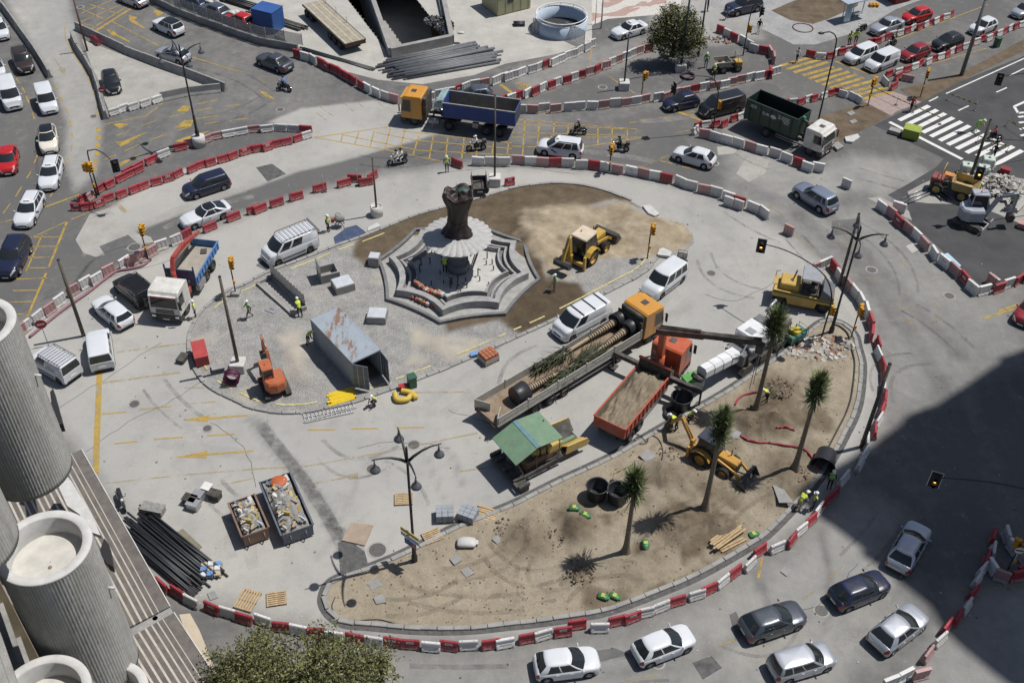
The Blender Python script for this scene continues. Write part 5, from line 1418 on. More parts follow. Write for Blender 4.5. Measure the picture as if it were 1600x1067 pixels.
# ---- apartment tower with ribbed drum balconies at the left, canopy below
ribm = NB("ribbed_concrete")
n1 = ribm.noise(3,5,.7); n2 = ribm.noise(30,3,.7)
stk = ribm.noise(1.4,6,.7,ribm.mapping((1,1,.12)))
ribm.color(ribm.mix(1.0,ribm.mix(ribm.ramp(n1,.3,.7),(.36,.355,.335),(.47,.465,.445)),ribm.mix(ribm.ramp(stk,.4,.62),(.80,.79,.77),(1.06,1.06,1.06)),'MULTIPLY')); ribm.rough(.9); ribm.bump(n2,.6,.03)
smooth_c = M("smooth_render",(.49,.485,.475),.8,var=.13,scale=1.8)
tower = thing("apartment_tower","pale concrete tower with ribbed drum balconies at the left edge","building",(-24,24,0))
TO = Vc((-24,24,0))
def drum(c,zt,h,R=2.0,ribs=88):
 x0,y0 = c[0] - TO.x,c[1] - TO.y
 m = MB(); m.sh(True); rings = []
 n = ribs * 4
 nz = int(h / .28)
 for k in range(nz + 1):
  z = zt - h + (h - .02) * k / nz
  ring = []
  for i in range(n):
   a = 2 * pi * i / n; rr = R + .035 * (.5 + .5 * cos(2 * pi * (i % 4) / 4)) * (1 + .25 * ((k * 7 + i // 4 * 3) % 5 - 2) / 2) * (1.0 if k % 2 else .8)
   ring.append((x0 + cos(a) * rr,y0 + sin(a) * rr,z))
  rings.append(ring)
 m.loft(rings,True,False)
 o = m.B("drum_balcony",ribm.m,tower)
 MB().lathe([(R + .03,zt - .06),(R + .03,zt),(R - .02,zt + .03),(R - .36,zt + .03),(R - .4,zt - .02),(R - .4,zt - 1.1)],(x0,y0,0),64,caps=False).B("balcony_rim",smooth_c,o)
 MB().lathe([(R - .38,zt - 1.05),(.02,zt - 1.08)],(x0,y0,0),48,caps=False).B("balcony_floor",M("balcony_floor",(.47,.455,.42),.85,var=.14,scale=1.5),o)
 MB().lathe([(.09,zt - 1.06),(.09,zt - 1.04),(.02,zt - 1.04)],(x0 + .1,y0 - .3,0),12).B("drain",M("drain_brown",(.2,.17,.13),.8,var=0),o)
 t = .1; MB().cyl((x0 + cos(t) * R,y0 + sin(t) * R,zt - 3.2),(x0 + cos(t) * (R + .3),y0 + sin(t) * (R + .3),zt - 3.25),.07,n=10).B("spout",smooth_c,o)
 return o
drum((-20.15,28.43),17.8,9.4)
drum((-24.3,35.8),24.0,9.8)
drum((-22.3,26.9),26.4,6.7,2.05)
drum((-20.04,24.11),13.0,7.0)
drum((-18.7,26.4),9.2,5.5,1.75)
drum((-25.9,38.0),31.5,6.6,1.9)
fd = Vc((.56,-.83,0)).normalized(); fn = Vc((.83,.56,0))
def FP(s,o,z): # facade frame: s along, o outwards
 q = Vc((-20.15,28.43,0)) + fd * s + fn * o; return (q.x - TO.x,q.y - TO.y,z)
def fbox(s0,s1,o0,o1,z0,z1,name,m):
 mb = MB(); mb.loft([[FP(s0,o0,z0),FP(s1,o0,z0),FP(s1,o1,z0),FP(s0,o1,z0)],[FP(s0,o0,z1),FP(s1,o0,z1),FP(s1,o1,z1),FP(s0,o1,z1)]]); return mb.B(name,m,tower)
fbox(-12.5,14,-11,-3.6,0,30,"facade_wall",M("facade_grey",(.30,.295,.285),.85,var=.1))
for fl in range(9):
 z = 2.5 + fl * 3.1
 fbox(-12.5,12,-3.6,-2.9,z - .22,z,"floor_slab",gc_m)
 for s in range(-12,12,3):
  fbox(s + .3,s + 2.6,-3.6,-3.56,z + .1,z + 2.3,"window",glass)
fbox(-6.3,-5.9,-3.6,-2.6,0,16,"facade_column",M("beige_column",(.36,.30,.20),.8,var=.1))
for q in ("89,755 97,743 104,743 112,752 124,772 144,805 157,836 140,830 124,803 105,790",):
 pts = [G(u,v,7.2) for u,v in PX(q)]
 MB().prism([(p.x - TO.x,p.y - TO.y) for p in pts],6.9,7.2).B("terrace_slab",smooth_c,tower)
for q,z in (("72,642 80,628 78,612 83,607 98,662 86,664 82,645",12.0),("155,862 163,840 170,850 176,884 168,880 158,868",9.0)):
 pts = [G(u,v,z) for u,v in PX(q)]
 MB().prism([(p.x - TO.x,p.y - TO.y) for p in pts],z - .6,z).B("side_louvre",MATS["black_plastic"],tower)
# striped canopy
cn = thing("striped_canopy","brown canopy roof with cream stripes below the drum balconies","canopy",(-20,36,0))
CO = Vc((-20,36,0)); zc = 5.0
e0,e1,e2 = G(127,702,zc),G(268,952,zc),G(362,1095,zc)
def strip(a,b,o0,o1,z,name,m):
 d = (b - a).normalized(); nn = Vc((d.y,-d.x,0)); nn = nn if nn.dot(Vc((-1,-1,0))) > 0 else -nn
 MB().loft([[a + nn * o0 - CO + Vc((0,0,z - .12)),b + nn * o0 - CO + Vc((0,0,z - .12)),b + nn * o1 - CO + Vc((0,0,z - .12)),a + nn * o1 - CO + Vc((0,0,z - .12))],
               [a + nn * o0 - CO + Vc((0,0,z)),b + nn * o0 - CO + Vc((0,0,z)),b + nn * o1 - CO + Vc((0,0,z)),a + nn * o1 - CO + Vc((0,0,z))]]).B(name,m,cn)
cbr = M("canopy_brown",(.10,.090,.087),.7,var=.22,scale=1.2); ccr = M("canopy_cream",(.47,.435,.375),.7,var=.1)
cwh = M("canopy_edge",(.62,.61,.58),.6,var=.1)
for (a,b) in ((e0,e1 - (e1 - e0).normalized() * .25),(e1 + (e2 - e1).normalized() * .25,e2)):
 strip(a,b,-.05,0,.03,"edge_trim",cwh)
 o = 0.0; i = 0
 while o < 5.2:
  wb_ = .62 if i == 0 else .25; wc_ = (.05,.07,.09,.12)[min(i,3)]
  strip(a,b,o,o + wb_,0.0,"brown_panel",cbr); strip(a,b,o + wb_,o + wb_ + wc_,.012,"cream_strip",ccr)
  o += wb_ + wc_; i += 1
strip(e1 - (e1 - e0).normalized() * .25,e1 + (e2 - e1).normalized() * .25,0,3,-.1,"gutter",gc_m)
for a in (e0,e1,e2):
 q = a + Vc((-.8,-.5,0)) - CO; MB().cyl((q.x,q.y,-zc + zc),(q.x,q.y,zc - .1),.15,n=10).B("canopy_post",gc_m,cn)
aw = thing("awning","beige fabric awning sticking out below the canopy","awning",G(300,1000,0))
AO = G(300,1000,0); pts = [G(u,v,3.6) for u,v in PX("280,960 297,958 312,985 330,1030 352,1080 372,1110 335,1110")]
MB().prism([(p.x - AO.x,p.y - AO.y) for p in pts],3.5,3.62).B("fabric",M("awning_beige",(.46,.39,.30),.85,var=.08),aw)
for u,v in ((305,985),(345,1075)):
 q = G(u,v,3.5) - AO; MB().cyl((q.x,q.y,-.0),(q.x,q.y,3.5),.05,n=8).B("awning_pole",galv,aw)
# ---- tower block to the right, outside the frame, whose shadow crosses the near road
HB = 78.0
sh = PG("1240,772 1254,757 1290,737 1326,717 1367,693 1409,661 1412,653 1423,646 1463,632 1503,606 1529,588 1559,568 1564,558 1600,546 1700,512 1850,470")
sh += [Vc((95,70,0)),Vc((95,15,0))] + PG("1640,1120 1554,1052 1516,1022 1473,984 1453,946 1392,898 1357,873 1342,866 1349,858 1306,825 1283,810 1262,794")
off = Vc((cos(SUN_AZ),sin(SUN_AZ),0)) * (HB / math.tan(SUN_EL))
blk = thing("tower_block","tall tower block beyond the right edge casting the big shadow","building",sh[0] + off)
fp = [tuple((p - sh[0])[:2]) for p in sh]
MB().prism(fp,0,HB).B("block_wall",M("block_render",(.42,.41,.39),.85,var=.08),blk)
for fl in range(3,24):
 wall_strip(MB(),[(p[0] * 1.0,p[1]) for p in fp[:16]],.12,fl * 3.2,fl * 3.2 + 1.4,False).B("window_band",glass,blk)
MB().prism([(p[0],p[1]) for p in fp],HB,HB + .05).B("roof",ks_m,blk)
# ------------------------------------------------------------------ lamps, poles, traffic lights, trees, palms
lamp_m = M("lamp_iron",(.035,.037,.04),.5,.3,.15); wood_m = M("weathered_pole",(.10,.085,.065),.8,var=.25,scale=4); bell_m = M("lamp_bell",(.13,.135,.15),.4,.3,.1)
def street_lamp(p,h,rz,label,drum_=False,arms=4,z0=0.0):
 b = G(*p,z0)
 o = thing("street_lamp",label,"street lamp",(b.x,b.y,0),rz,"four-armed street lamps")
 z = 0
 if drum_:
  MB().lathe([(.62,0),(.62,1.05),(.5,1.1),(.1,1.1)],n=20).B("concrete_base",M("base_concrete",(.5,.49,.47),.85,var=.15),o); z = 1.0
 MB().lathe([(.2,z),(.2,z + .6),(.14,z + .75),(.12,z + 2.3),(.09,z + 2.35),(.075,h + .5),(.03,h + .7)],n=12).B("pole",lamp_m,o)
 for k in range(4):
  t = k * pi / 2; c,s = cos(t),sin(t)
  path = [(c * r,s * r,h - .55 + q) for r,q in ((.05,0),(.4,.32),(.9,.62),(1.4,.78),(1.85,.82),(2.05,.80))]
  a = MB().tube(path,[.10,.09,.07,.055,.04,.03],8).B("arm",lamp_m,o)
  e = (c * 1.9,s * 1.9,h + .22)
  MB().lathe([(.03,.0),(.05,-.3),(.09,-.38),(.06,-.46),(.13,-.56),(.27,-.72),(.32,-.86),(.27,-.88),(.05,-.85)],e,16).B("lamp_head",bell_m,a)
 return o
street_lamp((648,877),10.0,radians(20),"tall four-armed lamp with a small direction sign at the sand island kerb")
street_lamp((1298,521),9.7,radians(-12),"tall four-armed lamp beside the yellow roller")
street_lamp((312,228),9.9,radians(35),"tall four-armed lamp in a white concrete drum on the red barrier island",True)
# direction sign on the near lamp
sb = G(648,877)
sg = thing("direction_sign","small blue and yellow direction sign clamped to the near lamp post","sign",(sb.x,sb.y,0),radians(-38))
for z,m,w in ((3.05,M("sign_yellow",(.42,.33,.10),.5,var=.1),1.5),(2.62,M("sign_grey",(.36,.40,.40),.5,var=.1),1.5),(2.1,M("sign_blue",(.05,.09,.28),.5,var=.1),.95)):
 MB().box(-w / 2,w / 2,-.28,-.23,z - .17 if z > 2.2 else z - .25,z + .17 if z > 2.2 else z + .25).B("sign_blade",m,sg)
MB().box(.18,.44,-.295,-.281,1.95,2.25).B("sign_symbol",M("sign_orange",(.55,.2,.05),.5,var=0),sg)
def pole(b,t,r,label,mat=None,base=None,z0=0.0,cat="pole",name="pole"):
 """a post surveyed by its foot and top"""
 B = G(*b,z0)
 best = min((abs(_proj(Vc((B.x,B.y,z0 + h / 50)))[1] - t[1]),h / 50) for h in range(50,900))[1]
 T = Vc((0,0,best))
 o = thing(name,label,cat,(B.x,B.y,0))
 z = 0
 if base == 'drum':
  MB().lathe([(.55,0),(.55,1.0),(.48,1.0),(.45,.85),(.1,.85)],n=20).B("concrete_base",M("base_concrete",(.5,.49,.47),.85,var=.15),o)
 if base == 'block':
  MB().bbox(-.55,.55,-.55,.55,0,.9,.05).B("concrete_base",M("base_concrete",(.5,.49,.47),.85,var=.15),o)
 MB().cyl((0,0,z),(0,0,best),r,r * .72,12).B("shaft",mat or wood_m,o)
 MB().cyl((0,0,best),(0,0,best + .06),r * .8,r * .5,10).B("cap",lamp_m,o)
 return o
def _proj(X):
 d = X - Vc((0,0,CAM_H)); Z = d.dot(_fw)
 return (PW / 2 + CAM_F * d.dot(_r2) / Z,PH / 2 - CAM_F * d.dot(_u2) / Z)
pole((131,525),(87,406),.15,"leaning-looking wooden pole at the nose of the white glazed van")
pole((374,578),(348,432),.14,"wooden pole on a concrete block by the purple hose coil",base='block')
pole((589,336),(579,248),.10,"short wooden pole standing in a concrete drum above the white van",base='drum')
pole((773,288),(778,150),.10,"tall thin pole by the small black trailer",base='block')
pole((974.6,139),(978.4,55),.10,"pole in a concrete cube left of the leafy tree",lamp_m,'block')
pole((1346,698),(1382,568),.16,"thick dark pole at the right edge of the sand island",M("dark_pole",(.045,.04,.034),.7,var=.2))
pole((1311,446),(1349,334),.14,"thick pole behind the four-armed lamp by the roller",MATS["dark_pole"])
pole((1502,118),(1540,0),.22,"thick grey lighting column on the planted central strip",M("column_grey",(.16,.165,.17),.5,.3,.1))
pole((1511,292),(1549,187),.16,"thick brown pole among the rubble at the right",MATS["dark_pole"])
pole((1063,111),(1080,-12),.14,"dark green pole in a rusty box beside the leafy tree",M("green_pole",(.02,.04,.035),.5,var=.1),'block')
pole((1091,89),(1102,-4),.12,"dark green pole behind the leafy tree",MATS["green_pole"])
pole((136.5,80),(116,0),.12,"rusty pole at the back of the concrete triangle",M("rust_pole",(.11,.055,.035),.8,var=.2))
pole((939,45),(943,-5),.1,"light grey pole behind the round well",galv)
pole((930,38),(928,0),.05,"thin grey post by the round well",galv)
lens_r,lens_a,lens_g = M("lens_red",(.25,.01,.01),.3,var=0),M("lens_amber",(.40,.14,.01),.3,var=0),M("lens_green",(.01,.10,.05),.3,var=0)
tl_y = M("signal_yellow",(.52,.26,.02),.45,var=.1); tl_b = M("signal_black",(.014,.014,.014),.6,var=0)
lit = bpy.data.materials.new("lit_amber"); lit.use_nodes = True
_b = lit.node_tree.nodes["Principled BSDF"]; _b.inputs["Base Color"].default_value = (.9,.35,.05,1); _b.inputs["Emission Color"].default_value = (1,.42,.08,1); _b.inputs["Emission Strength"].default_value = 5
MATS["lit_amber"] = lit
def signal_head(parent,loc,rz,back=False,litlamp=False,s=1.0):
 m = Matrix.Translation(Vc(loc)) @ Matrix.Rotation(rz,4,'Z') @ Matrix.Scale(s,4)
 h = MB().bbox(-.12,.12,-.15,.15,-.45,.45,.04,m).B("signal_head",tl_y if not back else tl_b,parent)
 if back:
  MB().box(-.02,.02,-.3,.3,-.6,.6,m).B("backboard",tl_b,h); MB().box(-.03,-.022,-.34,.34,-.64,.64,m).B("board_edge",MATS["rail_white"],h)
 for i,lm in enumerate((lens_r,lens_a,lens_g)):
  z = .29 - i * .29
  MB().cyl(m @ Vc((.12,0,z)),m @ Vc((.135,0,z)),.1 * s,n=12).B("lens",lit if (litlamp and i == 1) else lm,h)
  MB().cyl(m @ Vc((.12,0,z)),m @ Vc((.30,0,z)),.12 * s,.125 * s,10,False).B("visor",tl_y if not back else tl_b,h)
 return h
def signal_post(b,t,label,dirs=(200,),low=True,z0=0.0,base=False):
 B = G(*b,z0)
 h = min((abs(_proj(Vc((B.x,B.y,z0 + q / 50)))[1] - t[1]),q / 50) for q in range(60,300))[1]
 o = thing("traffic_light",label,"traffic light",(B.x,B.y,z0 if z0 > .05 else 0),0,"post-mounted traffic lights")
 if base: MB().bbox(-.35,.35,-.35,.35,0,.4,.04).B("concrete_base",ks_m,o)
 MB().cyl((0,0,0),(0,0,h),.055,n=8).B("post",tl_b,o)
 for i,a in enumerate(dirs):
  t_ = radians(a); signal_head(o,(cos(t_) * .18,sin(t_) * .18,h - .1),t_)
 if low:
  a = radians(dirs[0]); MB().bbox(-.08,.08,-.1,.1,-.15,.15,.02,Matrix.Translation((cos(a) * .12,sin(a) * .12,h * .42))).B("repeater",tl_y,o)
 return o
signal_post(C(5,918,585),C(5,888,385),"yellow traffic light behind the slanting barriers left of the crane lorry",(-60,60))
signal_post(C(5,1458,795),C(5,1430,590),"yellow traffic light on a concrete foot at the fountain island's left kerb",(-50,70),base=True)
signal_post(C(7,835,575),C(7,857,380),"yellow traffic light on the sand spill right of the backhoe",(-60,40))
signal_post(C(3,800,590),C(3,818,460),"yellow traffic light beside the concrete cube pole",(-80,10))
signal_post(C(8,512,1060),C(8,575,880),"yellow traffic light at the rounded end of the sand island",(-70,50))
signal_post(C(4,615,655),C(4,650,500),"twin yellow traffic light at the end of the yellow crossing",(-120,40))
signal_post(C(4,940,600),C(4,990,445),"yellow traffic light on the planted strip by the white crossing",(-100,60))
signal_post(C(3,600,1067),C(3,620,915),"yellow traffic light at the far edge of the roundabout",(-90,60))
signal_post(C(5,598,195),C(5,550,0),"tall traffic light with a no-entry sign at the red barrier island's left tip",(-30,60,190))
signal_post(C(16,1480,370),C(16,1550,215),"shaded traffic light among barriers at the right edge",(-60,120))
def mast(b,bend,head,zh,label,base=True,rz=None,litl=False,ztop=6.2,r=.075,extra_head=None,size=1.05):
 B = G(*b); H = G(*head,zh); d = Vc((H.x - B.x,H.y - B.y,0)); L = d.length; u = d / L
 o = thing("signal_mast",label,"traffic light",(B.x,B.y,0),0,"curved traffic-light masts")
 path = [(0,0,0),(0,0,1.5),(0,0,3.2),u * (.03 * L) + Vc((0,0,4.6)),u * (.16 * L) + Vc((0,0,ztop - .45)),u * (.4 * L) + Vc((0,0,ztop)),u * (.7 * L) + Vc((0,0,ztop)),u * L + Vc((0,0,zh + .15))]
 MB().tube(catmull(path,4),[r * (1 - .5 * i / 28) for i in range(29)],8).B("mast_arm",lamp_m,o)
 signal_head(o,(d.x,d.y,zh - .1),rz if rz is not None else atan2(-u.y,-u.x) - 1.2,True,litl,size)
 if extra_head: signal_head(o,(.2,0,extra_head),radians(-60))
 return o
mast((1283,530),None,(1190,383),5.6,"curved traffic-light mast reaching over the roundabout beside the roller",rz=radians(-105),litl=True,extra_head=3.0,size=1.08)
mast((1113.7,205),None,(1054,137),5.2,"curved traffic-light mast reaching over the dark blue hatchback",rz=radians(200),extra_head=3.0)
mast((1161,87),None,(1190,16),5.8,"curved traffic-light mast beside the paved crossing at the top",rz=radians(-30),extra_head=3.2)
mast((1690,900),None,(1462,748),5.6,"curved mast from beyond the right edge with a glowing amber signal in the shade",rz=radians(-112),litl=True,ztop=6.4,size=1.08)
mast((1640,215),None,(1562,123),5.6,"curved mast from beyond the right edge above the white crossing",rz=radians(-110),ztop=6.4,size=1.08)
mast((1640,330),None,(1531,270),5.2,"curved mast from beyond the right edge with a glowing signal above the rubble",rz=radians(-110),litl=True,ztop=6.0,size=1.08)
mast((155,305),None,(180,258),4.8,"curved mast over the red barrier island's left tip",rz=radians(-60),ztop=5.4)
# bent lamp over the dark green lorry
B = G(1278,191); T = G(1295,38,9.0)
o = thing("lamp_column","slim dark column with a hooked top in front of the dark green lorry","street lamp",(B.x,B.y,0))
MB().tube(catmull([(0,0,0),(0,0,4),(0,0,8.2),(-.15,.1,9.2),(-.7,.3,9.6),(-1.4,.5,9.4)],4),[.09 - .002 * i for i in range(21)],8).B("column",tl_b,o)
MB().sphere((-1.5,.55,9.35),.28,10,5,(1.2,.7,.4)).B("lamp_head",tl_b,o)
# traffic signs
def round_sign(b,h,label,rz,r=.32,bar=True):
 B = G(*b); o = thing("road_sign",label,"sign",(B.x,B.y,0),rz)
 MB().cyl((0,0,0),(0,0,h),.035,n=8).B("post",galv,o)
 MB().cyl((.04,0,h),(.06,0,h),r,n=20).B("disc",M("sign_red",(.35,.015,.02),.5,var=.1),o)
 MB().cyl((.06,0,h),(.064,0,h),r * .86,n=20).B("disc_face",MATS["sign_red"] if bar else MATS["plate_white"],o)
 MB().box(.066,.07,-r * .65,r * .65,h - .06,h + .06).B("white_bar",MATS["plate_white"] if bar else tl_b,o)
round_sign(C(1,655,660),1.9,"round red no-entry sign at the tip of the concrete triangle",radians(-80))
round_sign((76,540),2.2,"faded pink no-entry disc on a post above the lettered van",radians(-70),.42)
round_sign(C(16,1470,400),2.6,"round sign with a red ring above the shaded traffic light",radians(-100),.35,False)
# ---- trees
def leaf_mat(name,a,b):
 nb = NB(name); oi = nb.nt.nodes.new("ShaderNodeAttribute"); oi.attribute_name = "tone"
 c = nb.mix(oi.outputs["Fac"],a,b); nb.color(c); nb.rough(.6); nb.b.inputs["Specular IOR Level"].default_value = .3
 try: nb.b.inputs["Subsurface Weight"].default_value = 0
 except Exception: pass
 return nb.m
leafA = leaf_mat("olive_leaf",(.034,.040,.015),(.22,.22,.09)); leafB = leaf_mat("palm_leaf",(.045,.052,.026),(.19,.24,.095))
leafC = leaf_mat("dull_frond",(.03,.033,.02),(.115,.13,.07))
bark = M("bark",(.09,.07,.052),.9,var=.3,scale=5,bump=.5)
def leaves(name,pts,size,mat,parent,rng,aspect=.4,droop=0.0):
 n = len(pts); V = np.zeros((n * 4,3)); tone = np.zeros(n * 4)
 for i,(p,tn) in enumerate(pts):
  s = size * rng.uniform(.6,1.3)
  d = Vc((rng.gauss(0,1),rng.gauss(0,1),rng.gauss(0,.6) - droop)).normalized()
  q = d.cross(Vc((rng.gauss(0,1),rng.gauss(0,1),rng.gauss(0,1)))).normalized()
  V[i * 4] = p; V[i * 4 + 1] = p + d * s * .5 + q * s * aspect * .5; V[i * 4 + 2] = p + d * s; V[i * 4 + 3] = p + d * s * .5 - q * s * aspect * .5
  tone[i * 4:i * 4 + 4] = max(0,min(1,rng.gauss(tn,.2)))
 me = bpy.data.meshes.new(name); me.from_pydata(V.tolist(),[],[(4 * i,4 * i + 1,4 * i + 2,4 * i + 3) for i in range(n)])
 at = me.attributes.new("tone",'FLOAT','POINT'); at.data.foreach_set("value",tone.astype(np.float32))
 return link(name,me,mat,parent)
def tree(base,h,lobes,nleaf,size,label,seed,mat):
 """lobes: (dx, dy, z, radius) crown masses"""
 rng = random.Random(seed)
 t = thing("tree",label,"tree",(base.x,base.y,0))
 mb = MB(); mb.tube([(0,0,0),(.1,.05,h * .2),(-.05,.1,h * .4),(.1,0,h * .6)],[.32,.26,.2,.13],10)
 for dx,dy,z,r in lobes:
  mb.tube([(0,0,h * rng.uniform(.15,.35)),(dx * .5,dy * .5,(h * .3 + z) / 2),(dx,dy,z)],[.13,.08,.03],6)
  for _ in range(5):
   e = Vc((rng.gauss(0,1),rng.gauss(0,1),rng.gauss(0,.8))).normalized() * r * .85
   mb.tube([(dx,dy,z),(dx + e.x,dy + e.y,z + e.z)],[.035,.01],4)
 mb.B("trunk",bark,t)
 pts = []; tot = sum(q[3] ** 2 for q in lobes)
 for dx,dy,z,r in lobes:
  k = int(nleaf * r * r / tot); ncl = max(6,int(k / 26))
  for c in range(ncl):
   d = Vc((rng.gauss(0,1),rng.gauss(0,1),rng.gauss(0,1))).normalized() * r * (rng.random() ** .45) * rng.uniform(.8,1.12)
   cr = rng.uniform(.12,.34); tn = max(.05,min(.95,rng.gauss(.45,.28)))
   for _ in range(26):
    pts.append((Vc((dx,dy,z)) + d + Vc((rng.gauss(0,cr),rng.gauss(0,cr),rng.gauss(0,cr * .7))),tn))
 leaves("crown",pts,size,mat,t,rng)
 return t
def lobes_from(base,spec):
 """crown masses surveyed from the photograph at an estimated height"""
 out = []
 for u,v,z,r in spec:
  p = G(u,v,z); out.append((p.x - base.x,p.y - base.y,z,r))
 return out
tb = G(1050,88)
tree(tb,6.5,lobes_from(tb,[(1035,45,4.2,1.6),(1060,40,4.6,1.8),(1080,52,3.8,1.5),(1028,65,2.8,1.3),(1050,70,2.4,1.7),(1075,75,2.2,1.4),(1048,25,5.4,1.3),(1070,28,5.2,1.2),(1090,62,2.8,1.0)]),15000,.26,"leafy olive-green tree standing among barriers at the top",5,leafA)
tb = G(470,1110)
tree(tb,8,lobes_from(tb,[(375,1045,6.0,1.7),(420,1030,6.4,1.5),(470,1055,7.0,1.9),(520,1030,6.8,1.5),(560,1045,6.4,1.4),(590,1050,5.6,1.2),(350,1060,5.4,1.5),(430,1080,7,2.2),(530,1085,7,2.2),(500,1000,5.8,1.0),(590,1030,5.4,.9),(400,1000,5.4,.9)]),25000,.21,"big olive-green tree rising at the bottom edge",9,leafA)
# ---- palms with tied-up crowns
palm_tr = NB("palm_trunk")
sep = palm_tr.nt.nodes.new("ShaderNodeSeparateXYZ"); palm_tr.link(palm_tr.pos,sep.inputs[0])
rg = palm_tr.math('FRACT',palm_tr.math('MULTIPLY',sep.outputs[2],5.5))
c = palm_tr.mix(palm_tr.ramp(rg,.0,.35),(.07,.055,.042),(.21,.17,.125))
palm_tr.color(palm_tr.mix(1.0,c,palm_tr.mix(palm_tr.ramp(palm_tr.noise(6,4),.3,.7),(.75,.75,.75),(1.2,1.2,1.2)),'MULTIPLY')); palm_tr.rough(.9)
def frond_bundle(parent,foot,axis,L,rad,seed,name="frond_bundle",n=520,spread=.35,lm=None):
 rng = random.Random(seed); axis = axis.normalized(); a = axis.orthogonal().normalized(); b = axis.cross(a)
 V = []; F = []; T = []
 for i in range(n):
  t0 = rng.random() ** .8 * L * .75; th = rng.uniform(0,6.283)
  r0 = rad * (.3 + .7 * sin(min(1,(t0 + .3) / L + .15) * pi))
  rr = r0 * rng.uniform(.2,1)
  out = a * cos(th) + b * sin(th)
  p = foot + axis * t0 + out * rr
  d = (axis * rng.uniform(.5,1.1) + out * rng.uniform(-.1,spread * 2.1) + Vc((0,0,(-1.6 if (t0 < L * .35 and rng.random() < .5) else -.35) * rng.random()))).normalized()
  l = rng.uniform(.45,1.1); w = rng.uniform(.014,.034); s = d.cross(out)
  if s.length < .01: continue
  s.normalize(); k = len(V)
  V += [tuple(p - s * w),tuple(p + s * w),tuple(p + d * l * .6 + s * w),tuple(p + d * l),tuple(p + d * l * .6 - s * w)]
  F.append((k,k + 1,k + 2,k + 3,k + 4)); tt = max(0,min(1,t0 / L * .6 + rng.gauss(.2,.2))); T += [tt] * 5
 me = bpy.data.meshes.new(name); me.from_pydata(V,[],F)
 at = me.attributes.new("tone",'FLOAT','POINT'); at.data.foreach_set("value",np.array(T,np.float32))
 return link(name,me,lm or leafB,parent)
def palm(b,t,crown,label,seed,lean=(0,0),cr=.36):
 B = G(*b); z0 = zs_at(B); h = min((abs(_proj(Vc((B.x,B.y,q / 50)))[1] - t[1]),q / 50) for q in range(60,600))[1]
 o = thing("palm_tree",label,"palm tree",(B.x,B.y,z0 - .05),0,"newly planted palms with tied-up crowns")
 ht = h - crown
 path = [Vc((lean[0] * k * k,lean[1] * k * k,ht * k)) for k in (0,.04,.12,.3,.6,1)]
 mb = MB(); pp = catmull(path,8); rr = []
 for i in range(len(pp)):
  k = pp[i].z / ht; rr.append((.12 + .06 * (1 - k) + .16 * exp(-k * 13)) * (1 + .06 * (i % 2)))
 mb.tube(pp,rr,14); mb.B("trunk",palm_tr.m,o)
 frond_bundle(o,pp[-1] - Vc((0,0,.3)),Vc((lean[0] * .3,lean[1] * .3,1)),crown + .3,cr,seed,"crown",1100)
 return o
palm((977,866),(991,738),2.2,"shortest palm, nearest the two black tubs",1)
palm((1099,803),(1136,645),2.8,"palm standing in front of the small yellow backhoe",2)
palm((1240,738),(1285,590),2.3,"palm leaning slightly beside the overturned black tub",3)
palm((1181,640),(1197,478),2.6,"palm held by the orange lorry's crane beside the kerb",4,cr=.5)
# ------------------------------------------------------------------ lorries
def place(px,local,d,hz=0.0):
 """plan position and angle so that local point `local` lies at surveyed px"""
 rz = heading(px,d,local[2]); p = G(px[0],px[1],local[2])
 c,s = cos(rz),sin(rz)
 return (p.x - (c * local[0] - s * local[1]),p.y - (s * local[0] + c * local[1]),0),rz
def lettering(parent,txt,size,loc,rot,mat):
 me = TXT[(txt,size)].copy(); me.materials[0] = mat
 o = bpy.data.objects.new("lettering",me); COL.objects.link(o); o.parent = parent; o.location = loc; o.rotation_euler = rot
 return o
steel_d = M("dark_steel",(.045,.045,.048),.6,.3,.2); chass = M("chassis_black",(.02,.02,.021),.7,var=.2)
tank_m = M("tank_grey",(.32,.33,.34),.4,.5,.15)
TW = wheel_mesh(.50,.32,8); TW2 = wheel_mesh(.50,.58,8)
def twheel(root,x,y,r=.5,dual=False,rim="steel_wheel",name="wheel"):
 t,rm = TW2 if dual else TW
 w = olink(name,t,[MATS["tyre_rubber"]],root); w.location = (x,y,r); w.scale = (r / .5,) * 3
 if y < 0: w.rotation_euler = (0,0,pi)
 olink("rim",rm,[MATS[rim]],w); return w
def chassis(root,x0,x1,z=.85):
 for sg in (-1,1): MB().box(x0,x1,sg * .42 - .05,sg * .42 + .05,z - .13,z + .13).B("chassis_rail",chass,root)
 n = int((x1 - x0) / 1.2)
 for i in range(n + 1):
  x = x0 + (x1 - x0) * i / max(1,n); MB().box(x - .05,x + .05,-.37,.37,z - .1,z + .1).B("cross_member",chass,root)
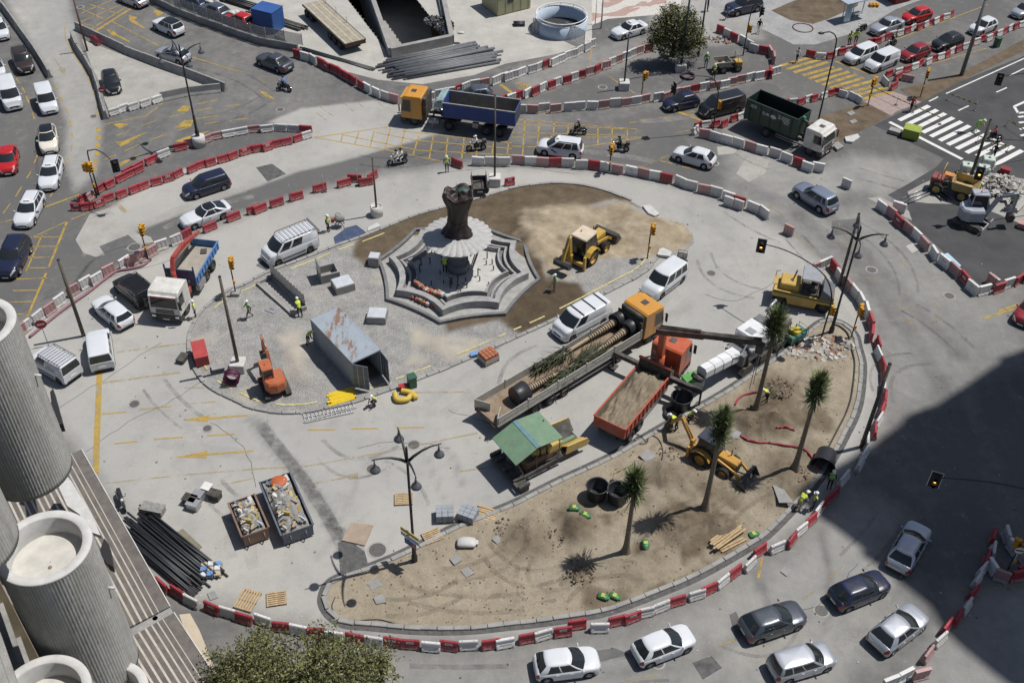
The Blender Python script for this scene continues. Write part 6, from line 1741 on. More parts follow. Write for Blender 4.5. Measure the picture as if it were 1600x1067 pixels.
def cab(root,xr,xf,zt,m,W=2.45,z0=.62,visor=True,hatch=True,deflect=False,low=None):
 h = W / 2; zb = z0 + .9          # waist
 low = low or m
 prof = [(xr,z0 + .15),(xf - .05,z0 + .15),(xf,z0 + .3),(xf,zb),(xf - .16,zt - .32),(xf - .34,zt - .06),(xf - .6,zt),(xr + .15,zt),(xr,zt - .12)]
 mb = MB(); rings = []
 for y,k in ((-h,.965),(-h + .06,1),(h - .06,1),(h,.965)):
  cx,cz = (xr + xf) / 2,(z0 + zt) / 2
  rings.append([(cx + (x - cx) * k,y,cz + (z - cz) * k) for x,z in prof])
 mb.loft([r for r in rings]); mb.B("cab_shell",m,root)
 # glass
 mb = MB(); e = .012
 mb.quad((xf + e,-h + .14,zb + .02),(xf + e,h - .14,zb + .02),(xf - .16 + e,h - .2,zt - .36),(xf - .16 + e,-h + .2,zt - .36)); mb.B("windscreen",glass,root)
 for sg in (-1,1):
  y = sg * (h + .004)
  q = [(xf - .12,y,zb + .06),(xf - 1.05,y,zb - .02),(xf - 1.05,y,zt - .42),(xf - .30,y,zt - .42)]
  MB().quad(*(q if sg < 0 else q[::-1])).B("side_window",glass,root)
  d = MB(); d.box(xf - 1.13,xf - 1.115,min(y,y * 1.002),max(y,y * 1.002) + .004,z0 + .35,zt - .35); d.B("door_gap",chass,root)
  MB().bbox(xf + .04,xf + .12,sg * (h + .16) - .12,sg * (h + .16) + .12,zb + .05,zb + .85,.03).B("mirror",chass,root)
  MB().bar((xf - .02,sg * h,zb + .8),(xf + .08,sg * (h + .2),zb + .8),.03,.03).B("mirror_arm",chass,root)
  MB().box(xf + .075,xf + .10,sg * (h - .42),sg * (h - .12),z0 + .02,z0 + .22).B("headlight",MATS["headlamp"],root)
  MB().box(xf - 1.0,xf - .5,sg * h - .03,sg * h + .03,.38,.44).B("step",chass,root)
 MB().bbox(xf - .5,xf + .08,-h,h,.34,z0 + .28,.05).B("bumper",low if low is not m else chass,root)
 for k in range(3): MB().box(xf - .01,xf + .03,-h * .6,h * .6,z0 + .38 + k * .15,z0 + .46 + k * .15).B("grille_bar",chass,root)
 MB().box(xf + .082,xf + .095,-.26,.26,.42,.53).B("number_plate",MATS["plate_white"],root)
 if visor: MB().box(xf - .22,xf + .02,-h + .12,h - .12,zt - .34,zt - .28).B("sun_visor",m,root)
 if hatch: MB().box((xr + xf) / 2 - .25,(xr + xf) / 2 + .25,-.25,.25,zt - .02,zt + .04).B("roof_hatch",steel_d,root)
 for k in (0,):
  for sg in (-1,1): MB().bar((xf - .1,sg * .5,zb + .03),(xf - .02,sg * .1,zb + .3),.02,.02).B("wiper",chass,root)
def mudguard(root,x,y,r=.58,w=.5):
 pts = []
 m = MB(); R = []
 for k in range(7):
  a = pi * k / 6; R.append([(x + cos(a) * r,y - w / 2,.5 + sin(a) * r),(x + cos(a) * r,y + w / 2,.5 + sin(a) * r),(x + cos(a) * (r + .03),y + w / 2,.5 + sin(a) * (r + .03)),(x + cos(a) * (r + .03),y - w / 2,.5 + sin(a) * (r + .03))])
 m.loft(R); m.B("mudguard",chass,root)
def open_box(root,x0,x1,W,z0,z1,m,inner,t=.07,ribs=0,names=("side_panel","head_panel","tail_panel","floor_panel"),taper=0.0,tail=True,head=True,rib_m=None):
 h = W / 2
 for sg in (-1,1):
  a = MB(); R = [[(x,sg * (h - t - taper * (1 - k)),z0 + (z1 - z0) * k) for x in (x0,x1)] for k in (0,1)]
  yo0,yo1 = sg * (h - taper),sg * h
  yi0,yi1 = sg * (h - taper - t),sg * (h - t)
  ring = [(yo0,z0),(yo1,z1),(yi1,z1),(yi0,z0)]
  a.prism_x(ring,x0,x1); p = a.B(names[0],m,root)
  for i in range(ribs):
   x = x0 + (x1 - x0) * (i + .5) / ribs
   MB().bar((x,yo0 + sg * .03,z0 + .02),(x,yo1 + sg * .03,z1 - .03),.09,.06).B("side_rib",rib_m or m,p)
  MB().bar((x0,yo1,z1),(x1,yo1,z1),.12,.08).B("top_rail",rib_m or m,p)
  if inner is not m: MB().prism_x([(yi0 - sg * .012,z0),(yi0 - sg * .002,z0),(yi1 - sg * .002,z1 - .04),(yi1 - sg * .012,z1 - .04)],x0 + .05,x1 - .05).B("liner",inner,p)
 if head: MB().box(x1 - t,x1 + .004,-h + t,h - t,z0,z1).B(names[1],m,root)
 if tail: MB().box(x0 - .004,x0 + t,-h + t,h - t,z0,z1).B(names[2],m,root)
 MB().box(x0 + .01,x1 - .01,-h + taper + .02,h - taper - .02,z0 - .06,z0 + .04).B(names[3],inner,root)
def heap(root,name,x0,x1,y0,y1,z0,hfun,mat,n=26):
 V = []; F = []
 for i in range(n + 1):
  for j in range(n + 1):
   u,v = i / n,j / n; V.append((x0 + (x1 - x0) * u,y0 + (y1 - y0) * v,z0 + hfun(u,v)))
 for i in range(n):
  for j in range(n): F.append((i * (n + 1) + j,(i + 1) * (n + 1) + j,(i + 1) * (n + 1) + j + 1,i * (n + 1) + j + 1))
 me = bpy.data.meshes.new(name); me.from_pydata(V,[],F)
 for p in me.polygons: p.use_smooth = True
 return link(name,me,mat,root)
def nz(u,v,s,c=5.0): return float(fbm(np.array([u * c + s]),np.array([v * c + s * 2]),1.0,4,s)[0])
ylw = M("lorry_yellow",(.58,.26,.02),.4,var=.05,coat=.3); orange = M("lorry_orange",(.48,.07,.015),.45,var=.1,coat=.2); blue_t = M("tipper_blue",(.03,.065,.24),.45,var=.15); cabw = M("cab_white",(.62,.61,.58),.45,var=.1)
dust_in = M("bin_inside",(.17,.16,.14),.9,var=.25)
# 1 yellow tractor with blue tipper semi-trailer
loc,rz = place((647.4,197),(0,1.2,0),(647.4 - 771.4,197 - 214))
t1 = thing("tipper_lorry","yellow-cabbed articulated lorry with an empty blue tipper trailer","lorry",loc,rz)
cab(t1,-.85,1.35,3.25,ylw,deflect=True); chassis(t1,-4.6,1.2)
MB().bbox(-1.25,-.9,-1.1,1.1,1.0,3.1,.05).B("air_intake",chass,t1)
for y in (-1.0,1.0): twheel(t1,0,y); twheel(t1,-3.6,y * .95,dual=True); mudguard(t1,-3.6,y * .95,.6,.62)
for x in (-7.4,-8.75):
 for y in (-1.0,1.0): twheel(t1,x,y * .95,dual=True)
MB().cyl((-1.5,1.0,.75),(-2.6,1.0,.75),.32,n=14).B("fuel_tank",tank_m,t1); MB().cyl((-1.5,-1.0,.75),(-2.6,-1.0,.75),.32,n=14).B("air_tank",tank_m,t1)
chassis(t1,-10.0,-2.6,1.2); open_box(t1,-10.3,-3.0,2.5,1.45,3.05,blue_t,dust_in,.06,0,taper=.12,rib_m=M("tipper_rim",(.28,.28,.27),.6,var=.2))
for i in range(6): MB().box(-10.36,-10.3,-1.05 + i * .4,-.98 + i * .4,1.5,3.0).B("tail_rib",MATS["tipper_rim"],t1)
tarp = M("tarp_teal",(.24,.34,.35),.6,var=.2,bump=.4,fine=5)
for k in range(4): MB().cyl((-2.9 + k * .17,-1.25,3.2 - k * .06),(-2.9 + k * .17,1.3,3.2 - k * .06),.14,n=8).B("tarpaulin_roll",tarp,t1)
MB().box(-3.05,-2.2,1.1,1.35,2.5,3.05).B("tarpaulin_flap",tarp,t1)
MB().box(-6.6,-6.0,.85,1.2,.7,1.2).B("tool_box",tank_m,t1)
# 2 dark green open container on a white-cabbed hook lorry
loc,rz = place((1262,243),(0,-1.15,0),(1262 - 1193.5,243 - 213.5))
t2 = thing("hook_lift_lorry","white-cabbed lorry carrying a dark green open container","lorry",loc,rz)
cab(t2,-.75,1.3,2.85,cabw); chassis(t2,-6.2,1.0)
for y in (-1.0,1.0): twheel(t2,0,y); twheel(t2,-4.9,y * .95,dual=True)
for y in (-1.15,1.15): MB().box(-3.8,-1.4,y - .03,y + .03,.55,.62).B("side_guard",tank_m,t2); MB().box(-3.8,-1.4,y - .03,y + .03,.8,.87).B("side_guard",tank_m,t2)
MB().bar((-1.35,0,.9),(-1.2,0,2.6),.3,.3).B("hook_arm",steel_d,t2)
MB().bar((-1.2,0,2.6),(-1.75,0,2.7),.2,.2).B("hook",steel_d,t2)
gcol = M("container_green",(.018,.042,.032),.5,var=.15)
loc2 = Vc(loc) + Vc((0,0,0))
bn = thing("open_container","dark green open-topped waste container with white lettering on the lorry","container",loc,rz)
open_box(bn,-7.6,-1.75,2.45,1.15,3.25,gcol,M("container_inside",(.012,.018,.016),.8,var=.2),.06,5,rib_m=gcol)
MB().box(-1.8,-1.5,-.35,-.1,2.9,3.2).B("lid_bracket",M("bright_green",(.05,.25,.13),.5,var=.1),bn)
lw = M("letter_white",(.62,.64,.64),.5,var=0)
def side_text(par,txt,size,x,z,y=-1.30,m=lw): return lettering(par,txt,size,(x,y,z),(pi / 2,0,0),m)
side_text(bn,"EUR",.42,-5.2,2.5); MB().sphere((-4.35,-1.28,2.5),.36,14,6,(1,.03,.6)).B("oval_logo",M("logo_grey",(.42,.44,.48),.5,var=0),bn)
for k,(x,w) in enumerate(((-3.2,1.3),(-3.2,1.2),(-3.2,1.35),(-2.9,.7),(-2.9,.5))): MB().box(x - w / 2,x + w / 2,-1.268,-1.262,2.86 - k * .15,2.91 - k * .15).B("print_line",lw,bn)
for k in range(3): MB().box(-7.0,-6.3,-1.268,-1.262,2.85 - k * .12,2.89 - k * .12).B("print_line",lw,bn)
# 3 white lorry with blue dropside bed and folded red crane
loc,rz = place((296,489),(0,1.2,0),(-33.6,58))
t3 = thing("crane_lorry","white-cabbed lorry with a blue dropside bed and folded red crane","lorry",loc,rz)
cab(t3,-.75,1.45,2.95,cabw,hatch=False); chassis(t3,-6.6,1.2)
MB().box(1.455,1.475,-.9,.9,2.52,2.66).B("sun_strip",M("strip_red",(.45,.08,.09),.5,var=.1),t3)
for y in (-1.0,1.0):
 twheel(t3,0,y)
 for x in (-4.3,-5.6): twheel(t3,x,y * .95,dual=True)
bb = M("dropside_blue",(.05,.19,.45),.45,var=.15); bd = M("headboard_blue",(.02,.05,.14),.5,var=.15); rc = M("crane_red",(.34,.022,.015),.45,var=.15)
open_box(t3,-7.2,-2.1,2.5,1.15,1.85,bb,M("bed_sand",(.33,.30,.255),.95,var=.2),.05,9,head=False,rib_m=bb)
MB().box(-2.15,-2.08,-1.25,1.25,1.15,2.6).B("headboard",bd,t3)
for y in (-1.2,1.2): MB().box(-2.15,-2.05,y - .05,y + .05,1.1,3.0).B("headboard_post",bd,t3)
MB().bbox(-1.8,-1.2,-.9,.9,.8,1.3,.05).B("crane_base",rc,t3)
MB().cyl((-1.5,-.2,1.2),(-1.5,-.2,2.9),.2,n=12).B("crane_column",rc,t3)
MB().bar((-1.5,-.2,2.8),(-2.0,-.25,3.75),.3,.34).B("crane_boom",rc,t3)
MB().bar((-2.0,-.25,3.7),(-4.3,-.3,3.5),.3,.34).B("crane_boom",rc,t3)
MB().bar((-4.1,-.3,3.45),(-7.3,-.35,2.5),.22,.26).B("crane_jib",rc,t3)
MB().cyl((-2.2,-.55,3.3),(-4.6,-.55,3.15),.07,n=8).B("crane_ram",tank_m,t3); MB().bar((-3.2,-.7,2.9),(-6.8,-.7,2.4),.14,.14).B("crane_jib",M("crane_tan",(.3,.25,.18),.7,var=.2),t3)
MB().obox((-6.4,.2,1.24),(.7,.5,.06),.3).B("scrap_plate",steel_d,t3)
for y in (-1.15,1.15): MB().bbox(-3.6,-2.3,y - .2,y + .2,.45,.95,.04).B("tool_box",tank_m,t3)
# 4 yellow tractor with the long dropside trailer
loc,rz = place((1014.8,536),(0,-1.2,0),(179,-111))
t4 = thing("flatbed_lorry","yellow-cabbed lorry with a very long dropside trailer","lorry",loc,rz)
T4L,T4R = Vc(loc),rz
def loc4(px,z):
 p = G(*px,z) - T4L; c,s = cos(-T4R),sin(-T4R); return Vc((c * p.x - s * p.y,s * p.x + c * p.y,z))
cab(t4,-.75,1.35,3.2,ylw); chassis(t4,-4.4,1.2)
MB().bbox(-1.15,-.8,-1.15,1.15,1.6,3.1,.1).B("air_dam",chass,t4)
rearx = loc4((771,670),.6).x
bei = M("dropside_grey",(.40,.40,.37),.5,.2,.12); bein = M("trailer_floor",(.22,.165,.115),.9,var=.3,scale=2)
for y in (-1.0,1.0):
 twheel(t4,0,y); twheel(t4,-3.4,y * .95,dual=True)
 for px in ((877.7,616),(857.8,630),(835.5,645)): twheel(t4,loc4(px,0).x,y * .98,dual=True)
chassis(t4,rearx + .2,-2.6,1.05)
npan = 5; x1b = -1.25
for sg in (-1,1):
 for i in range(npan):
  xa = rearx + (x1b - rearx) * i / npan; xb = rearx + (x1b - rearx) * (i + 1) / npan
  p = MB().box(xa + .06,xb - .06,sg * 1.27 - .03,sg * 1.27 + .03,1.3,2.0).B("dropside_board",bei,t4)
  MB().box(xa + .08,xb - .08,sg * 1.30 - .012,sg * 1.30 + .012,1.62,1.68).B("board_rib",bei,p)
  MB().box(xb - .06,xb + .06,sg * 1.27 - .05,sg * 1.27 + .05,1.2,2.12).B("stake_post",bei,t4)
 MB().box(rearx,x1b,sg * 1.27 - .05,sg * 1.27 + .05,1.12,1.27).B("side_rave",bei,t4)
 MB().box(rearx + 5.2,-4.2,sg * 1.2 - .03,sg * 1.2 + .03,.55,.68).B("side_guard",bei,t4)
MB().box(rearx,x1b,-1.24,1.24,1.14,1.24).B("trailer_floor",bein,t4)
MB().box(x1b - .02,x1b + .06,-1.27,1.27,1.2,2.7).B("headboard",M("headboard_dark",(.03,.028,.026),.8,var=.2),t4)
for sg,a in ((-1,.9),(1,-.75)):
 m = Matrix.Translation((rearx,sg * 1.27,0)) @ Matrix.Rotation(a * sg * sg,4,'Z')
 MB().box(-.05,.02,-sg * 1.2 if sg > 0 else 0,0 if sg > 0 else 1.2,1.25,2.0,Matrix.Translation((rearx,sg * 1.27,0)) @ Matrix.Rotation(-.9 if sg < 0 else .5,4,'Z')).B("tail_door",bei,t4)
MB().box(rearx - .06,rearx,-1.2,1.2,.95,1.15).B("rear_beam",chass,t4)
for y in (-.9,.9): MB().box(rearx - .08,rearx - .06,y - .2,y + .2,.98,1.1).B("tail_light",MATS["tail_lamp"],t4)
# palms lying on the trailer, each with its root tub
def lying_palm(pot_px,tip_px,label,seed,zr=1.75,crown=True,potd=1.35):
 a,b = G(*pot_px,zr),G(*tip_px,zr - .2); d = (b - a); L = d.length; u = d.normalized()
 o = thing("lying_palm",label,"palm tree",(a.x,a.y,1.24),0,"palms loaded on the long trailer")
 z = zr - 1.24; pr = potd / 2
 R0 = Vc((0,0,z))
 mb = MB(); ax,s,t = frame_from((0,0,0),u)
 rings = []
 for k,r in ((-.55,pr * .86),(-.5,pr * .9),(.55,pr),(.56,pr * .94),(.35,pr * .9)):
  rings.append([R0 + u * k + s * (cos(q * .3142) * r) - t * (sin(q * .3142) * r) for q in range(20)])
 mb.sh(True); mb.loft(rings); mb.B("root_tub",M("tub_black",(.022,.023,.027),.45,var=.15),o)
 n = 16; path = [R0 + u * (.4 + (L * .62) * i / n) - Vc((0,0,.25 * i / n)) for i in range(n + 1)]
 MB().tube(path,[(.30 - .16 * min(1,i / 8)) * (1 + .07 * (i % 2)) for i in range(n + 1)],10).B("trunk",M("lying_trunk",(.34,.27,.185),.9,var=.3,scale=7),o)
 for i in range(12):
  q = R0 + u * (.7 + i * .22) - Vc((0,0,.01 * i)); rr = .32 - .012 * i
  ring = [[q + u * du + s * (cos(w * .5236) * rr) - t * (sin(w * .5236) * rr) for w in range(12)] for du in (0,.06)]
  MB().loft(ring).B("trunk_ring",M("trunk_ring",(.12,.085,.06),.9,var=.2),o)
 if crown: frond_bundle(o,R0 + u * (L * .55) - Vc((0,0,.25)),u,L * .5,.5,seed,"crown",800,.5,leafC)
 return o
lying_palm((750 + 930 / 4.268,440 + 250 / 4.268),(750 + 330 / 4.268,440 + 600 / 4.268),"palm lying on the trailer with its tub against the headboard",11,1.9)
lying_palm((750 + 1000 / 4.268,440 + 305 / 4.268),(750 + 420 / 4.268,440 + 700 / 4.268),"palm lying along the near side of the trailer",12,1.9)
lying_palm((750 + 265 / 4.268,440 + 745 / 4.268),(750 + 850 / 4.268,440 + 410 / 4.268),"palm lying on the trailer with its tub at the tail end",13,1.95,True,1.5)
# 5 orange crane lorry with a load of sandy soil
loc,rz = place((1064,591),(0,-1.2,0),(79.5,-98))
t5 = thing("crane_tipper","orange lorry with a loader crane and a bed full of soil","lorry",loc,rz)
T5L,T5R = Vc(loc),rz
def loc5(px,z):
 p = G(*px,z) - T5L; c,s = cos(-T5R),sin(-T5R); return Vc((c * p.x - s * p.y,s * p.x + c * p.y,z))
cab(t5,-.7,1.35,3.0,orange); r5 = loc5((968,688),.9).x
chassis(t5,r5 + .2,1.2)
for y in (-1.0,1.0):
 twheel(t5,0,y)
 for px in ((1000,672),(984.5,689)): twheel(t5,loc5(px,0).x,y * .96,dual=True)
 MB().box(r5 + 2.8,-2.2,y * 1.12 - .03,y * 1.12 + .03,.5,.9).B("side_guard",tank_m,t5)
red5 = M("bed_red",(.36,.045,.018),.55,var=.15); soil5 = M("loaded_soil",(.20,.163,.115),.95,var=.3,scale=2,bump=.7,fine=9)
xb0,xb1 = r5,-2.45
open_box(t5,xb0,xb1,2.5,1.2,2.15,red5,soil5,.06,11,rib_m=red5,head=False)
MB().box(xb1 - .05,xb1 + .05,-1.27,1.27,1.2,2.75).B("headboard",M("headboard_dark",(.03,.028,.026),.8,var=.2),t5)
MB().box(xb1 - .09,xb1 + .09,-1.32,1.32,2.75,2.87).B("headboard_rail",red5,t5)
heap(t5,"soil_load",xb0 + .08,xb1 - .07,-1.17,1.17,1.55,lambda u,v: .12 + .7 * exp(-((u - .78) / .18) ** 2) * sin(pi * v) ** .7 + .22 * exp(-((u - .4) / .25) ** 2) * sin(pi * v) + (nz(u,v,3,9) - .5) * .75,soil5,34)
MB().bbox(-2.2,-1.0,-1.0,1.0,.9,1.5,.05).B("crane_base",steel_d,t5)
MB().cyl((-1.6,0,1.3),(-1.6,0,2.9),.32,n=14).B("crane_column",orange,t5)
colw = T5L + Vc((cos(T5R) * -1.6,sin(T5R) * -1.6,0))
def nearest_z(px,pl,zs):
 return min(zs,key=lambda z: (Vc(G(*px,z)[:2]) - Vc(pl[:2])).length)
k1w = G(1036,520,nearest_z((1036,520),colw,[4 + .1 * i for i in range(40)])); k1 = loc5((1036,520),k1w.z)
palm4 = G(1181,640); ztip = nearest_z((1190,534),palm4,[4 + .1 * i for i in range(50)]); tip = loc5((1190,534),ztip)
base5 = Vc((-1.6,0,2.8))
MB().bar(base5,k1,.42,.48).B("main_boom",orange,t5)
MB().cyl(base5 + Vc((.5,0,-.7)),base5.lerp(k1,.75) + Vc((.35,0,-.1)),.12,n=8).B("boom_ram",steel_d,t5)
kk = k1 + Vc((0,0,.15)); mid = kk.lerp(tip,.42)
MB().bar(kk - (mid - kk).normalized() * .5,mid,.40,.48).B("outer_boom",M("boom_dark",(.06,.022,.02),.5,var=.2),t5)
MB().bar(kk.lerp(tip,.35),kk.lerp(tip,.72),.32,.36).B("extension_boom",chass,t5); MB().bar(kk.lerp(tip,.62),tip,.40,.46).B("extension_boom",chass,t5)
MB().cyl(kk + Vc((0,.25,.38)),mid + Vc((0,.25,.35)),.08,n=8).B("hydraulic_ram",steel_d,t5)
MB().tube([kk + Vc((0,-.2,.3)),mid + Vc((0,-.2,.42)),tip + Vc((0,-.1,.35))],.03,6).B("hydraulic_hose",chass,t5)
MB().bbox(tip.x - .3,tip.x + .3,tip.y - .25,tip.y + .25,tip.z - .9,tip.z - .2,.05).B("grab_rotator",steel_d,t5)
sl = tip + Vc((0,0,-.8))
for dx in (-.18,.18): MB().cyl(sl + Vc((dx,0,0)),Vc((sl.x + dx * 1.8,sl.y,2.2)),.025,n=6).B("lifting_strap",M("strap_grey",(.25,.25,.24),.8,var=0),t5)
for px,sg in (((955,557),1),((1091,618),-1)):
 e = loc5(px,1.5); y = e.y
 MB().bar((-1.9,sg * .6,1.45),(-1.9,y,1.5),.32,.36).B("outrigger_beam",chass,t5)
 MB().cyl((-1.9,y,1.6),(-1.9,y,.12),.08,n=8).B("outrigger_leg",steel_d,t5)
 MB().bbox(-2.25,-1.55,y - .3,y + .3,.01,.12,.03).B("outrigger_foot",steel_d,t5)
# 6 bare flatbed semi-trailer at the top
loc,rz = place(C(2,612,256),(0,0,1.35),(555 - 270,275 + 10)); rz = heading(C(2,480,130),(-285,-262),1.35)
t6 = thing("flatbed_trailer","bare flatbed semi-trailer with a timber deck beside the ramp pit","trailer",loc,rz)
L6 = 11.5
for i in range(6):
 MB().box(0,L6,-1.25 + i * .417 + .012,-1.25 + (i + 1) * .417 - .012,1.25,1.34).B("deck_plank",M("deck_timber%d" % (i % 2),((.30,.27,.21),(.36,.32,.25))[i % 2],.9,var=.2),t6)
for y in (-1.26,1.26): MB().box(0,L6,y - .04,y + .04,1.12,1.36).B("side_rave",steel_d,t6)
MB().box(-.06,0,-1.25,1.25,.85,1.3).B("rear_panel",M("rear_panel",(.06,.03,.025),.7,var=.2),t6)
chassis(t6,.2,L6,1.0)
for x in (1.6,2.9,4.2,9.4,10.7):
 for y in (-1.0,1.0): twheel(t6,x,y * .97,dual=True)
for x in (4.6,7.5,10.3): MB().cyl((x,-1.2,1.35),(x,-1.2,2.1),.03,n=6).B("stake",galv,t6)
# lettering on the parked van
A = build_car("vans"); dk = M("letter_black",(.03,.03,.04),.5,var=0)
lettering(VAN_INFON,"infon",.5,(-.9,.93,1.25),(pi / 2,0,pi),dk)
lettering(VAN_INFON,"infon",.42,(-2.17,-.35,1.42),(pi / 2,0,-pi / 2),dk)
poly_in_f = HFN.inside
# ------------------------------------------------------------------ construction machines
cat_y = M("machine_yellow",(.50,.30,.035),.5,var=.12,coat=.2); jcb_y = M("machine_amber",(.48,.24,.02),.45,var=.1,coat=.2)
bucket_m = M("bucket_steel",(.055,.058,.062),.55,.4,.25)
def bigtyre(root,x,y,r,w,hub):
 t,rm = wheel_mesh(r,w,0)
 wl = olink("wheel",t,[MATS["tyre_rubber"]],root); wl.location = (x,y,r)
 if y < 0: wl.rotation_euler = (0,0,pi)
 olink("rim",rm,[hub],wl)
 n = 18; m = MB()
 for i in range(n):
  a = 2 * pi * i / n; m.obox((cos(a) * r,(w * .2 if i % 2 else -w * .2),sin(a) * r),(.06,w * .5,r * .16),0,0,-a)
 m2 = m.B("tread",MATS["tyre_rubber"],wl); tag(m2,kind="stuff")
def bucket(root,x,z,w,s,name="loader_bucket",flip=False,m=None):
 k = -1 if flip else 1
 prof = [(0,0),(.75,.02),(.95,.0),(.95,.05),(.72,.09),(.25,.15),(.08,.4),(.1,.75),(.35,.95),(.33,1.0),(.02,.85),(-.06,.4)]
 mb = MB(); mb.prism_y([(x + k * a * s,z + b * s) for a,b in prof],-w / 2,w / 2)
 b = mb.B(name,m or bucket_m,root)
 for y in (-w / 2,w / 2):
  MB().prism_y([(x + k * a * s,z + c * s) for a,c in ((0,0),(.95,0),(.35,.97),(.02,.85),(-.06,.4))],y - .02,y + .02).B("bucket_cheek",m or bucket_m,b)
 return b
def backhoe(px,local,d,label,body,cabroof,s,boom,brand=None,extended=False):
 loc,rz = place(px,tuple(q * s for q in local),d)
 o = thing("backhoe_loader",label,"digger",loc,rz); o.scale = (s,s,s)
 hub = body
 for y in (-.95,.95): bigtyre(o,0,y,.78,.46,hub); bigtyre(o,2.15,y * .97,.55,.36,hub)
 MB().box(-1.1,2.9,-.45,.45,.45,.95).B("chassis",chass,o)
 for y in (-.95,.95):
  mb = MB(); R = []
  for k in range(6):
   a = radians(20 + 130 * k / 5); R.append([(cos(a) * .9,y - .3,.78 + sin(a) * .9),(cos(a) * .9,y + .3,.78 + sin(a) * .9),(cos(a) * .95,y + .3,.78 + sin(a) * .95),(cos(a) * .95,y - .3,.78 + sin(a) * .95)])
  mb.loft(R); mb.B("fender",body,o)
 MB().bbox(1.15,2.95,-.42,.42,.9,1.65,.08).B("bonnet",body,o)
 MB().box(2.95,2.99,-.38,.38,.95,1.55).B("radiator_grille",chass,o)
 MB().cyl((2.0,.3,1.6),(2.0,.3,2.3),.05,n=8).B("exhaust",chass,o)
 # cab
 mb = MB(); mb.loft([[(-.75,-.72,1.0),(1.15,-.72,1.0),(1.15,.72,1.0),(-.75,.72,1.0)],[(-.72,-.74,1.8),(1.1,-.74,1.8),(1.1,.74,1.8),(-.72,.74,1.8)],[(-.55,-.66,2.7),(.85,-.66,2.7),(.85,.66,2.7),(-.55,.66,2.7)]]); mb.B("cab_glass",glass,o)
 for x,x2 in ((-.75,-.55),(1.15,.85),(.2,.15)):
  for y in (-.73,.73): MB().bar((x,y,1.0),(x2,y * .91,2.72),.07,.07).B("cab_pillar",chass,o)
 MB().bbox(-.78,1.0,-.78,.78,2.7,2.84,.07).B("cab_roof",cabroof,o)
 MB().cyl((.1,.3,2.84),(.1,.3,2.98),.06,n=8).B("beacon",M("beacon_orange",(.5,.12,.02),.3,var=0),o)
 # loader
 for y in (-.62,.62):
  MB().bar((1.3,y,1.35),(2.9,y,1.0),.14,.24).B("loader_arm",body,o); MB().bar((2.9,y,1.05),(3.65,y,.5),.14,.22).B("loader_arm",body,o)
  MB().cyl((1.6,y * .8,.9),(3.0,y * .8,.9),.06,n=8).B("loader_ram",tank_m,o)
 bucket(o,3.6,.12,2.3,.95)
 # stabilisers and rear frame
 MB().box(-1.3,-1.05,-1.1,1.1,.45,.75).B("rear_frame",body,o)
 for y in (-1.05,1.05):
  MB().box(-1.32,-1.1,y - .1,y + .1,.15,1.5).B("stabiliser",body,o); MB().box(-1.45,-1.0,y - .22,y + .22,.02,.1).B("stabiliser_foot",chass,o)
 by = boom.get('y',0.0)
 MB().box(-1.6,-1.3,by - .2,by + .2,.5,1.4).B("swing_post",body,o)
 pts = [Vc(q) for q in boom['pts']]
 for i,(a,b) in enumerate(zip(pts,pts[1:])):
  MB().bar(a,b,.26 - .04 * i,.34 - .06 * i).B("boom_section",body,o)
  MB().cyl(a + Vc((0,.0,.26)),a.lerp(b,.7) + Vc((0,0,.24)),.055,n=8).B("boom_ram",steel_d,o)
 e = pts[-1]
 bk = MB(); bk.prism_y([(e.x - .1,e.z + .1),(e.x + .25,e.z),(e.x + .35,e.z - .45),(e.x + .05,e.z - .6),(e.x - .3,e.z - .4),(e.x - .28,e.z - .05)],e.y - boom.get('bw',.3),e.y + boom.get('bw',.3)); bk.B("digging_bucket",bucket_m,o)
 if brand:
  lettering(o,brand,.42,(-.15,-.765,1.35),(pi / 2,0,0),lw)
 return o
cream_r = M("cab_cream",(.62,.52,.40),.5,var=.08)
bhs = backhoe((926.5,415),(0,-1.15,0),(22.7,-19.6),"big yellow backhoe loader with a cream roof on the sand spill",cat_y,cream_r,1.0,dict(pts=[(-1.5,.25,1.2),(-1.75,.25,3.3),(-2.6,.25,1.3)],y=.25,bw=.75))
backhoe((1091,729),(0,-1.15,0),(22.5,13.2),"small amber backhoe loader with a dark roof working in the sand",jcb_y,M("roof_navy",(.025,.03,.05),.5,var=.1),.84,dict(pts=[(-1.5,0,1.2),(-2.9,.3,2.7),(-4.2,.6,.9)],bw=.25),brand="JCB")
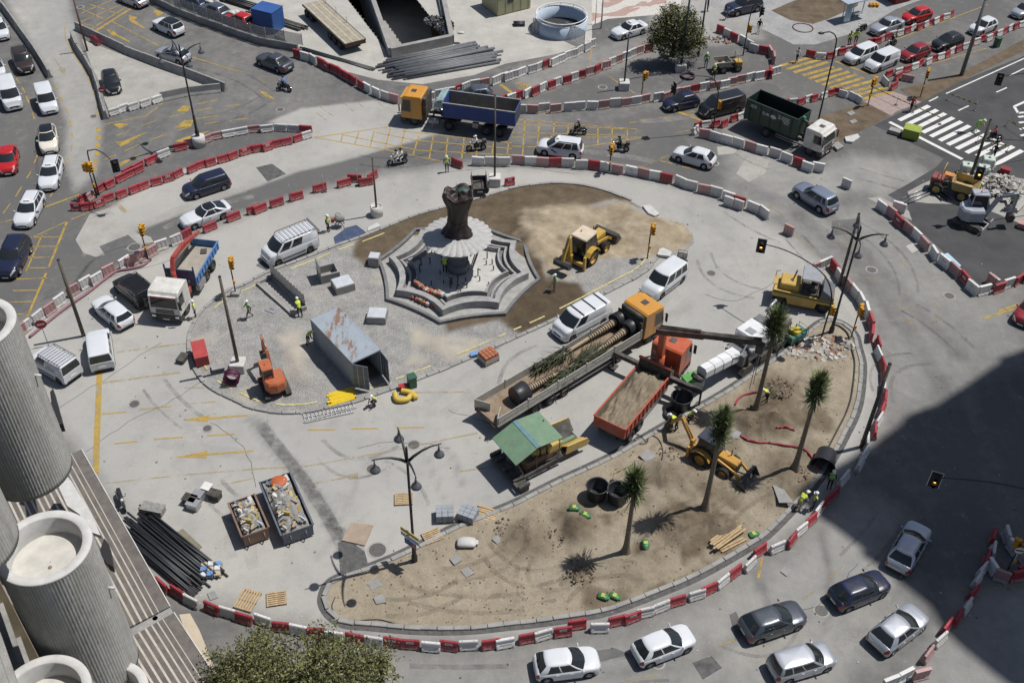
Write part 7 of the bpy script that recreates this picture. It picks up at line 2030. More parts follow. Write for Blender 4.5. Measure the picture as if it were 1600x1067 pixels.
def mini_excavator(px,z,d,house,label,body,s,boom,blade_front=True,tail=None):
 c = G(px[0],px[1],z); rz = heading(px,d,z)
 o = thing("mini_excavator",label,"excavator",(c.x,c.y,zf_at(c) if poly_in_f(c) else 0),rz); o.scale = (s,s,s)
 trk = M("rubber_track",(.022,.022,.023),.8,var=.2)
 for y in (-.75,.75):
  prof = [(-1.0,.12),(-.85,.0),(.85,.0),(1.0,.12),(1.05,.3),(.9,.48),(-.9,.48),(-1.05,.3)]
  t = MB().prism_y(prof,y - .2,y + .2).B("track",trk,o)
  for x in (-.8,0,.8): MB().cyl((x,y - .21,.24),(x,y + .21,.24),.16,n=10).B("track_roller",steel_d,t)
  for i in range(10):
   x = -.9 + i * .2; MB().box(x,x + .06,y - .2,y + .2,.48,.505).B("track_pad",trk,t)
 MB().box(-.5,.5,-.6,.6,.25,.55).B("undercarriage",chass,o)
 MB().box(1.15,1.22,-.95,.95,.05,.5).B("dozer_blade",tail or body,o)
 for y in (-.4,.4): MB().bar((.5,y,.3),(1.18,y,.25),.1,.14).B("blade_arm",body,o)
 h = radians(house); m = Matrix.Rotation(h,4,'Z')
 def part(mb,nm,mat):
  ob = mb.B(nm,mat,o); ob.rotation_euler = (0,0,h); return ob
 mb = MB(); R = []
 for z_,k in ((.6,.97),(.75,1.0),(1.35,1.0),(1.5,.9)):
  pts = [(.55,-.72),(.55,.72),(-.5,.78),(-.95,.55),(-1.1,0),(-.95,-.55),(-.5,-.78)]
  R.append([(x * k,y * k,z_) for x,y in pts])
 mb.loft(R); part(mb,"engine_house",body)
 mb = MB(); mb.loft([[(-.35,0,.9),(.85,0,.9),(.85,.74,.9),(-.35,.74,.9)],[(-.35,.0,1.5),(.95,.0,1.5),(.95,.75,1.5),(-.35,.75,1.5)],[(-.3,.03,2.35),(.65,.03,2.35),(.65,.7,2.35),(-.3,.7,2.35)]]); part(mb,"cab_glass",glass)
 for x,x2 in ((-.35,-.3),(.9,.65)):
  for y in (.0,.75): part(MB().bar((x,y,.9),(x2,y * .93 + .02,2.38),.07,.07),"cab_pillar",body)
 part(MB().bbox(-.4,.75,-.04,.78,2.36,2.46,.05),"cab_roof",body)
 part(MB().box(-.36,-.33,.1,.65,1.0,1.7),"cab_back",body)
 part(MB().box(.5,.85,-.2,.1,.6,1.0),"boom_foot",steel_d)
 pts = [Vc(q) for q in boom]
 for i,(a,b) in enumerate(zip(pts,pts[1:])):
  part(MB().bar(a,b,.2,.28 - .05 * i),"boom_section",body)
  part(MB().cyl(a + Vc((.1,0,.22)),a.lerp(b,.75) + Vc((0,0,.2)),.05,n=8),"boom_ram",tank_m)
 e = pts[-1]
 part(MB().prism_y([(e.x,e.z + .1),(e.x + .3,e.z - .1),(e.x + .2,e.z - .55),(e.x - .15,e.z - .6),(e.x - .2,e.z)],e.y - .3,e.y + .3),"digging_bucket",bucket_m)
 part(MB().cyl((.2,.4,2.46),(.2,.4,2.56),.05,n=8),"beacon",M("beacon_orange",(.5,.12,.02),.3,var=0))
 return o
mini_excavator((430,606),.3,(-.42,-1),0,"orange mini excavator on the gravel beside the container",M("excavator_orange",(.42,.10,.03),.5,var=.15,coat=.1),1.02,[(.75,-.1,.8),(1.3,-.1,2.6),(2.6,-.1,2.9),(3.0,-.1,1.2)])
mini_excavator((1517,345),.3,(1,.42),38,"grey mini excavator with a raised arm on the new asphalt",M("excavator_grey",(.40,.43,.50),.4,.2,.08,coat=.2),1.25,[(.75,-.1,.8),(1.35,-.1,2.5),(2.5,-.1,2.75),(2.5,-.1,1.1)],tail=M("blade_grey",(.42,.43,.45),.4,.5,.1))
# pneumatic-tyred roller
loc,rz = place((1212,476),(-1.9,-.9,0),(1,.19))
rl = thing("tyre_roller","yellow pneumatic-tyred roller with a grey canopy","roller",loc,rz)
ry = M("roller_yellow",(.48,.31,.045),.5,var=.15,coat=.1)
for x in (-1.75,1.75):
 for y in (-.75,-.25,.25,.75): bigtyre(rl,x,y,.5,.34,steel_d)
prof = [(-2.4,1.0),(-2.2,.95),(-1.2,.95),(-1.05,.4),(1.1,.4),(1.2,.95),(2.5,.95),(2.5,1.35),(-2.4,1.6)]
MB().prism_y(prof,-1.0,1.0).B("body_frame",ry,rl)
for y in (-1.012,1.012): MB().prism_y([(-2.3,1.36),(2.5,1.16),(2.5,1.27),(-2.3,1.5)],y - .006,y + .006).B("green_stripe",M("stripe_green",(.02,.08,.05),.5,var=.1),rl)
MB().bbox(-1.9,-.35,-.75,.75,1.5,2.15,.08).B("engine_hood",ry,rl)
MB().cyl((-.95,.2,2.1),(-.8,.2,3.0),.06,n=8).B("exhaust",chass,rl); MB().cyl((-1.0,-.1,2.1),(-1.0,-.1,2.2),.12,n=10).B("filler_cap",chass,rl)
MB().box(-.2,1.3,-.85,.85,1.5,1.62).B("operator_floor",chass,rl)
for y in (-.4,.4): MB().bbox(.5,1.0,y - .22,y + .22,1.62,2.1,.05).B("seat",chass,rl)
MB().torus((.1,-.3,2.3),.2,.025,14,6).B("steering_wheel",chass,rl); MB().bar((-.1,-.3,1.7),(.1,-.3,2.3),.06,.06).B("steering_column",chass,rl)
for x in (-.25,1.05):
 for y in (-.8,.8): MB().bar((x,y,1.5),(x,y,3.0),.07,.07).B("canopy_post",chass,rl)
MB().bbox(-.35,1.15,-.95,.95,3.0,3.1,.05).B("canopy_roof",M("canopy_grey",(.26,.28,.31),.6,var=.15),rl)
MB().prism_y([(1.3,1.4),(2.45,1.35),(2.4,1.7),(1.45,2.3)],-.95,.95).B("rear_hood",M("hood_slate",(.10,.11,.135),.45,var=.1),rl)
for y in (-.9,.9): MB().tube([(-2.35,y,1.5),(-2.35,y,2.05),(-2.05,y,2.15)],.03,6).B("grab_rail",chass,rl)
# asphalt paver with green canopy
loc,rz = place((760 + 400 / 7.62,640 + 880 / 7.62),(-2.3,-1.2,0.05),(1,-.50))
pv = thing("asphalt_paver","yellow asphalt paver with a green tarpaulin canopy","paver",loc,rz)
py = M("paver_yellow",(.56,.38,.10),.5,var=.12); pg = M("canopy_green",(.12,.23,.14),.6,var=.15,scale=1.5,bump=.3,fine=3)
for y in (-.85,.85): MB().prism_y([(-1.6,.1),(-1.4,0),(1.9,0),(2.1,.1),(2.2,.45),(1.9,.75),(-1.5,.75),(-1.7,.45)],y - .2,y + .2).B("crawler_track",M("rubber_track",(.022,.022,.023),.8,var=.2),pv)
MB().bbox(-1.6,1.0,-.95,.95,.6,1.35,.05).B("machine_body",M("paver_brown",(.14,.075,.04),.7,var=.2),pv)
MB().bbox(.2,1.35,-.95,.95,1.3,1.95,.08).B("engine_cover",py,pv)
for k in range(7): MB().box(1.1 + .0 * k,1.3,-.8 + k * .22,-.68 + k * .22,1.95,1.97).B("vent_slat",M("vent_dark",(.12,.08,.03),.7,var=0),pv)
for sg in (-1,1):
 mb = MB(); mb.prism_y([(1.5,.7),(3.3,.6),(3.55,.9),(3.3,1.3),(1.6,1.45)],sg * 1.15 - .05,sg * 1.15 + .05); mb.B("hopper_side",py,pv)
 q = [(1.5,sg * .35,.75),(3.3,sg * .35,.7),(3.4,sg * 1.2,1.25),(1.6,sg * 1.2,1.45)]
 MB().quad(*(q if sg > 0 else q[::-1])).B("hopper_wing",py if sg < 0 else chass,pv)
MB().bbox(1.6,3.1,-.35,.35,.62,.78,.02).B("hopper_conveyor",chass,pv); MB().bbox(1.5,2.9,-.42,-.12,.8,1.02,.08).B("hopper_lip",pg,pv)
MB().box(-2.75,-2.1,-2.0,1.7,.06,.5).B("screed",chass,pv)
for y in (-1.9,-1.2,0,1.0,1.6): MB().bbox(-2.9,-2.0,y - .12,y + .12,.5,.75,.04).B("screed_box",steel_d,pv)
for y in (-1.25,1.25): MB().bar((-2.3,y,.5),(1.2,y,.75),.14,.3).B("tow_arm",chass,pv)
MB().box(-2.95,-2.75,-1.9,1.6,.55,.6).B("rear_walkway",steel_d,pv)
for y in (-.5,.5): MB().bbox(-.9,-.4,y - .22,y + .22,1.35,1.85,.05).B("seat",py,pv)
MB().bbox(-.3,.1,-.8,.8,1.35,1.9,.05).B("control_console",M("console_tan",(.35,.24,.09),.6,var=.2),pv)
MB().torus((-.35,-.5,2.0),.18,.025,14,6).B("steering_wheel",chass,pv)
for x,z in ((-2.6,2.3),(.85,2.85),(-1.0,3.0)):
 for y in (-1.25,1.25): MB().bar((x if x > -2 else -2.0,y,1.0 if x > -2 else .7),(x,y,z),.05,.05).B("canopy_post",M("paver_brown",(.14,.075,.04),.7,var=.2),pv)
for q,nm in (([(-1.05,3.12),(.95,2.92),(.95,2.97),(-1.05,3.18)],"front"),([(-2.85,2.42),(-1.05,3.12),(-1.05,3.18),(-2.85,2.48)],"rear")):
 MB().prism_y(q,-1.45,1.45).B("canopy_sheet",pg,pv)
MB().prism_y([(-1.2,3.08),(-.9,3.13),(-.9,3.215),(-1.2,3.16)],-1.43,1.43).B("canopy_fold",M("canopy_blue",(.10,.22,.26),.6,var=.2),pv)
MB().cyl((.7,.5,1.9),(.7,.5,3.1),.05,n=8).B("exhaust",chass,pv); MB().cyl((.6,.85,1.9),(.6,.85,2.8),.04,n=8).B("beacon_post",chass,pv); MB().sphere((.6,.85,2.85),.08,8,5).B("beacon",chass,pv)
# cold milling machine with a white conveyor
mo = G(1125,605);
loc,rz = place((1140,576),(-1.0,0,.3),(1,-.72))
ml = thing("milling_machine","grey road milling machine with a long white loading conveyor","milling machine",loc,rz); ml.scale = (1.18,1.18,1.3)
ml_w = M("miller_white",(.62,.63,.64),.5,var=.1); ml_g = M("miller_grey",(.13,.13,.135),.6,var=.3,scale=3)
for x in (-.2,3.4):
 for y in (-.8,.8): MB().prism_y([(x - .55,.05),(x + .55,.05),(x + .65,.3),(x + .4,.6),(x - .4,.6),(x - .65,.3)],y - .14,y + .14).B("crawler_track",M("rubber_track",(.022,.022,.023),.8,var=.2),ml); MB().cyl((x,y,.5),(x,y,1.3),.1,n=8).B("leg_column",steel_d,ml)
MB().bbox(-.7,4.2,-.75,.75,.7,1.5,.06).B("machine_frame",ml_g,ml)
MB().bbox(.2,1.9,-.85,.85,1.5,2.3,.12).B("front_hood",ml_w,ml); MB().box(.5,1.0,-.3,.3,2.3,2.33).B("hood_vent",M("vent_grey",(.25,.26,.27),.6,var=0),ml)
MB().bbox(2.9,4.1,-.85,.5,1.5,2.05,.08).B("engine_cover",M("miller_dust",(.22,.19,.18),.8,var=.15),ml)
MB().cyl((2.2,-.6,1.7),(3.0,-.6,1.7),.42,n=16).B("water_tank",M("tank_steel",(.22,.25,.28),.4,.5,.15),ml)
MB().bbox(2.0,2.7,.1,.8,1.5,2.2,.05).B("operator_stand",ml_g,ml)
MB().cyl((3.6,.9,1.8),(4.6,.9,2.2),.1,n=8).B("exhaust",MATS["galvanised"],ml)
MB().box(1.0,2.2,-1.0,1.0,.15,.75).B("milling_drum_housing",chass,ml)
MB().torus((4.1,0,1.7),.5,.04,14,6,'X').B("guard_hoop",galv,ml)
for k in range(4):
 a0_,b0_ = Vc((-.6 - k * .85,0,1.25 + k * .12)),Vc((-.6 - (k + 1) * .85 + .04,0,1.25 + (k + 1) * .12))
 w_ = .46 - .03 * k
 MB().loft([[a0_ + Vc((0,-w_,-.25)),a0_ + Vc((0,w_,-.25)),a0_ + Vc((0,w_,.2)),a0_ + Vc((0,w_ * .6,.38)),a0_ + Vc((0,-w_ * .6,.38)),a0_ + Vc((0,-w_,.2))],[b0_ + Vc((0,-w_,-.25)),b0_ + Vc((0,w_,-.25)),b0_ + Vc((0,w_,.2)),b0_ + Vc((0,w_ * .6,.38)),b0_ + Vc((0,-w_ * .6,.38)),b0_ + Vc((0,-w_,.2))]]).B("conveyor_hood",ml_w,ml)
MB().bar((-.5,0,1.05),(-4.5,0,1.5),.5,.2).B("conveyor_belt",chass,ml); MB().cyl((-4.3,-.4,1.5),(-4.3,.4,1.5),.16,n=10).B("conveyor_pulley",steel_d,ml)
for y in (-.5,.5): MB().bar((-.6,y,1.5),(-.1,y,2.4),.07,.07).B("support_frame",ml_w,ml); MB().bar((-.6,y,1.5),(-1.3,y,1.9),.06,.06).B("support_frame",ml_w,ml)
rg = random.Random(8)
for i in range(26):
 x,y = rg.uniform(-.4,4.3),rg.choice((-1,1)) * rg.uniform(.3,.95); z = rg.uniform(.9,2.0); m_ = rg.choice((ml_g,ml_w,steel_d,chass,galv))
 if i % 3: MB().obox((x,y,z),(rg.uniform(.15,.6),rg.uniform(.1,.3),rg.uniform(.1,.4)),rg.uniform(-.4,.4)).B("machine_fitting",m_,ml)
 else: MB().tube(catmull([(x,y,z),(x + .3,y * 1.1,z + .35),(x + .8,y,z + .1)],4),.035,6).B("hydraulic_hose",chass,ml)
for o_,n_,x0,x1,z0,z1,w in ((pv,12,-1.5,1.0,.7,1.5,1.0),(bhs,10,-1.0,2.8,.7,1.4,.6),(t5,9,-2.2,-.9,.8,2.4,.9),(t3,8,-2.0,-1.0,.8,2.0,.9),(t1,9,-2.6,-1.2,.9,1.6,.8)):
 for i in range(n_):
  x,y,z = rg.uniform(x0,x1),rg.choice((-1,1)) * w * rg.uniform(.7,1.02),rg.uniform(z0,z1)
  if i % 2: MB().obox((x,y,z),(rg.uniform(.1,.35),.1,rg.uniform(.1,.3))).B("machine_fitting",rg.choice((steel_d,chass,galv)),o_)
  else: MB().tube(catmull([(x,y,z),(x + .2,y * 1.08,z + .3),(x + .5,y,z - .1)],4),.03,6).B("hydraulic_hose",chass,o_)
# drum-type compressor next to it
def engine_skid(px,d,label,cols,s=1.0,wheels=True,name="compressor",cat="compressor"):
 c = G(*px); o = thing(name,label,cat,(c.x,c.y,0),heading(px,d)); o.scale = (s,s,s)
 MB().bbox(-.9,.9,-.5,.5,.35,.95,.08).B("engine_box",cols[0],o); MB().bbox(-.5,.4,-.4,.4,.95,1.2,.06).B("motor_cover",cols[1],o)
 for x in (-.95,.95): MB().tube([(x,-.5,.3),(x,-.5,1.15),(x,.5,1.15),(x,.5,.3)],.03,6).B("roll_bar",cols[2],o)
 MB().bar((.9,0,.4),(1.7,0,.35),.08,.08).B("tow_bar",chass,o)
 for y in (-.6,.6): w_ = olink("wheel",wheel_mesh(.3,.16)[0],[MATS["tyre_rubber"]],o); w_.location = (-.1,y,.3)
 MB().cyl((.2,.2,1.2),(.2,.2,1.5),.04,n=8).B("exhaust",chass,o)
 return o
engine_skid((1240,532),(1,-.6),"teal and yellow vibrating-plate trailer at the kerb beside the milling machine",(M("teal_box",(.04,.16,.15),.5,var=.15),M("yel_box",(.45,.35,.03),.5,var=.1),M("frame_yellow",(.42,.36,.03),.5,var=.1)),1.0,name="plate_compactor",cat="compactor")
engine_skid((1063,413),(-.3,1),"black compressor trailer behind the small white glazed van",(chass,steel_d,chass),.8)
engine_skid((1212,522),(1,-.5),"dark generator trailer between the roller and the milling machine",(ml_g,steel_d,chass),1.0,name="generator",cat="generator")
def dumper(px,d,label,skip_col,body_col,s=1.0):
 c = G(*px); o = thing("site_dumper",label,"dumper",(c.x,c.y,0),heading(px,d)); o.scale = (s,s,s)
 for x in (-.85,.85):
  for y in (-.6,.6): bigtyre(o,x,y,.42,.3,skip_col)
 MB().box(-1.3,1.2,-.4,.4,.4,.6).B("chassis",chass,o)
 prof = [(.15,.75),(1.3,.75),(1.75,1.3),(1.5,1.35),(0,1.35)]
 for y in (-.72,.72): MB().prism_y(prof,y - .03,y + .03).B("skip_side",skip_col,o)
 MB().prism_y([(.15,.72),(1.3,.72),(1.3,.78),(.15,.78)],-.7,.7).B("skip_floor",skip_col,o); MB().bar((1.28,0,.76),(1.73,0,1.3),1.4,.05).B("skip_front",skip_col,o); MB().bar((.13,0,.76),(0,0,1.34),1.4,.05).B("skip_back",skip_col,o)
 MB().bbox(-1.4,-.6,-.45,.45,.6,1.1,.06).B("engine_cover",body_col,o); MB().bbox(-.55,-.25,-.25,.25,.6,.95,.04).B("seat",chass,o)
 MB().torus((.0,0,1.25),.17,.02,12,5).B("steering_wheel",chass,o); MB().bar((-.05,0,.7),(0,0,1.25),.04,.04).B("steering_column",chass,o)
 MB().tube([(-.75,-.5,.6),(-.75,-.5,1.95),(-.75,.5,1.95),(-.75,.5,.6)],.035,6).B("roll_bar",skip_col,o)
 return o
dumper(C(3,1335,435),(-1,.1),"small site dumper working beside the leafy tree",M("dumper_grey",(.33,.31,.26),.6,var=.2),cat_y)
dumper((1483,302),(1,.3),"red and yellow site dumper parked on the rubble pad",M("dumper_sand",(.45,.33,.12),.6,var=.15),M("dumper_red",(.22,.03,.03),.5,var=.15),1.35)
# ------------------------------------------------------------------ people and motorcycles
HV = M("vest_yellow",(.52,.62,.03),.7,var=.1); HVO = M("vest_green",(.22,.45,.06),.7,var=.1)
CL = dict(navy=M("cloth_navy",(.02,.025,.06),.85,var=.15),black=M("cloth_black",(.015,.015,.017),.85,var=.15),grey=M("cloth_grey",(.12,.12,.12),.85,var=.15),sand=M("cloth_sand",(.3,.26,.19),.85,var=.15),white=M("cloth_white",(.6,.6,.58),.85,var=.1),blue=M("cloth_blue",(.10,.19,.42),.85,var=.1),red=M("cloth_red",(.28,.06,.05),.85,var=.1),hv=HV,hg=HVO,teal=M("cloth_teal",(.10,.28,.17),.8,var=.1))
SKIN = M("skin",(.36,.20,.13),.6,var=.08); HAIR = M("hair_dark",(.02,.015,.012),.7,var=.1)
HEL = dict(w=M("helmet_white",(.68,.68,.66),.35,var=0),k=M("helmet_black",(.02,.02,.022),.25,var=0),p=M("helmet_pink",(.55,.22,.38),.3,var=0),y=M("helmet_yellow",(.55,.45,.05),.35,var=0))
def person(px,pose,d,label,top='hv',legs='navy',arms=None,hat='w',z=None,loc=None,rz=None,s=1.0):
 me,V = BODY[pose]
 c = loc or G(*px);
 if z is None: z = zf_at(c) if poly_in_f(c) else (zs_at(c) if HS.inside(c) else 0)
 o = olink("person",me,[CL[top],CL[legs],SKIN,CL['black'],CL[arms or ('white' if top == 'white' else 'navy')]],None)
 o.location = (c.x,c.y,z); o.rotation_euler = (0,0,heading(px,d) if rz is None else rz); o.scale = (s,s,s)
 tag(o,label,"person")
 h = (V['hea'] + V['top']) / 2
 if hat == 'h': MB().sphere((h.x - .02,h.y,h.z + .03),.112,10,6,(1,.95,.95)).B("hair",HAIR,o)
 else:
  MB().sphere((h.x - .005,h.y,h.z + .045),.135,12,7,(1.05,.95,.85)).B("helmet",HEL[hat],o)
  MB().obox((h.x + .1,0,h.z + .03),(.16,.2,.02),0,0,.15).B("helmet_peak",HEL[hat],o)
 if top in ('hv','hg'):
  m = MB(); a,b = V['spi'],V['che']
  q = a.lerp(b,.3); m.torus((0,0,0),.158,.02,14,5)
  st = m.B("reflective_band",M("reflective",(.6,.62,.6),.4,var=0),o); st.location = q; st.scale = (.85,1.08,1); st.rotation_euler = (0,atan2(b.x - a.x,b.z - a.z),0)
 return o
person(C(2,1180,1062),'stand',(0,1),"worker in a yellow vest standing on the far side of the roundabout")
person(C(6,447,402),'stand',(1,.2),"worker in dark trousers standing by the cement mixer",legs='black')
person(C(6,275,935),'work',(-.3,-1),"worker in a yellow vest stooping over the open culvert",legs='black')
person((482,541),'work',(1,.1),"worker in a yellow vest at the far left corner of the container",legs='black')
person(C(5,1212,935),'stand',(-1,.2),"worker in blue trousers standing at the white lorry's cab",top='hv',legs='navy',arms='white')
person(C(5,1545,942),'walk',(-1,.3),"worker walking across the gravel above the wooden pole",top='hg',legs='grey')
person(C(6,1168,678),'stand',(.3,-1),"worker in a yellow vest inside the fountain basin",legs='black',z=.3)
person(C(7,262,775),'stand',(-1,.3),"worker in a green vest with a shovel on the brown soil",top='hg',legs='sand',arms='white')
person(C(10,735,405),'crouch',(-.6,.5),"worker in a yellow vest crouching at the container doors",legs='black')
person((1076,657),'crouch',(1,.4),"worker crouching over the hose ends by the black tub",legs='navy')
person((1056,674),'work',(-1,-.2),"worker bending behind the small backhoe's arm",legs='black')
person((1196,632),'work',(-1,.3),"worker steadying the foot of the hoisted palm",legs='black')
person((1295,762),'stand',(.2,1),"worker standing in shadow at the right kerb",top='hg',legs='black')
person((1246,796),'work',(.7,-.4),"worker in a yellow vest leaning at the kerb, the left of a pair",legs='sand',arms='white')
person((1269,796),'stand',(-1,-.2),"worker in a yellow vest and navy trousers, the right of a pair",legs='navy')
person(C(3,1195,418),'stand',(0,1),"worker in a green suit beneath the leafy tree",top='hg',legs='teal',arms='teal')
person(C(3,1243,488),'walk',(0,1),"worker in a yellow vest walking before the small dumper",legs='black')
person(C(3,1520,208),'walk',(-.4,1),"pedestrian in black on the paved crossing",top='black',legs='white',arms='black',hat='h')
person(C(3,1325,122),'walk',(-1,.2),"pedestrian in grey blue near the zebra at the top",top='blue',legs='grey',hat='h')
person(C(3,1205,72),'stand',(1,0),"man in dark clothes reaching out beside the green poles",top='black',legs='navy',hat='h')
person(C(4,497,285),'stand',(.4,1),"left of two people in yellow vests by the striped barriers",legs='black',arms='hv',hat='k')
person(C(4,537,273),'stand',(-.2,1),"right of two people in yellow vests by the striped barriers",legs='black',arms='hv',hat='k')
person(C(4,175,387),'walk',(-1,.4),"pedestrian in white stepping onto the yellow crossing",top='white',legs='navy',hat='h')
person(C(4,878,690),'walk',(-1,.5),"pedestrian in a reddish top at the white crossing",top='red',legs='black',arms='red',hat='h')
person(C(4,1278,808),'work',(1,.4),"worker in a green suit with a hose on the white crossing",top='hg',legs='hg',arms='hg')
person(C(4,1385,985),'walk',(1,-.2),"man in blue jeans walking along the white crossing",top='black',legs='navy',arms='black',hat='h')
person((1525,311),'stand',(1,.2),"worker in a yellow vest beside the dumper's skip",legs='black')
person((1577,328),'stand',(-1,.2),"worker in a dark green vest by the pale slab",top='hg',legs='black')
def motorbike(px,d,label,col,rider=None,box=False,scoot=False,z=0.0,two=None):
 c = G(*px); rz = heading(px,d); o = thing("motorcycle",label,"motorcycle",(c.x,c.y,z),rz)
 m = M("bike_" + col,dict(black=(.015,.015,.017),grey=(.15,.15,.16),white=(.6,.6,.6),dark=(.03,.03,.05))[col],.35,.1,.05,coat=.3); r = .24 if scoot else .31; x = .62 if scoot else .70
 for sx in (-x,x):
  t,rm = wheel_mesh(r,.12,5); w = olink("wheel",t,[MATS["tyre_rubber"]],o); w.location = (sx,0,r); olink("rim",rm,[MATS["alloy"]],w)
 MB().bar((x,.08,r),(x - .28,.08,.95),.05,.05).B("fork",MATS["chrome"],o); MB().bar((x,-.08,r),(x - .28,-.08,.95),.05,.05).B("fork",MATS["chrome"],o)
 MB().bbox(-.25,.25,-.14,.14,.3,.6,.04).B("engine",steel_d,o)
 MB().sphere((.18,0,.78),.2,10,6,(1.3,.75,.75)).B("fuel_tank",m,o)
 MB().bbox(-.72,.05,-.14,.14,.66,.8,.05).B("seat",CL['black'],o)
 MB().bar((x - .28,-.34,1.05),(x - .28,.34,1.05),.03,.03).B("handlebar",chass,o)
 MB().sphere((x - .14,0,.9),.12,8,5).B("headlamp",MATS["headlamp"],o); MB().bar((-x,0,r),(-.1,0,.45),.08,.08).B("swing_arm",steel_d,o)
 MB().cyl((-.1,-.17,.35),(-.85,-.2,.42),.05,n=8).B("exhaust",MATS["chrome"],o); MB().box(-.9,-.6,-.09,.09,.55,.62).B("rear_mudguard",m,o)
 for y in (-.33,.33): MB().sphere((x - .3,y,1.2),.06,8,5,(.4,1,.7)).B("mirror",chass,o)
 if scoot: MB().bbox(.25,.45,-.2,.2,.3,.95,.05).B("leg_shield",m,o)
 if box: MB().bbox(-1.0,-.6,-.22,.22,.82,1.15,.05).B("top_box",chass if box is True else MATS["bike_" + box] if "bike_" + box in MATS else chass,o)
 if rider:
  person(px,'ride',d,rider[0],rider[1],rider[2],rider[3],rider[4],-.12,c + Vc((cos(rz),sin(rz),0)) * -.18,rz)
 if two:
  person(px,'ride',d,two[0],two[1],two[2],two[3],two[4],-.06,c + Vc((cos(rz),sin(rz),0)) * -.62,rz)
 return o
motorbike((445,141),(-1,-.4),"black motorcycle riding left on the upper left road","black",("rider in a blue shirt on the upper left road",'blue','navy','blue','k'))
motorbike((744,235),(-1,.08),"grey motorcycle with a white top box before the tipper lorry","grey",("rider in a white shirt before the tipper lorry",'white','black','white','w'),True)
motorbike((621,257),(-1,.15),"grey motorcycle carrying two riders","grey",("front rider of two in white",'white','white','white','k'),True,two=("rear passenger of two in white",'white','white','white','k'))
motorbike((903,210),(-1,-.05),"black scooter above the taxi people carrier","black",("scooter rider with a pink helmet",'black','sand','black','p'),scoot=True)
motorbike((967,236),(-1,-.1),"black motorcycle with a red-lit top box at the far edge","black",("rider all in black with a black helmet",'black','black','black','k'),True)
motorbike((1345,50),(-1,.4),"black motorcycle parked in front of the silver saloon","black")
motorbike((1391,74),(-1,.4),"black motorcycle waiting beside the white people carrier","black",("rider in black waiting beside the white people carrier",'black','black','black','k'))
motorbike((192,786),(.35,1),"black motorcycle parked beside the striped canopy","black")
motorbike(C(4,1385,868),(-1,-.2),"dark bicycle-like moped on the white crossing","dark",("rider in dark red bending over the moped",'red','navy','red','h'),scoot=True)
# ------------------------------------------------------------------ site clutter
def gz(c):
 if poly_in_f(c): return zf_at(c)
 if HS.inside(c): return zs_at(c)
 return 0.0
def T(name,label,cat,px,d=(1,0),group=None,z=None):
 c = G(*px); return thing(name,label,cat,(c.x,c.y,gz(c) if z is None else z),heading(px,d),group)
tim = M("timber",(.40,.29,.16),.85,var=.25,scale=4); timd = M("timber_grey",(.27,.23,.18),.9,var=.25,scale=4); pipe_k = M("pipe_black",(.025,.027,.032),.5,var=.2); pipe_g = M("pipe_grey",(.13,.135,.145),.55,var=.2)
# --- shipping container
A_,B_ = G(554.5,608.4),G(493.7,542.7)
rz = atan2(A_.y - B_.y,A_.x - B_.x)
sc_ = thing("shipping_container","grey-blue shipping container with a rusty roof and open doors","container",(A_.x,A_.y,.1),rz)
nb = NB("container_steel"); n1 = nb.noise(1.0,5,.7); r_ = nb.ramp(nb.noise(.9,6,.75,nb.mapping((1.6,.5,1),0.9)),.52,.60)
sep = nb.nt.nodes.new("ShaderNodeSeparateXYZ"); nb.link(nb.geo.outputs["Normal"],sep.inputs[0])
nb.color(nb.mix(nb.math('MULTIPLY',r_,nb.ramp(sep.outputs[2],.5,.9)),nb.mix(n1,(.22,.26,.30),(.33,.38,.43)),(.20,.105,.06))); nb.rough(.55)
CS = nb.m; L,W,H = 6.06,2.44,2.59
def corr(n,a,b,depth,y,z0,z1):
 mb = MB(); P = []
 for i in range(n):
  x = a + (b - a) * i / n; w = (b - a) / n
  P += [(x,0),(x + w * .35,0),(x + w * .5,depth),(x + w * .85,depth)]
 P.append((b,0)); R = [[(x,y + q,z0) for x,q in P],[(x,y + q,z1) for x,q in P]]
 mb.loft(R,False,False,False); return mb
corr(20,-L + .1,-.1,-.04,W - .04,.15,H - .1).B("side_wall",CS,sc_); corr(20,-L + .1,-.1,.04,.04,.15,H - .1).B("side_wall",CS,sc_)
mb = MB(); P = []
for i in range(24):
 x = -L + .1 + (L - .2) * i / 24; P += [(x,H - .03),(x + .1,H - .03),(x + .13,H - .005),(x + .22,H - .005)]
P.append((-.1,H - .03)); mb.loft([[(x,.06,z) for x,z in P],[(x,W - .06,z) for x,z in P]],False,False,False); mb.B("roof",CS,sc_)
MB().box(-L + .03,-L + .08,.05,W - .05,.1,H - .05).B("end_wall",CS,sc_)
MB().box(-L + .05,-.05,.08,W - .08,.08,.14).B("floor",M("container_floor",(.12,.10,.08),.9,var=.2),sc_)
for y in (0,W - .1):
 MB().box(-L,0,y,y + .1,H - .1,H - .01).B("top_rail",CS,sc_); MB().box(-L,0,y,y + .1,.02,.15).B("bottom_rail",CS,sc_)
 for x in (-L,-.1): MB().box(x,x + .1,y,y + .1,.15,H - .1).B("corner_post",CS,sc_)
MB().box(-.1,0,.1,W - .1,H - .14,H - .02).B("door_header",CS,sc_)
for y,a in ((0.02,radians(38)),(W - .02,radians(-6))):
 dm = Matrix.Translation((.02,y,0)) @ Matrix.Rotation(a,4,'Z'); d_ = MB().box(0,1.16,-.025,.025,.15,H - .12,dm).B("door",M("door_slate",(.13,.155,.18),.55,var=.15),sc_)
 for k in range(4): MB().box(.05,1.1,-.045,.045,.35 + k * .6,.40 + k * .6,dm).B("door_rib",MATS["door_slate"],d_)
 for x in (.35,.8): MB().box(x,x + .04,-.055,.055,.2,H - .2,dm).B("lock_rod",galv,d_)
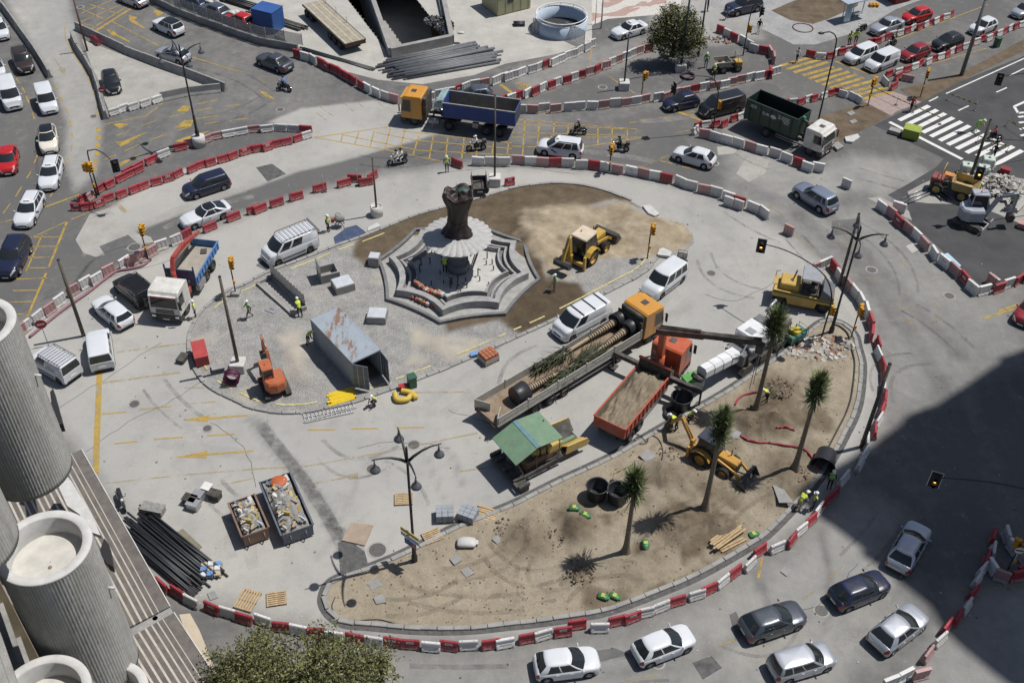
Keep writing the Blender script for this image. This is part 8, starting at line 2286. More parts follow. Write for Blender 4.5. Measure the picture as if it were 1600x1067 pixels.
# --- culvert chamber and inspection boxes on the gravel
cv = thing("culvert_chamber","open concrete chamber with a corrugated sheet standing in it","chamber",GC(6,170,800))
CV0 = GC(6,170,800)
P = [tuple((GC(6,*q) - CV0)[:2]) for q in ((10,735),(225,925),(310,890),(95,690))]
MB().sheet(P,.02).B("chamber_floor",roadb := MATS["roadbase"],cv)
for i in range(4): wall_strip(MB(),[P[i],P[(i + 1) % 4]],.22,0,.34 if i != 1 else .5).B("chamber_wall",ks_m,cv)
a_,b_ = Vc((*P[3],0)),Vc((*P[2],0)); mb = MB()
R = [[tuple(a_.lerp(b_,i / 24) + Vc((.07 * (i % 2),.07 * (i % 2),z))) for i in range(25)] for z in (.3,1.5)]
mb.loft(R,False,False,False); mb.B("corrugated_sheet",galv,cv)
def insp_box(px,d,label,w,l,h,lid,tilt=False):
 o = T("inspection_box",label,"inspection chamber",px,d,"concrete inspection boxes on the gravel")
 for y in (-l / 2 + .06,l / 2 - .06): MB().box(-w / 2,w / 2,y - .06,y + .06,0,h).B("side_wall",ks_m,o)
 for x in (-w / 2 + .06,w / 2 - .06): MB().box(x - .06,x + .06,-l / 2 + .12,l / 2 - .12,0,h).B("end_wall",ks_m,o)
 MB().box(-w / 2 + .1,w / 2 - .1,-l / 2 + .1,l / 2 - .1,.02,.06).B("chamber_floor",gc_m,o)
 if lid: MB().bbox(-w / 2 + .05,w / 2 - .05,-l / 2 + .05,l / 2 - .05,h + .003,h + .05,.02).B("lid",M("lid_pale",(.50,.52,.56),.5,.1,.12),o)
 if tilt: MB().box(-w / 2,-w / 2 + .05,-l / 2,l / 2,h,h + 1.0).B("raised_lid",galv,o)
insp_box(C(6,450,690),(1,-.25),"open inspection box with its lid raised on the gravel",1.6,1.4,.8,False,True)
insp_box(C(6,540,760),(1,-.3),"grey inspection box with a pale lid left of the fountain",1.6,1.4,.7,True)
insp_box(C(6,752,950),(1,.05),"inspection box with a white lid above the container",1.5,1.3,.65,True)
insp_box(C(6,735,610),(1,.1),"small dark-lidded inspection box at the fountain's left corner",.9,.9,.9,True)
o = T("metal_hatch","flat steel hatch lying on the gravel by the chamber","hatch",C(6,100,895),(1,.4)); MB().bbox(-.45,.45,-.35,.35,0,.09,.03).B("hatch_plate",galv,o); MB().bar((-.2,0,.1),(.2,0,.1),.04,.04).B("handle",steel_d,o)
# --- generic pieces
def coil(px,label,R,r,n,mat,tilt=0.0,cat="hose coil",d=(1,0),name="hose_coil"):
 o = T(name,label,cat,px,d)
 for k in range(n):
  m = MB(); m.torus((0,0,0),R - r * 1.2 * (k % 3),r,26,6); q = m.B("hose_turn",mat,o)
  q.rotation_euler = (tilt,0,0); q.location = (0,0,(r + (k // 3) * r * 1.8) if not tilt else R + .02) if not tilt else (0,(k - n / 2) * r * 1.9,R + .02)
 MB().bar((-R,0,.05),(-R + .02,0,r * 4),.06,.06).B("tie",M("tape_tan",(.4,.33,.2),.6,var=0),o)
 return o
purple = M("hose_purple",(.14,.02,.07),.5,var=.1)
coil(C(9,1440,275),"big coil of purple hose standing beside the wooden pole",.55,.05,7,purple,radians(90))
coil(C(3,1085,478),"coil of dark purple hose on the concrete below the leafy tree",.75,.05,8,M("hose_dark",(.05,.02,.035),.5,var=.1))
coil((1051,649),"coil of black pipe beside the black tub",.62,.05,9,pipe_k,name="pipe_coil")
coil(C(11,800,625),"flat coil of wire mesh at the sand island kerb",.45,.03,6,steel_d)
coil(C(4,215,175),"loops of dark red cable on the paving at the top right",1.2,.035,3,M("cable_red",(.10,.025,.03),.6,var=.1))
coil(C(2,50,110),"red hose coil lying on the blue container",.45,.06,5,M("hose_red",(.2,.03,.03),.6,var=.1)).location.z = 2.62
def hose(pts,r,label,mat,k=0,z=.06,name="hose"):
 P = [GC(k,*q) if k else G(*q) for q in PX(pts)]; c = P[0]; o = thing(name,label,"hose",c)
 Q = catmull([p for p in P],5); Q = [Vc((p.x - c.x,p.y - c.y,gz(p) + r + .01)) for p in Q]
 MB().tube(Q,r,8).B("hose_tube",mat,o); e = Q[-1]
 MB().cyl(e,e + (Q[-1] - Q[-2]).normalized() * .12,r * 1.25,n=8).B("coupling",steel_d,o)
hose("185,1060 300,965 420,870 540,790 640,710 720,655 800,640 880,620 925,585",.11,"long purple hose snaking beside the slanting barriers",M("hose_plum",(.22,.10,.13),.6,var=.1),5)
hose("0,655 60,660 140,680 210,705 270,755 300,790 322,808",.07,"red conduit curving round the right-hand palm",M("conduit_red",(.27,.02,.04),.5,var=.1),12)
hose("1400,620 1450,640 1520,655 1581,655",.07,"red conduit behind the small backhoe",MATS["conduit_red"],11)
hose("1375,415 1400,370 1440,345 1500,340",.07,"red conduit running to the hoisted palm",MATS["conduit_red"],11)
hose("40,590 90,578 150,577",.065,"short end of red conduit in the sand",MATS["conduit_red"],12)
hose("490,540 470,600 500,660 560,690 640,685 760,680 860,705 890,712",.03,"thin black cable along the rounded tip of the sand island",pipe_k,14)
hose("720,500 740,488 860,470 980,455",.04,"black cable on the concrete beside the traffic light",pipe_k,3)
hose("640,620 700,600 780,590 830,640 850,600 900,620 930,690 920,770",.03,"thin black hose looping at the sand kerb",pipe_k,11)
o = T("flexible_duct","yellow flexible duct lying curled at the kerb","duct",C(10,915,360))
P = [GC(10,*q) - GC(10,915,360) for q in ((860,345),(870,385),(930,385),(960,360),(985,375),(960,345),(900,330))]
Q = catmull([Vc((p.x,p.y,.22)) for p in P],10); MB().tube(Q,[.2 * (1 + .12 * (i % 2)) for i in range(len(Q))],10).B("duct_tube",M("duct_yellow",(.52,.38,.06),.6,var=.15),o)
def tub(px,label,tip=False,s=1.0,rz=0):
 o = T("planting_tub",label,"tub",px,(1,0),"black planting tubs")
 b = MB().lathe([(.58,0),(.62,.06),(.72,1.05),(.76,1.08),(.76,1.14),(.70,1.14),(.68,1.05),(.58,.1)],n=26).B("tub_wall",M("tub_black",(.022,.023,.027),.45,var=.15),o)
 e = MB().lathe([(.6,.05),(.02,.06)],n=20,caps=False).B("tub_bottom",M("tub_inside",(.015,.014,.013),.9,var=.2),o)
 r = MB().torus((0,0,1.12),.74,.035,26,6).B("tub_rim",MATS["tub_black"],o)
 o.scale = (s,s,s)
 if tip: o.rotation_euler = (radians(98),0,rz); o.location.z += .6
 return o
tub(C(11,520,980),"left of two empty black tubs in the sand"); tub(C(11,648,1005),"right of two empty black tubs in the sand")
tub(C(11,1038,425),"black tub standing under the orange lorry's outrigger",s=1.05); tub((1290,716),"overturned black tub at the right kerb",True,1.1,radians(-25))
def sack(px,label,d,mat,group=None,s=1.0,z=None):
 o = T("sack",label,"sack",px,d,group,z)
 R = []
 for x,w,h in ((-.36,.16,.04),(-.3,.24,.10),(-.1,.25,.16),(.12,.25,.15),(.3,.23,.09),(.36,.15,.03)):
  R.append([(x,cos(a * .785) * w,.09 + sin(a * .785) * h) for a in range(8)])
 m = MB(); m.sh(True); m.loft(R); b = m.B("sack_body",mat,o); o.scale = (s,s,s)
 MB().obox((.4,0,.09),(.1,.2,.05)).B("sack_neck",mat,o)
 if mat is gsk: MB().box(-.12,.12,-.15,.15,.245,.26).B("sack_print",M("sack_print",(.35,.38,.08),.6,var=.1),o)
gsk = M("sack_green",(.04,.17,.06),.5,var=.15); wsk = M("sack_white",(.48,.475,.46),.6,var=.15)
for (x,y),l,d in (((380,32),"green sack on top of the mound left of the shortest palm",(1,0)),((448,68),"green sack on the slope of the mound left of the shortest palm",(1,.3)),((820,240),"green sack standing right of the shortest palm",(.2,1)),((560,545),"left green sack at the front kerb",(1,.3)),((632,540),"right green sack at the front kerb",(1,.4)),((1490,158),"green sacks at the kerb beside the planks",(1,-.3))):
 sack(C(15,x,y),l,d,gsk,"green sacks",.95)
sack(C(12,255,352),"green sack lying beside the right-hand palm",(1,.2),gsk,"green sacks",.9)
def pallet(px,d,label,load=None,s=1.0,z=None):
 o = T("pallet",label,"pallet",px,d,"pallets",z); o.scale = (s,s,s)
 for i in range(7): MB().box(-.6,.6,-.5 + i * .148,-.5 + i * .148 + .1,.12,.142).B("deck_board",tim,o)
 for x in (-.55,0,.55): MB().box(x - .05,x + .05,-.5,.5,.02,.118).B("stringer",timd,o)
 if load == 'blocks':
  for i in range(3):
   for j in range(3):
    for k in range(2): MB().bbox(-.58 + i * .39,-.21 + i * .39,-.5 + j * .34,-.17 + j * .34,.145 + k * .29,.43 + k * .29,.015).B("block_stack",M("block_grey",(.26,.28,.31),.8,var=.1),o)
 if load == 'bags':
  for i in range(3):
   for j in range(3): MB().bbox(-.58 + i * .39,-.21 + i * .39,-.5 + j * .34,-.17 + j * .34,.145,.34 + .05 * ((i + j) % 2),.05).B("bag",M("bag_%d" % ((i + j) % 3),((.55,.55,.56),(.12,.25,.5),(.42,.36,.28))[(i + j) % 3],.6,var=.15),o)
 if load == 'bricks':
  for i in range(4):
   for j in range(3): MB().bbox(-.55 + i * .28,-.29 + i * .28,-.48 + j * .33,-.17 + j * .33,.145,.75,.02).B("brick_stack",M("brick_red",(.34,.12,.06),.8,var=.2),o)
  MB().box(-.57,.58,-.5,.52,.15,.5).B("wrapping",M("wrap_grey",(.35,.32,.3),.4,var=.15),o)
 return o
pallet(C(10,912,990),(1,-.05),"empty wooden pallet beside the near lamp post"); pallet(C(13,1530,560),(.6,-1),"bare wooden pallet near the barrier row, the left of two",s=1.2); pallet(C(14,128,550),(1,-.15),"dark open pallet near the barrier row, the right of two")
pallet(C(14,1168,45),(1,-.05),"left pallet of grey paving blocks at the sand kerb",'blocks'); pallet(C(14,1310,45),(1,.35),"right pallet of grey paving blocks at the sand kerb",'blocks'); pallet(C(10,1435,130),(1,-.5),"pallet of red bricks wrapped in film at the fountain kerb",'bricks',1.1)
pallet(C(13,1305,380),(1,-.08),"pallet of blue and white cement bags by the pipe stack",'bags',1.1); pallet(C(14,1090,165),(1,-.4),"dark pallet with a reddish grating at the sand kerb",s=1.0)
sack(C(14,1300,215),"big white bulk bag slumped at the edge of the sand",(1,0),wsk,None,1.7); sack(C(2,1265,265),"white sack on the corner of the ramp wall",(1,0),wsk,None,1.1,1.1)
for i,(x,y) in enumerate(((1270,40),(1300,60),(1440,130),(1465,125))): sack(C(1,x,y),"white rubble sack heaped in the yard, %s from the left" % ordn(i + 1),(1,.3),wsk,"white rubble sacks",1.3,.9)
def bars(px0,px1,n,r,label,mat,spread=.9,jit=.35,k=0,name="pipe_stack",cat="pipes",L=None,layers=2,piece="pipe"):
 a,b = (GC(k,*px0),GC(k,*px1)) if k else (G(*px0),G(*px1)); c = (a + b) / 2; d = (b - a); L = L or d.length; rz = atan2(d.y,d.x)
 o = thing(name,label,cat,(c.x,c.y,gz(c)),rz); rg = random.Random(n)
 per = max(1,n // layers)
 for i in range(n):
  y = (i % per - per / 2 + .5) * spread / per + rg.gauss(0,.03); z = r + (i // per) * r * 1.9; j = rg.uniform(-jit,jit); t = rg.gauss(0,.02); l = L / 2 * rg.uniform(.82,1)
  MB().cyl((-l + j,y - t * l,z),(l + j,y + t * l,z),r,n=8,caps=True).B(piece,mat,o)
 return o
bars((205,815),(322,912),40,.075,"stack of black plastic pipes beside the striped canopy",pipe_k,2.6,.7,layers=3)
bars(C(2,770,440),C(2,1430,300),14,.16,"upper stack of long grey pipes below the ramp pit",pipe_g,2.6,1.0); bars(C(2,850,480),C(2,1520,365),12,.16,"lower stack of long grey pipes below the ramp pit",pipe_g,2.0,1.0)
bars(C(2,280,300),C(2,740,440),8,.07,"thin black pipes lying along the yard edge",pipe_k,.6,.5,layers=1); bars(C(2,-40,80),C(2,310,190),10,.09,"bundle of steel bars behind the blue container",steel_d,1.2,.5); bars(C(1,1390,0),C(1,1581,60),8,.12,"black pipes at the back of the yard",pipe_k,1.4,.5)
bars(C(3,5,160),C(3,85,158),2,.22,"two short black pipes beside the site cabin",pipe_k,.9,0,layers=1)
def planks(px0,px1,n,label,k=0,w=.14,mat=None,spread=.8,h=.05,kind="plank"):
 a,b = (GC(k,*px0),GC(k,*px1)) if k else (G(*px0),G(*px1)); c = (a + b) / 2; d = b - a
 o = thing("plank_pile",label,"planks",(c.x,c.y,gz(c) + .03),atan2(d.y,d.x)); rg = random.Random(n * 7); L = d.length / 2
 for i in range(n):
  y = (i - n / 2 + .5) * spread / n; t = rg.gauss(0,.025); m = Matrix.Translation((rg.uniform(-.2,.2),y,.02 * (i % 2) + h / 2)) @ Matrix.Rotation(t,4,'Z')
  MB().box(-L * rg.uniform(.85,1),L,-w / 2,w / 2,-h / 2,h / 2,m).B(kind,mat or tim,o)
planks((1230 / KS + 800,797 + 255 / KS),(1400 / KS + 800,797 + 125 / KS),5,"long pale planks lying at the front kerb",spread=.9); planks(C(15,1280,260),C(15,1440,185),2,"two shorter planks beside the long pale planks",spread=.35)
planks(C(14,1360,5),C(14,1490,45),6,"loose boards stacked beside the paving blocks",spread=1.1); planks(C(10,445,385),C(10,610,340),7,"flat stack of yellow formwork boards at the fountain kerb",mat=M("formwork_yellow",(.60,.42,.01),.6,var=.1),w=.2,spread=1.3,h=.09)
def ladder(px0,px1,label,k,w=.45,n=12,mat=None):
 a,b = GC(k,*px0),GC(k,*px1); c = (a + b) / 2; d = b - a; L = d.length / 2; o = thing("ladder",label,"ladder",(c.x,c.y,.02),atan2(d.y,d.x))
 for y in (-w / 2,w / 2): MB().box(-L,L,y - .03,y + .03,.02,.10).B("stile",mat or galv,o)
 for i in range(n): x = -L + 2 * L * (i + .5) / n; MB().cyl((x,-w / 2,.06),(x,w / 2,.06),.02,n=6).B("rung",mat or galv,o)
alum = M("aluminium",(.6,.6,.6),.4,.5,.1)
ladder((955,95),(1220,300),"long aluminium ladder lying on the pipe stack's edge",13); ladder((285,490),(610,400),"white scaffold frame lying at the fountain kerb",10,.9,14,alum); ladder((300,505),(600,440),"second scaffold frame lying over the first",10,.5,10,alum)
def plate(k,pts,label,mat,h=.05,name="steel_plate",cat="plate",z=None):
 P = [GC(k,*q) for q in PX(pts)]; c = sum(P,Vc()) / len(P); o = thing(name,label,cat,(c.x,c.y,gz(c) + (z or .0)))
 MB().prism([tuple((p - c)[:2]) for p in P],.01,h).B("plate",mat,o); return o
plate(14,"530,190 590,80 725,98 672,222","square plywood sheet lying on the concrete",M("plywood",(.30,.235,.18),.8,var=.15),.1,"plywood_sheet"); plate(13,"1070,150 1130,115 1250,228 1200,265","olive steel plate leaning by the ladder",M("plate_olive",(.20,.185,.13),.6,.2,.15))
for k,q,l in ((14,"690,460 745,425 785,465 715,500","left dark cover plate near the sand island tip"),(14,"725,550 790,525 802,580 745,592","lower dark cover plate near the sand island tip"),(14,"1265,380 1310,355 1350,395 1300,425","pale slab on the sand below the bulk bag"),(14,"1195,310 1240,280 1275,318 1225,347","pale slab beside the bulk bag"),(14,"1455,190 1490,168 1525,195 1490,220","pale slab near the paving blocks"),(11,"780,730 840,690 890,740 825,770","square slab in the sand at the kerb"),(11,"1325,595 1360,580 1410,605 1390,645 1345,640","pale block behind the small backhoe"),(12,"20,930 90,960 150,1040 60,1040","mesh sheet near the leaning workers"),(4,"485,700 520,688 540,705 508,720","upper manhole cover on the lorry's soil bed"),(4,"500,752 535,740 555,755 520,770","lower manhole cover on the lorry's soil bed"),(13,"1280,515 1325,500 1350,540 1300,558","square grate beside the barrier row"),(16,"75,380 105,345 148,375 115,410","square drain cover on the near road")):
 plate(k,q,l,M("cover_grey",(.24,.24,.235),.7,.1,.2),.05,"cover_slab","slab",.02)
# skips full of rubble
rub = M("rubble_grey",(.24,.235,.225),.95,var=.35,scale=5,bump=.6); rub2 = M("rubble_pale",(.42,.40,.37),.95,var=.3,scale=6); rubr = M("rubble_brick",(.24,.135,.105),.9,var=.25)
def rocks(name,c0,n,rad,s0,s1,mats,label=None,flat=.5,parent=None,ell=1.0,rz=0,zf=None):
 rg = random.Random(n * 3 + int(rad * 10)); mb = MB()
 for i in range(n):
  a,r = rg.uniform(0,6.283),rad * sqrt(rg.random()); x,y = cos(a) * r,sin(a) * r * ell
  x,y = x * cos(rz) - y * sin(rz),x * sin(rz) + y * cos(rz)
  s = rg.uniform(s0,s1); mb.cur = rg.randrange(len(mats)); z = (zf(x,y) if zf else 0) + s * .3
  mb.obox((x,y,z),(s,s * rg.uniform(.5,1),s * rg.uniform(.3,.8)),rg.uniform(0,3),rg.uniform(-.6,.6),rg.uniform(-.6,.6))
 o = mb.B(name,mats,parent)
 if parent is None: o.location = c0; tag(o,label,"rubble",kind="stuff")
 else: tag(o,kind="stuff")
 return o
def skip(px,d,label,L,W,m,junk):
 o = T("rubble_skip",label,"skip",px,d); h = 1.15
 open_box(o,-L / 2,L / 2,W,.18,h,m,steel_d,.05,6,rib_m=m,taper=.12,names=("side_panel","end_panel","end_panel","skip_floor"))
 heap(o,"rubble_load",-L / 2 + .08,L / 2 - .08,-W / 2 + .16,W / 2 - .16,.75,lambda u,v: .15 + .45 * sin(pi * u) ** .6 * sin(pi * v) + (nz(u,v,5,6) - .5) * .5,rub,26)
 rg = random.Random(3)
 for i in range(junk):
  cm = rg.choice([rub2,rub,rub2,rub,timd,timd,M("junk_yellow",(.4,.3,.08),.6,var=.1),M("junk_blue",(.10,.15,.24),.6,var=.1),M("junk_white",(.6,.6,.6),.6,var=.1),M("junk_card",(.38,.27,.15),.8,var=.1)])
  x = rg.uniform(-L / 2 + .3,L / 2 - .3); y = rg.uniform(-W / 2 + .35,W / 2 - .35)
  MB().obox((x,y,1.12 + rg.uniform(0,.25)),(rg.uniform(.12,.5),rg.uniform(.06,.28),rg.uniform(.04,.16)),rg.uniform(0,3),rg.uniform(-.4,.4),rg.uniform(-.4,.4)).B("junk_piece",cm,o)
 for sg in (-1,1): MB().tube([(L / 2 + .02,sg * .5,.3),(L / 2 + .25,sg * .5,.6),(L / 2 + .02,sg * .5,.9)],.04,6).B("lifting_lug",m,o)
 return o
sk1 = skip((450,803),(.42,1),"blue skip heaped with grey rubble and debris",4.9,2.1,M("skip_blue",(.06,.085,.13),.6,var=.25),60)
MB().sphere((-1.9,.1,1.2),.6,12,7,(.9,1.0,.3)).B("orange_sheet",M("sheet_orange",(.42,.10,.03),.6,var=.15,bump=.5,fine=8),sk1)
skip((392,822),(.42,1),"smaller rusty skip full of packaging and boxes",3.1,1.75,M("skip_rust",(.17,.095,.07),.7,var=.25),70)
rocks("rubble_heap",GC(12,330,70),320,2.7,.06,.42,[rub2,rubr,rub,rub2],"heap of broken kerbs and bricks at the top of the sand island",.5,None,.5,.2)
rocks("rubble_heap",GC(8,1430,140),320,3.0,.08,.45,[rub2,rub,rub2],"heap of broken concrete behind the grey excavator",.5,None,.7,0,lambda x,y: .5 * exp(-(x * x + y * y) / 4))
rocks("cable_tangle",GC(2,1130,160),220,2.2,.08,.4,[pipe_k,steel_d,pipe_k],"dark tangle of cables beside the ramp pit",.5,None,.6,-.9,lambda x,y: .5 * exp(-(x * x + y * y) / 3))
rocks("rubble_heap",GC(3,1290,250),90,1.8,.08,.3,[rub2,rub,rubr],"broken paving behind the small site dumper",.5,None,.5)
for i,(px,n,r) in enumerate(((C(15,420,400),60,1.0),(C(15,230,190),50,1.0),(C(11,960,720),30,.8),(C(14,1550,120),50,.9),(C(12,60,350),60,1.1),(C(12,190,850),30,.7))):
 c = G(*px); rocks("stones",(c.x,c.y,zs_at(c)),n,r,.04,.16,[M("clod_dark",(.11,.085,.06),.95,var=.2),M("clod",(.26,.215,.16),.95,var=.2)],"loose stones and clods scattered over the sand").location.z = zs_at(c) - .03
rg = random.Random(77); mb = MB(); n = 0
while n < 900:
 p = G(rg.uniform(510,1345),rg.uniform(510,985))
 if HS.inside(p):
  s = rg.uniform(.03,.10); mb.cur = rg.randrange(2); mb.obox((p.x,p.y,zs_at(p) + s * .2),(s,s * .8,s * .6),rg.uniform(0,3),rg.uniform(-.5,.5)); n += 1
tag(mb.B("loose_stones",[MATS["clod_dark"],MATS["clod"]]),"small loose stones strewn across the whole sand island","stones",kind="stuff")
mb = MB()
for i in range(420):
 p = G(rg.uniform(60,1590),rg.uniform(270,1060)); s = rg.uniform(.03,.13); mb.cur = rg.randrange(3)
 if not (HS.inside(p) or poly_in_f(p)): mb.obox((p.x,p.y,s * .15),(s,s * .7,s * .4),rg.uniform(0,3))
tag(mb.B("road_debris",[rub,steel_d,rub2]),"small bits of rubble scattered over the roadway","debris",kind="stuff")
def crate(px,d,label,size,mat,name="site_box",cat="box",top=None,k=0,z=None):
 o = T(name,label,cat,px,d,None,z); a,b,h = size
 MB().bbox(-a / 2,a / 2,-b / 2,b / 2,.05,h,.04).B("box_body",mat,o); MB().box(-a / 2 - .02,a / 2 + .02,-b / 2 - .02,b / 2 + .02,h - .06,h + .03).B("box_lid",top or mat,o)
 for x in (-a * .35,a * .35): MB().box(x - .05,x + .05,-b / 2,b / 2,0,.05).B("skid",timd,o)
 return o
crate(C(9,1245,120),(.25,1),"faded red generator box on the gravel island",(2.0,1.0,.9),M("generator_red",(.36,.05,.05),.6,var=.2)); crate(C(9,1350,190),(1,-.2),"grey flat box on the gravel by the pole",(.9,.6,.25),gc_m)
crate((1081,604),(1,-.35),"pale box with a green top under the crane outrigger",(1.5,1.0,1.0),M("box_pale",(.40,.42,.40),.6,var=.1),top=M("sheet_green",(.07,.27,.06),.6,var=.2)); crate(C(10,965,290),(1,-.3),"dark green wheeled bin at the fountain kerb",(.6,.6,1.05),M("bin_green",(.03,.10,.06),.5,var=.1),"wheelie_bin","bin")
crate(C(4,880,845),(1,.25),"lime green wrapped cube on the new asphalt",(1.6,1.3,1.0),M("wrap_lime",(.26,.33,.05),.5,var=.12),"wrapped_cube"); crate(C(4,780,825),(1,.3),"grey kerb bundle left of the lime green cube",(1.1,.7,.4),ks_m,"kerb_bundle"); crate(C(4,1408,290),(1,-.3),"dark green litter bin beside the upper right road",(.6,.6,1.1),MATS["bin_green"],"litter_bin","bin")
crate(C(10,905,310),(1,-.2),"red toolbox at the fountain kerb",(.5,.35,.4),M("tool_red",(.35,.02,.03),.5,var=.1),"tool_box"); crate(C(10,1350,105),(1,-.3),"blue water-bottle pack beside the wrapped bricks",(.7,.35,.3),M("pack_blue",(.15,.28,.5),.4,var=.2),"bottle_pack"); crate(C(9,1130,130),(1,.2),"black bin bags at the left kerb of the gravel island",(.6,.9,.35),chass,"bin_bag_pile","bags")
for i,(x,y,w) in enumerate(((1180,1010,.9),(1230,985,.7),(1285,940,.6),(1330,980,.8),(1200,850 + 190,.8))): crate(C(9,x,y),(1,.3),"grey equipment box of the pile above the pipe stack, %s from the left" % ordn(i + 1),(w,.6,.55),(chass,galv,M("box_white",(.6,.6,.58),.6,var=.1))[i % 3])
crate(C(13,950,10),(1,.2),"dark rusty machine part above the pipe stack",(1.5,.7,.5),rub)
# blue container at the top
o = crate(C(2,85,175),(1,.25),"blue shipping box behind the yard fence",(2.8,2.2,2.5),M("container_blue",(.03,.09,.28),.5,var=.12),"blue_container","container")
for i in range(12): MB().box(-1.35 + i * .24,-1.28 + i * .24,-1.13,-1.1,.15,2.4).B("wall_rib",MATS["container_blue"],o)
# IBC tanks
for px,l in (((1508,272),"white caged water tank at the left by the white crossing"),((1533,276),"white caged water tank at the right by the white crossing"),((1541,262),"white caged water tank behind the other two")):
 o = T("water_tank",l,"tank",px,(1,.15),"caged water tanks"); MB().bbox(-.55,.55,-.48,.48,.15,1.12,.08).B("bladder",M("tank_white",(.50,.58,.54),.5,var=.08),o); MB().box(-.6,.6,-.5,.5,.02,.14).B("tank_pallet",galv,o); MB().cyl((0,0,1.12),(0,0,1.17),.12,n=12).B("tank_cap",chass,o)
 for i in range(6): MB().box(-.6 + i * .24,-.585 + i * .24,-.515,-.505,.1,1.15).B("cage_bar",galv,o)
 for z in (.3,.55,.8,1.08): MB().torus((0,0,z),.74,.012,4,4).B("cage_hoop",galv,o)
# cement mixer, small trailer
o = T("cement_mixer","small cement mixer beside the standing worker","cement mixer",C(6,520,372),(1,-.1))
MB().lathe([(.12,-.45),(.34,-.3),(.38,0),(.34,.2),(.22,.45),(.2,.46)],(0,0,.85),16,'X').B("drum",rub,o)
for y in (-.4,.4): MB().bar((-.4,y,0),(0,y,.85),.05,.05).B("frame_leg",steel_d,o); MB().bar((.4,y,0),(0,y,.85),.05,.05).B("frame_leg",steel_d,o)
MB().torus((-.1,.5,.85),.25,.025,16,6,'Y').B("tilt_wheel",steel_d,o); MB().bbox(-.75,-.45,-.2,.2,.6,1.0,.04).B("motor_box",M("mixer_red",(.3,.1,.07),.6,var=.1),o)
o = T("box_trailer","small black cage trailer at the soil edge","trailer",(749,299),(.12,1)); open_box(o,-1.1,1.1,1.4,.5,1.0,chass,steel_d,.05,0)
for x in (-1.05,0,1.05):
 for y in (-.67,.67): MB().bar((x,y,1.0),(x,y,1.5),.04,.04).B("cage_post",chass,o)
for y in (-.67,.67): MB().bar((-1.1,y,1.5),(1.1,y,1.5),.04,.04).B("cage_rail",chass,o)
for y in (-.8,.8): w_ = olink("wheel",wheel_mesh(.28,.16)[0],[MATS["tyre_rubber"]],o); w_.location = (0,y,.28)
MB().box(1.1,1.13,-.25,.25,.6,.75).B("number_plate",MATS["plate_white"],o); MB().bar((-1.1,0,.5),(-2.0,0,.45),.08,.08).B("tow_bar",chass,o)
plate(6,"480,440 560,380 620,365 680,410 600,450 490,480","dark blue tarpaulin spread by the cement mixer",M("tarp_blue",(.05,.07,.13),.5,var=.3,bump=.6,fine=5),.05,"tarpaulin","tarpaulin"); plate(6,"695,380 750,355 770,375 690,405","pale mortar tray by the blue tarpaulin",wsk,.12,"mortar_tray","tray")
plate(7,"805,255 850,248 910,305 880,318 840,300","white sheet lying over the far kerb of the soil",wsk,.22,"white_sheet","sheet"); plate(7,"895,560 915,510 985,545 975,572","white sheet folded over the kerb by the traffic light",wsk,.24,"white_sheet","sheet"); plate(8,"1085,545 1110,538 1192,615 1180,625","pale blue flat sign lying behind the slanting barriers",M("sign_pale",(.34,.47,.58),.5,var=.1),.06,"flat_sign","sign"); plate(8,"1450,190 1560,150 1640,190 1540,290 1480,260","pale concrete slab at the right beyond the excavator",MATS["concrete_pale"],.3,"concrete_slab","slab")
plate(4,"470,860 550,840 565,860 520,890 480,885","white rubbish heap beside the lorry's nose",wsk,.25,"rubbish_heap","rubbish"); plate(4,"390,905 430,890 465,920 425,940","grey plastic tray beside the lorry's nose",gc_m,.3,"plastic_tray","tray")
# bus shelter and kiosk
o = T("bus_shelter","glass bus shelter with a poster panel on the upper pavement","bus shelter",C(4,500,140),(1,-.25))
MB().box(-.9,.0,-.05,.05,.2,2.3).B("poster_panel",M("poster",(.35,.48,.56),.3,var=.25,scale=3),o); MB().box(-1.0,3.2,-.2,1.4,2.4,2.5).B("shelter_roof",M("shelter_roof",(.34,.38,.44),.4,var=.1),o)
for x in (0,1.5,3.0): MB().bar((x,1.2,0),(x,1.2,2.4),.08,.08).B("shelter_post",galv,o)
MB().box(.4,2.6,.8,1.15,.42,.5).B("bench",galv,o)
o = T("kiosk","dark red kiosk base at the very top right","kiosk",C(4,840,10),(1,-.25)); MB().bbox(-1.6,1.6,-.2,1.8,0,2.4,.05).B("kiosk_wall",M("kiosk_red",(.22,.03,.03),.6,var=.1),o); MB().box(-1.8,1.8,-.5,2.0,2.4,2.55).B("kiosk_roof",M("shelter_roof",(.34,.38,.44),.4,var=.1),o)
o = T("signal_crate","pile of orange traffic-light heads at the top right","signals",C(4,655,45));
for i in range(6): MB().obox((i % 3 * .4 - .4,i // 3 * .35,.18),(.3,.28,.36),i * .5).B("signal_part",tl_y,o)
for a,b,n,l,m in (((850,215),(1010,150),7,"grey conduit lengths lying beside the dumper",galv),((1330,180),(1480,120),9,"white and grey pipes across the broken concrete",MATS["rail_white"]),((1380,60),(1500,150),6,"rusty rods across the broken concrete",rib),((1000,130),(1100,215),6,"dark hoses by the dumper wheels",pipe_k)): bars(a,b,n,.05,l,m,1.2,.5,8,name="rod_bundle")
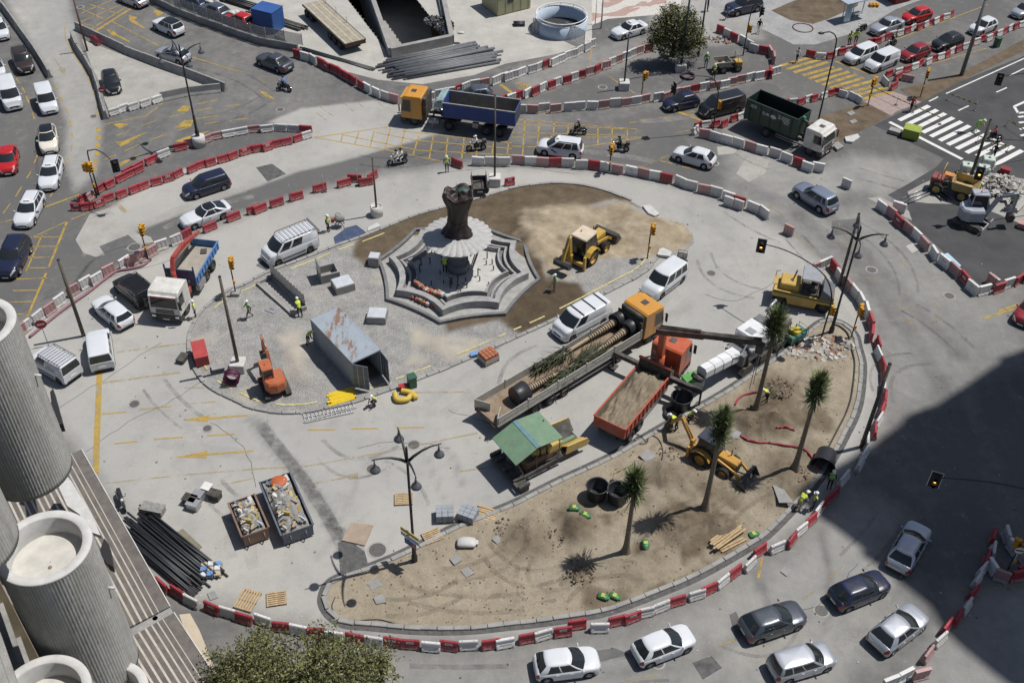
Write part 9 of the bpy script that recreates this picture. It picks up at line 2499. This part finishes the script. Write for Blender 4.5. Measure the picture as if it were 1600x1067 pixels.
for i,(x,y,c) in enumerate(((1110,75,"orange"),(1160,110,"red"),(1250,90,"pale"),(1460,40,"dark red"),(1500,270,"grey"),(1570,380,"pink"))): crate(C(8,x,y),(1,.3),"%s box amid the clutter at the right" % c,(.9,.6,.5),M("clut_%d" % i,((.45,.2,.05),(.3,.05,.04),(.4,.36,.3),(.22,.02,.03),(.3,.3,.3),(.42,.22,.2))[i],.7,var=.2))
coil(C(8,1330,120),"tangled red hose loops on the broken concrete",.9,.04,6,MATS["cable_red"])
# fence posts with tape on the white crossing
tape = NB("hazard_tape"); sx = tape.nt.nodes.new("ShaderNodeSeparateXYZ"); tape.link(tape.pos,sx.inputs[0]); tape.color(tape.mix(tape.ramp(tape.math('FRACT',tape.math('MULTIPLY',sx.outputs[0],2.2)),.48,.52),(.02,.02,.02),(.55,.45,.05)))
for k,pts,l in ((4,"640,580 790,650 880,690","black and yellow tape strung by the white crossing's upper end"),(4,"890,695 1060,770","black and yellow tape across the white crossing"),(4,"1110,620 1275,685","black and yellow tape over the new road"),(4,"1290,880 1380,930 1475,940","black and yellow tape at the crossing's lower end"),(4,"1470,780 1581,855","black and yellow tape at the right edge"),(11,"620,885 740,825","yellow tape between stakes by the black tubs")):
 P = [GC(k,*q) for q in PX(pts)]; c = P[0]; o = thing("barrier_tape",l,"tape",(c.x,c.y,gz(c)))
 for a,b in zip(P,P[1:]): MB().bar(a - c + Vc((0,0,.75)),b - c + Vc((0,0,.75)),.01,.10).B("tape",tape.m,o)
 for p in P: MB().cyl(p - c,p - c + Vc((0,0,1.1)),.02,n=6).B("stake",galv,o); MB().lathe([(.2,0),(.18,.06),(.02,.08)],tuple(p - c),10).B("stake_foot",steel_d,o)
for i,(x,y) in enumerate(((215,220),(420,160),(630,120))):
 o = T("marker_stake","thin marker stake among the red barriers, %s from the left" % ordn(i + 1),"stake",C(6,x,y)); MB().cyl((0,0,.05),(0,0,1.9),.03,n=6).B("stake",galv,o); MB().obox((0,0,.04),(.5,.25,.08),.3).B("foot",steel_d,o)
def spade(o,a,b): MB().cyl(a,b,.02,n=6).B("handle",tim,o); MB().obox(b,(.3,.22,.03),0,.4).B("blade",steel_d,o)
o = T("shovel","shovel held by the worker on the brown soil","shovel",C(7,240,765)); spade(o,(.3,0,1.0),(-.3,-.1,.05))
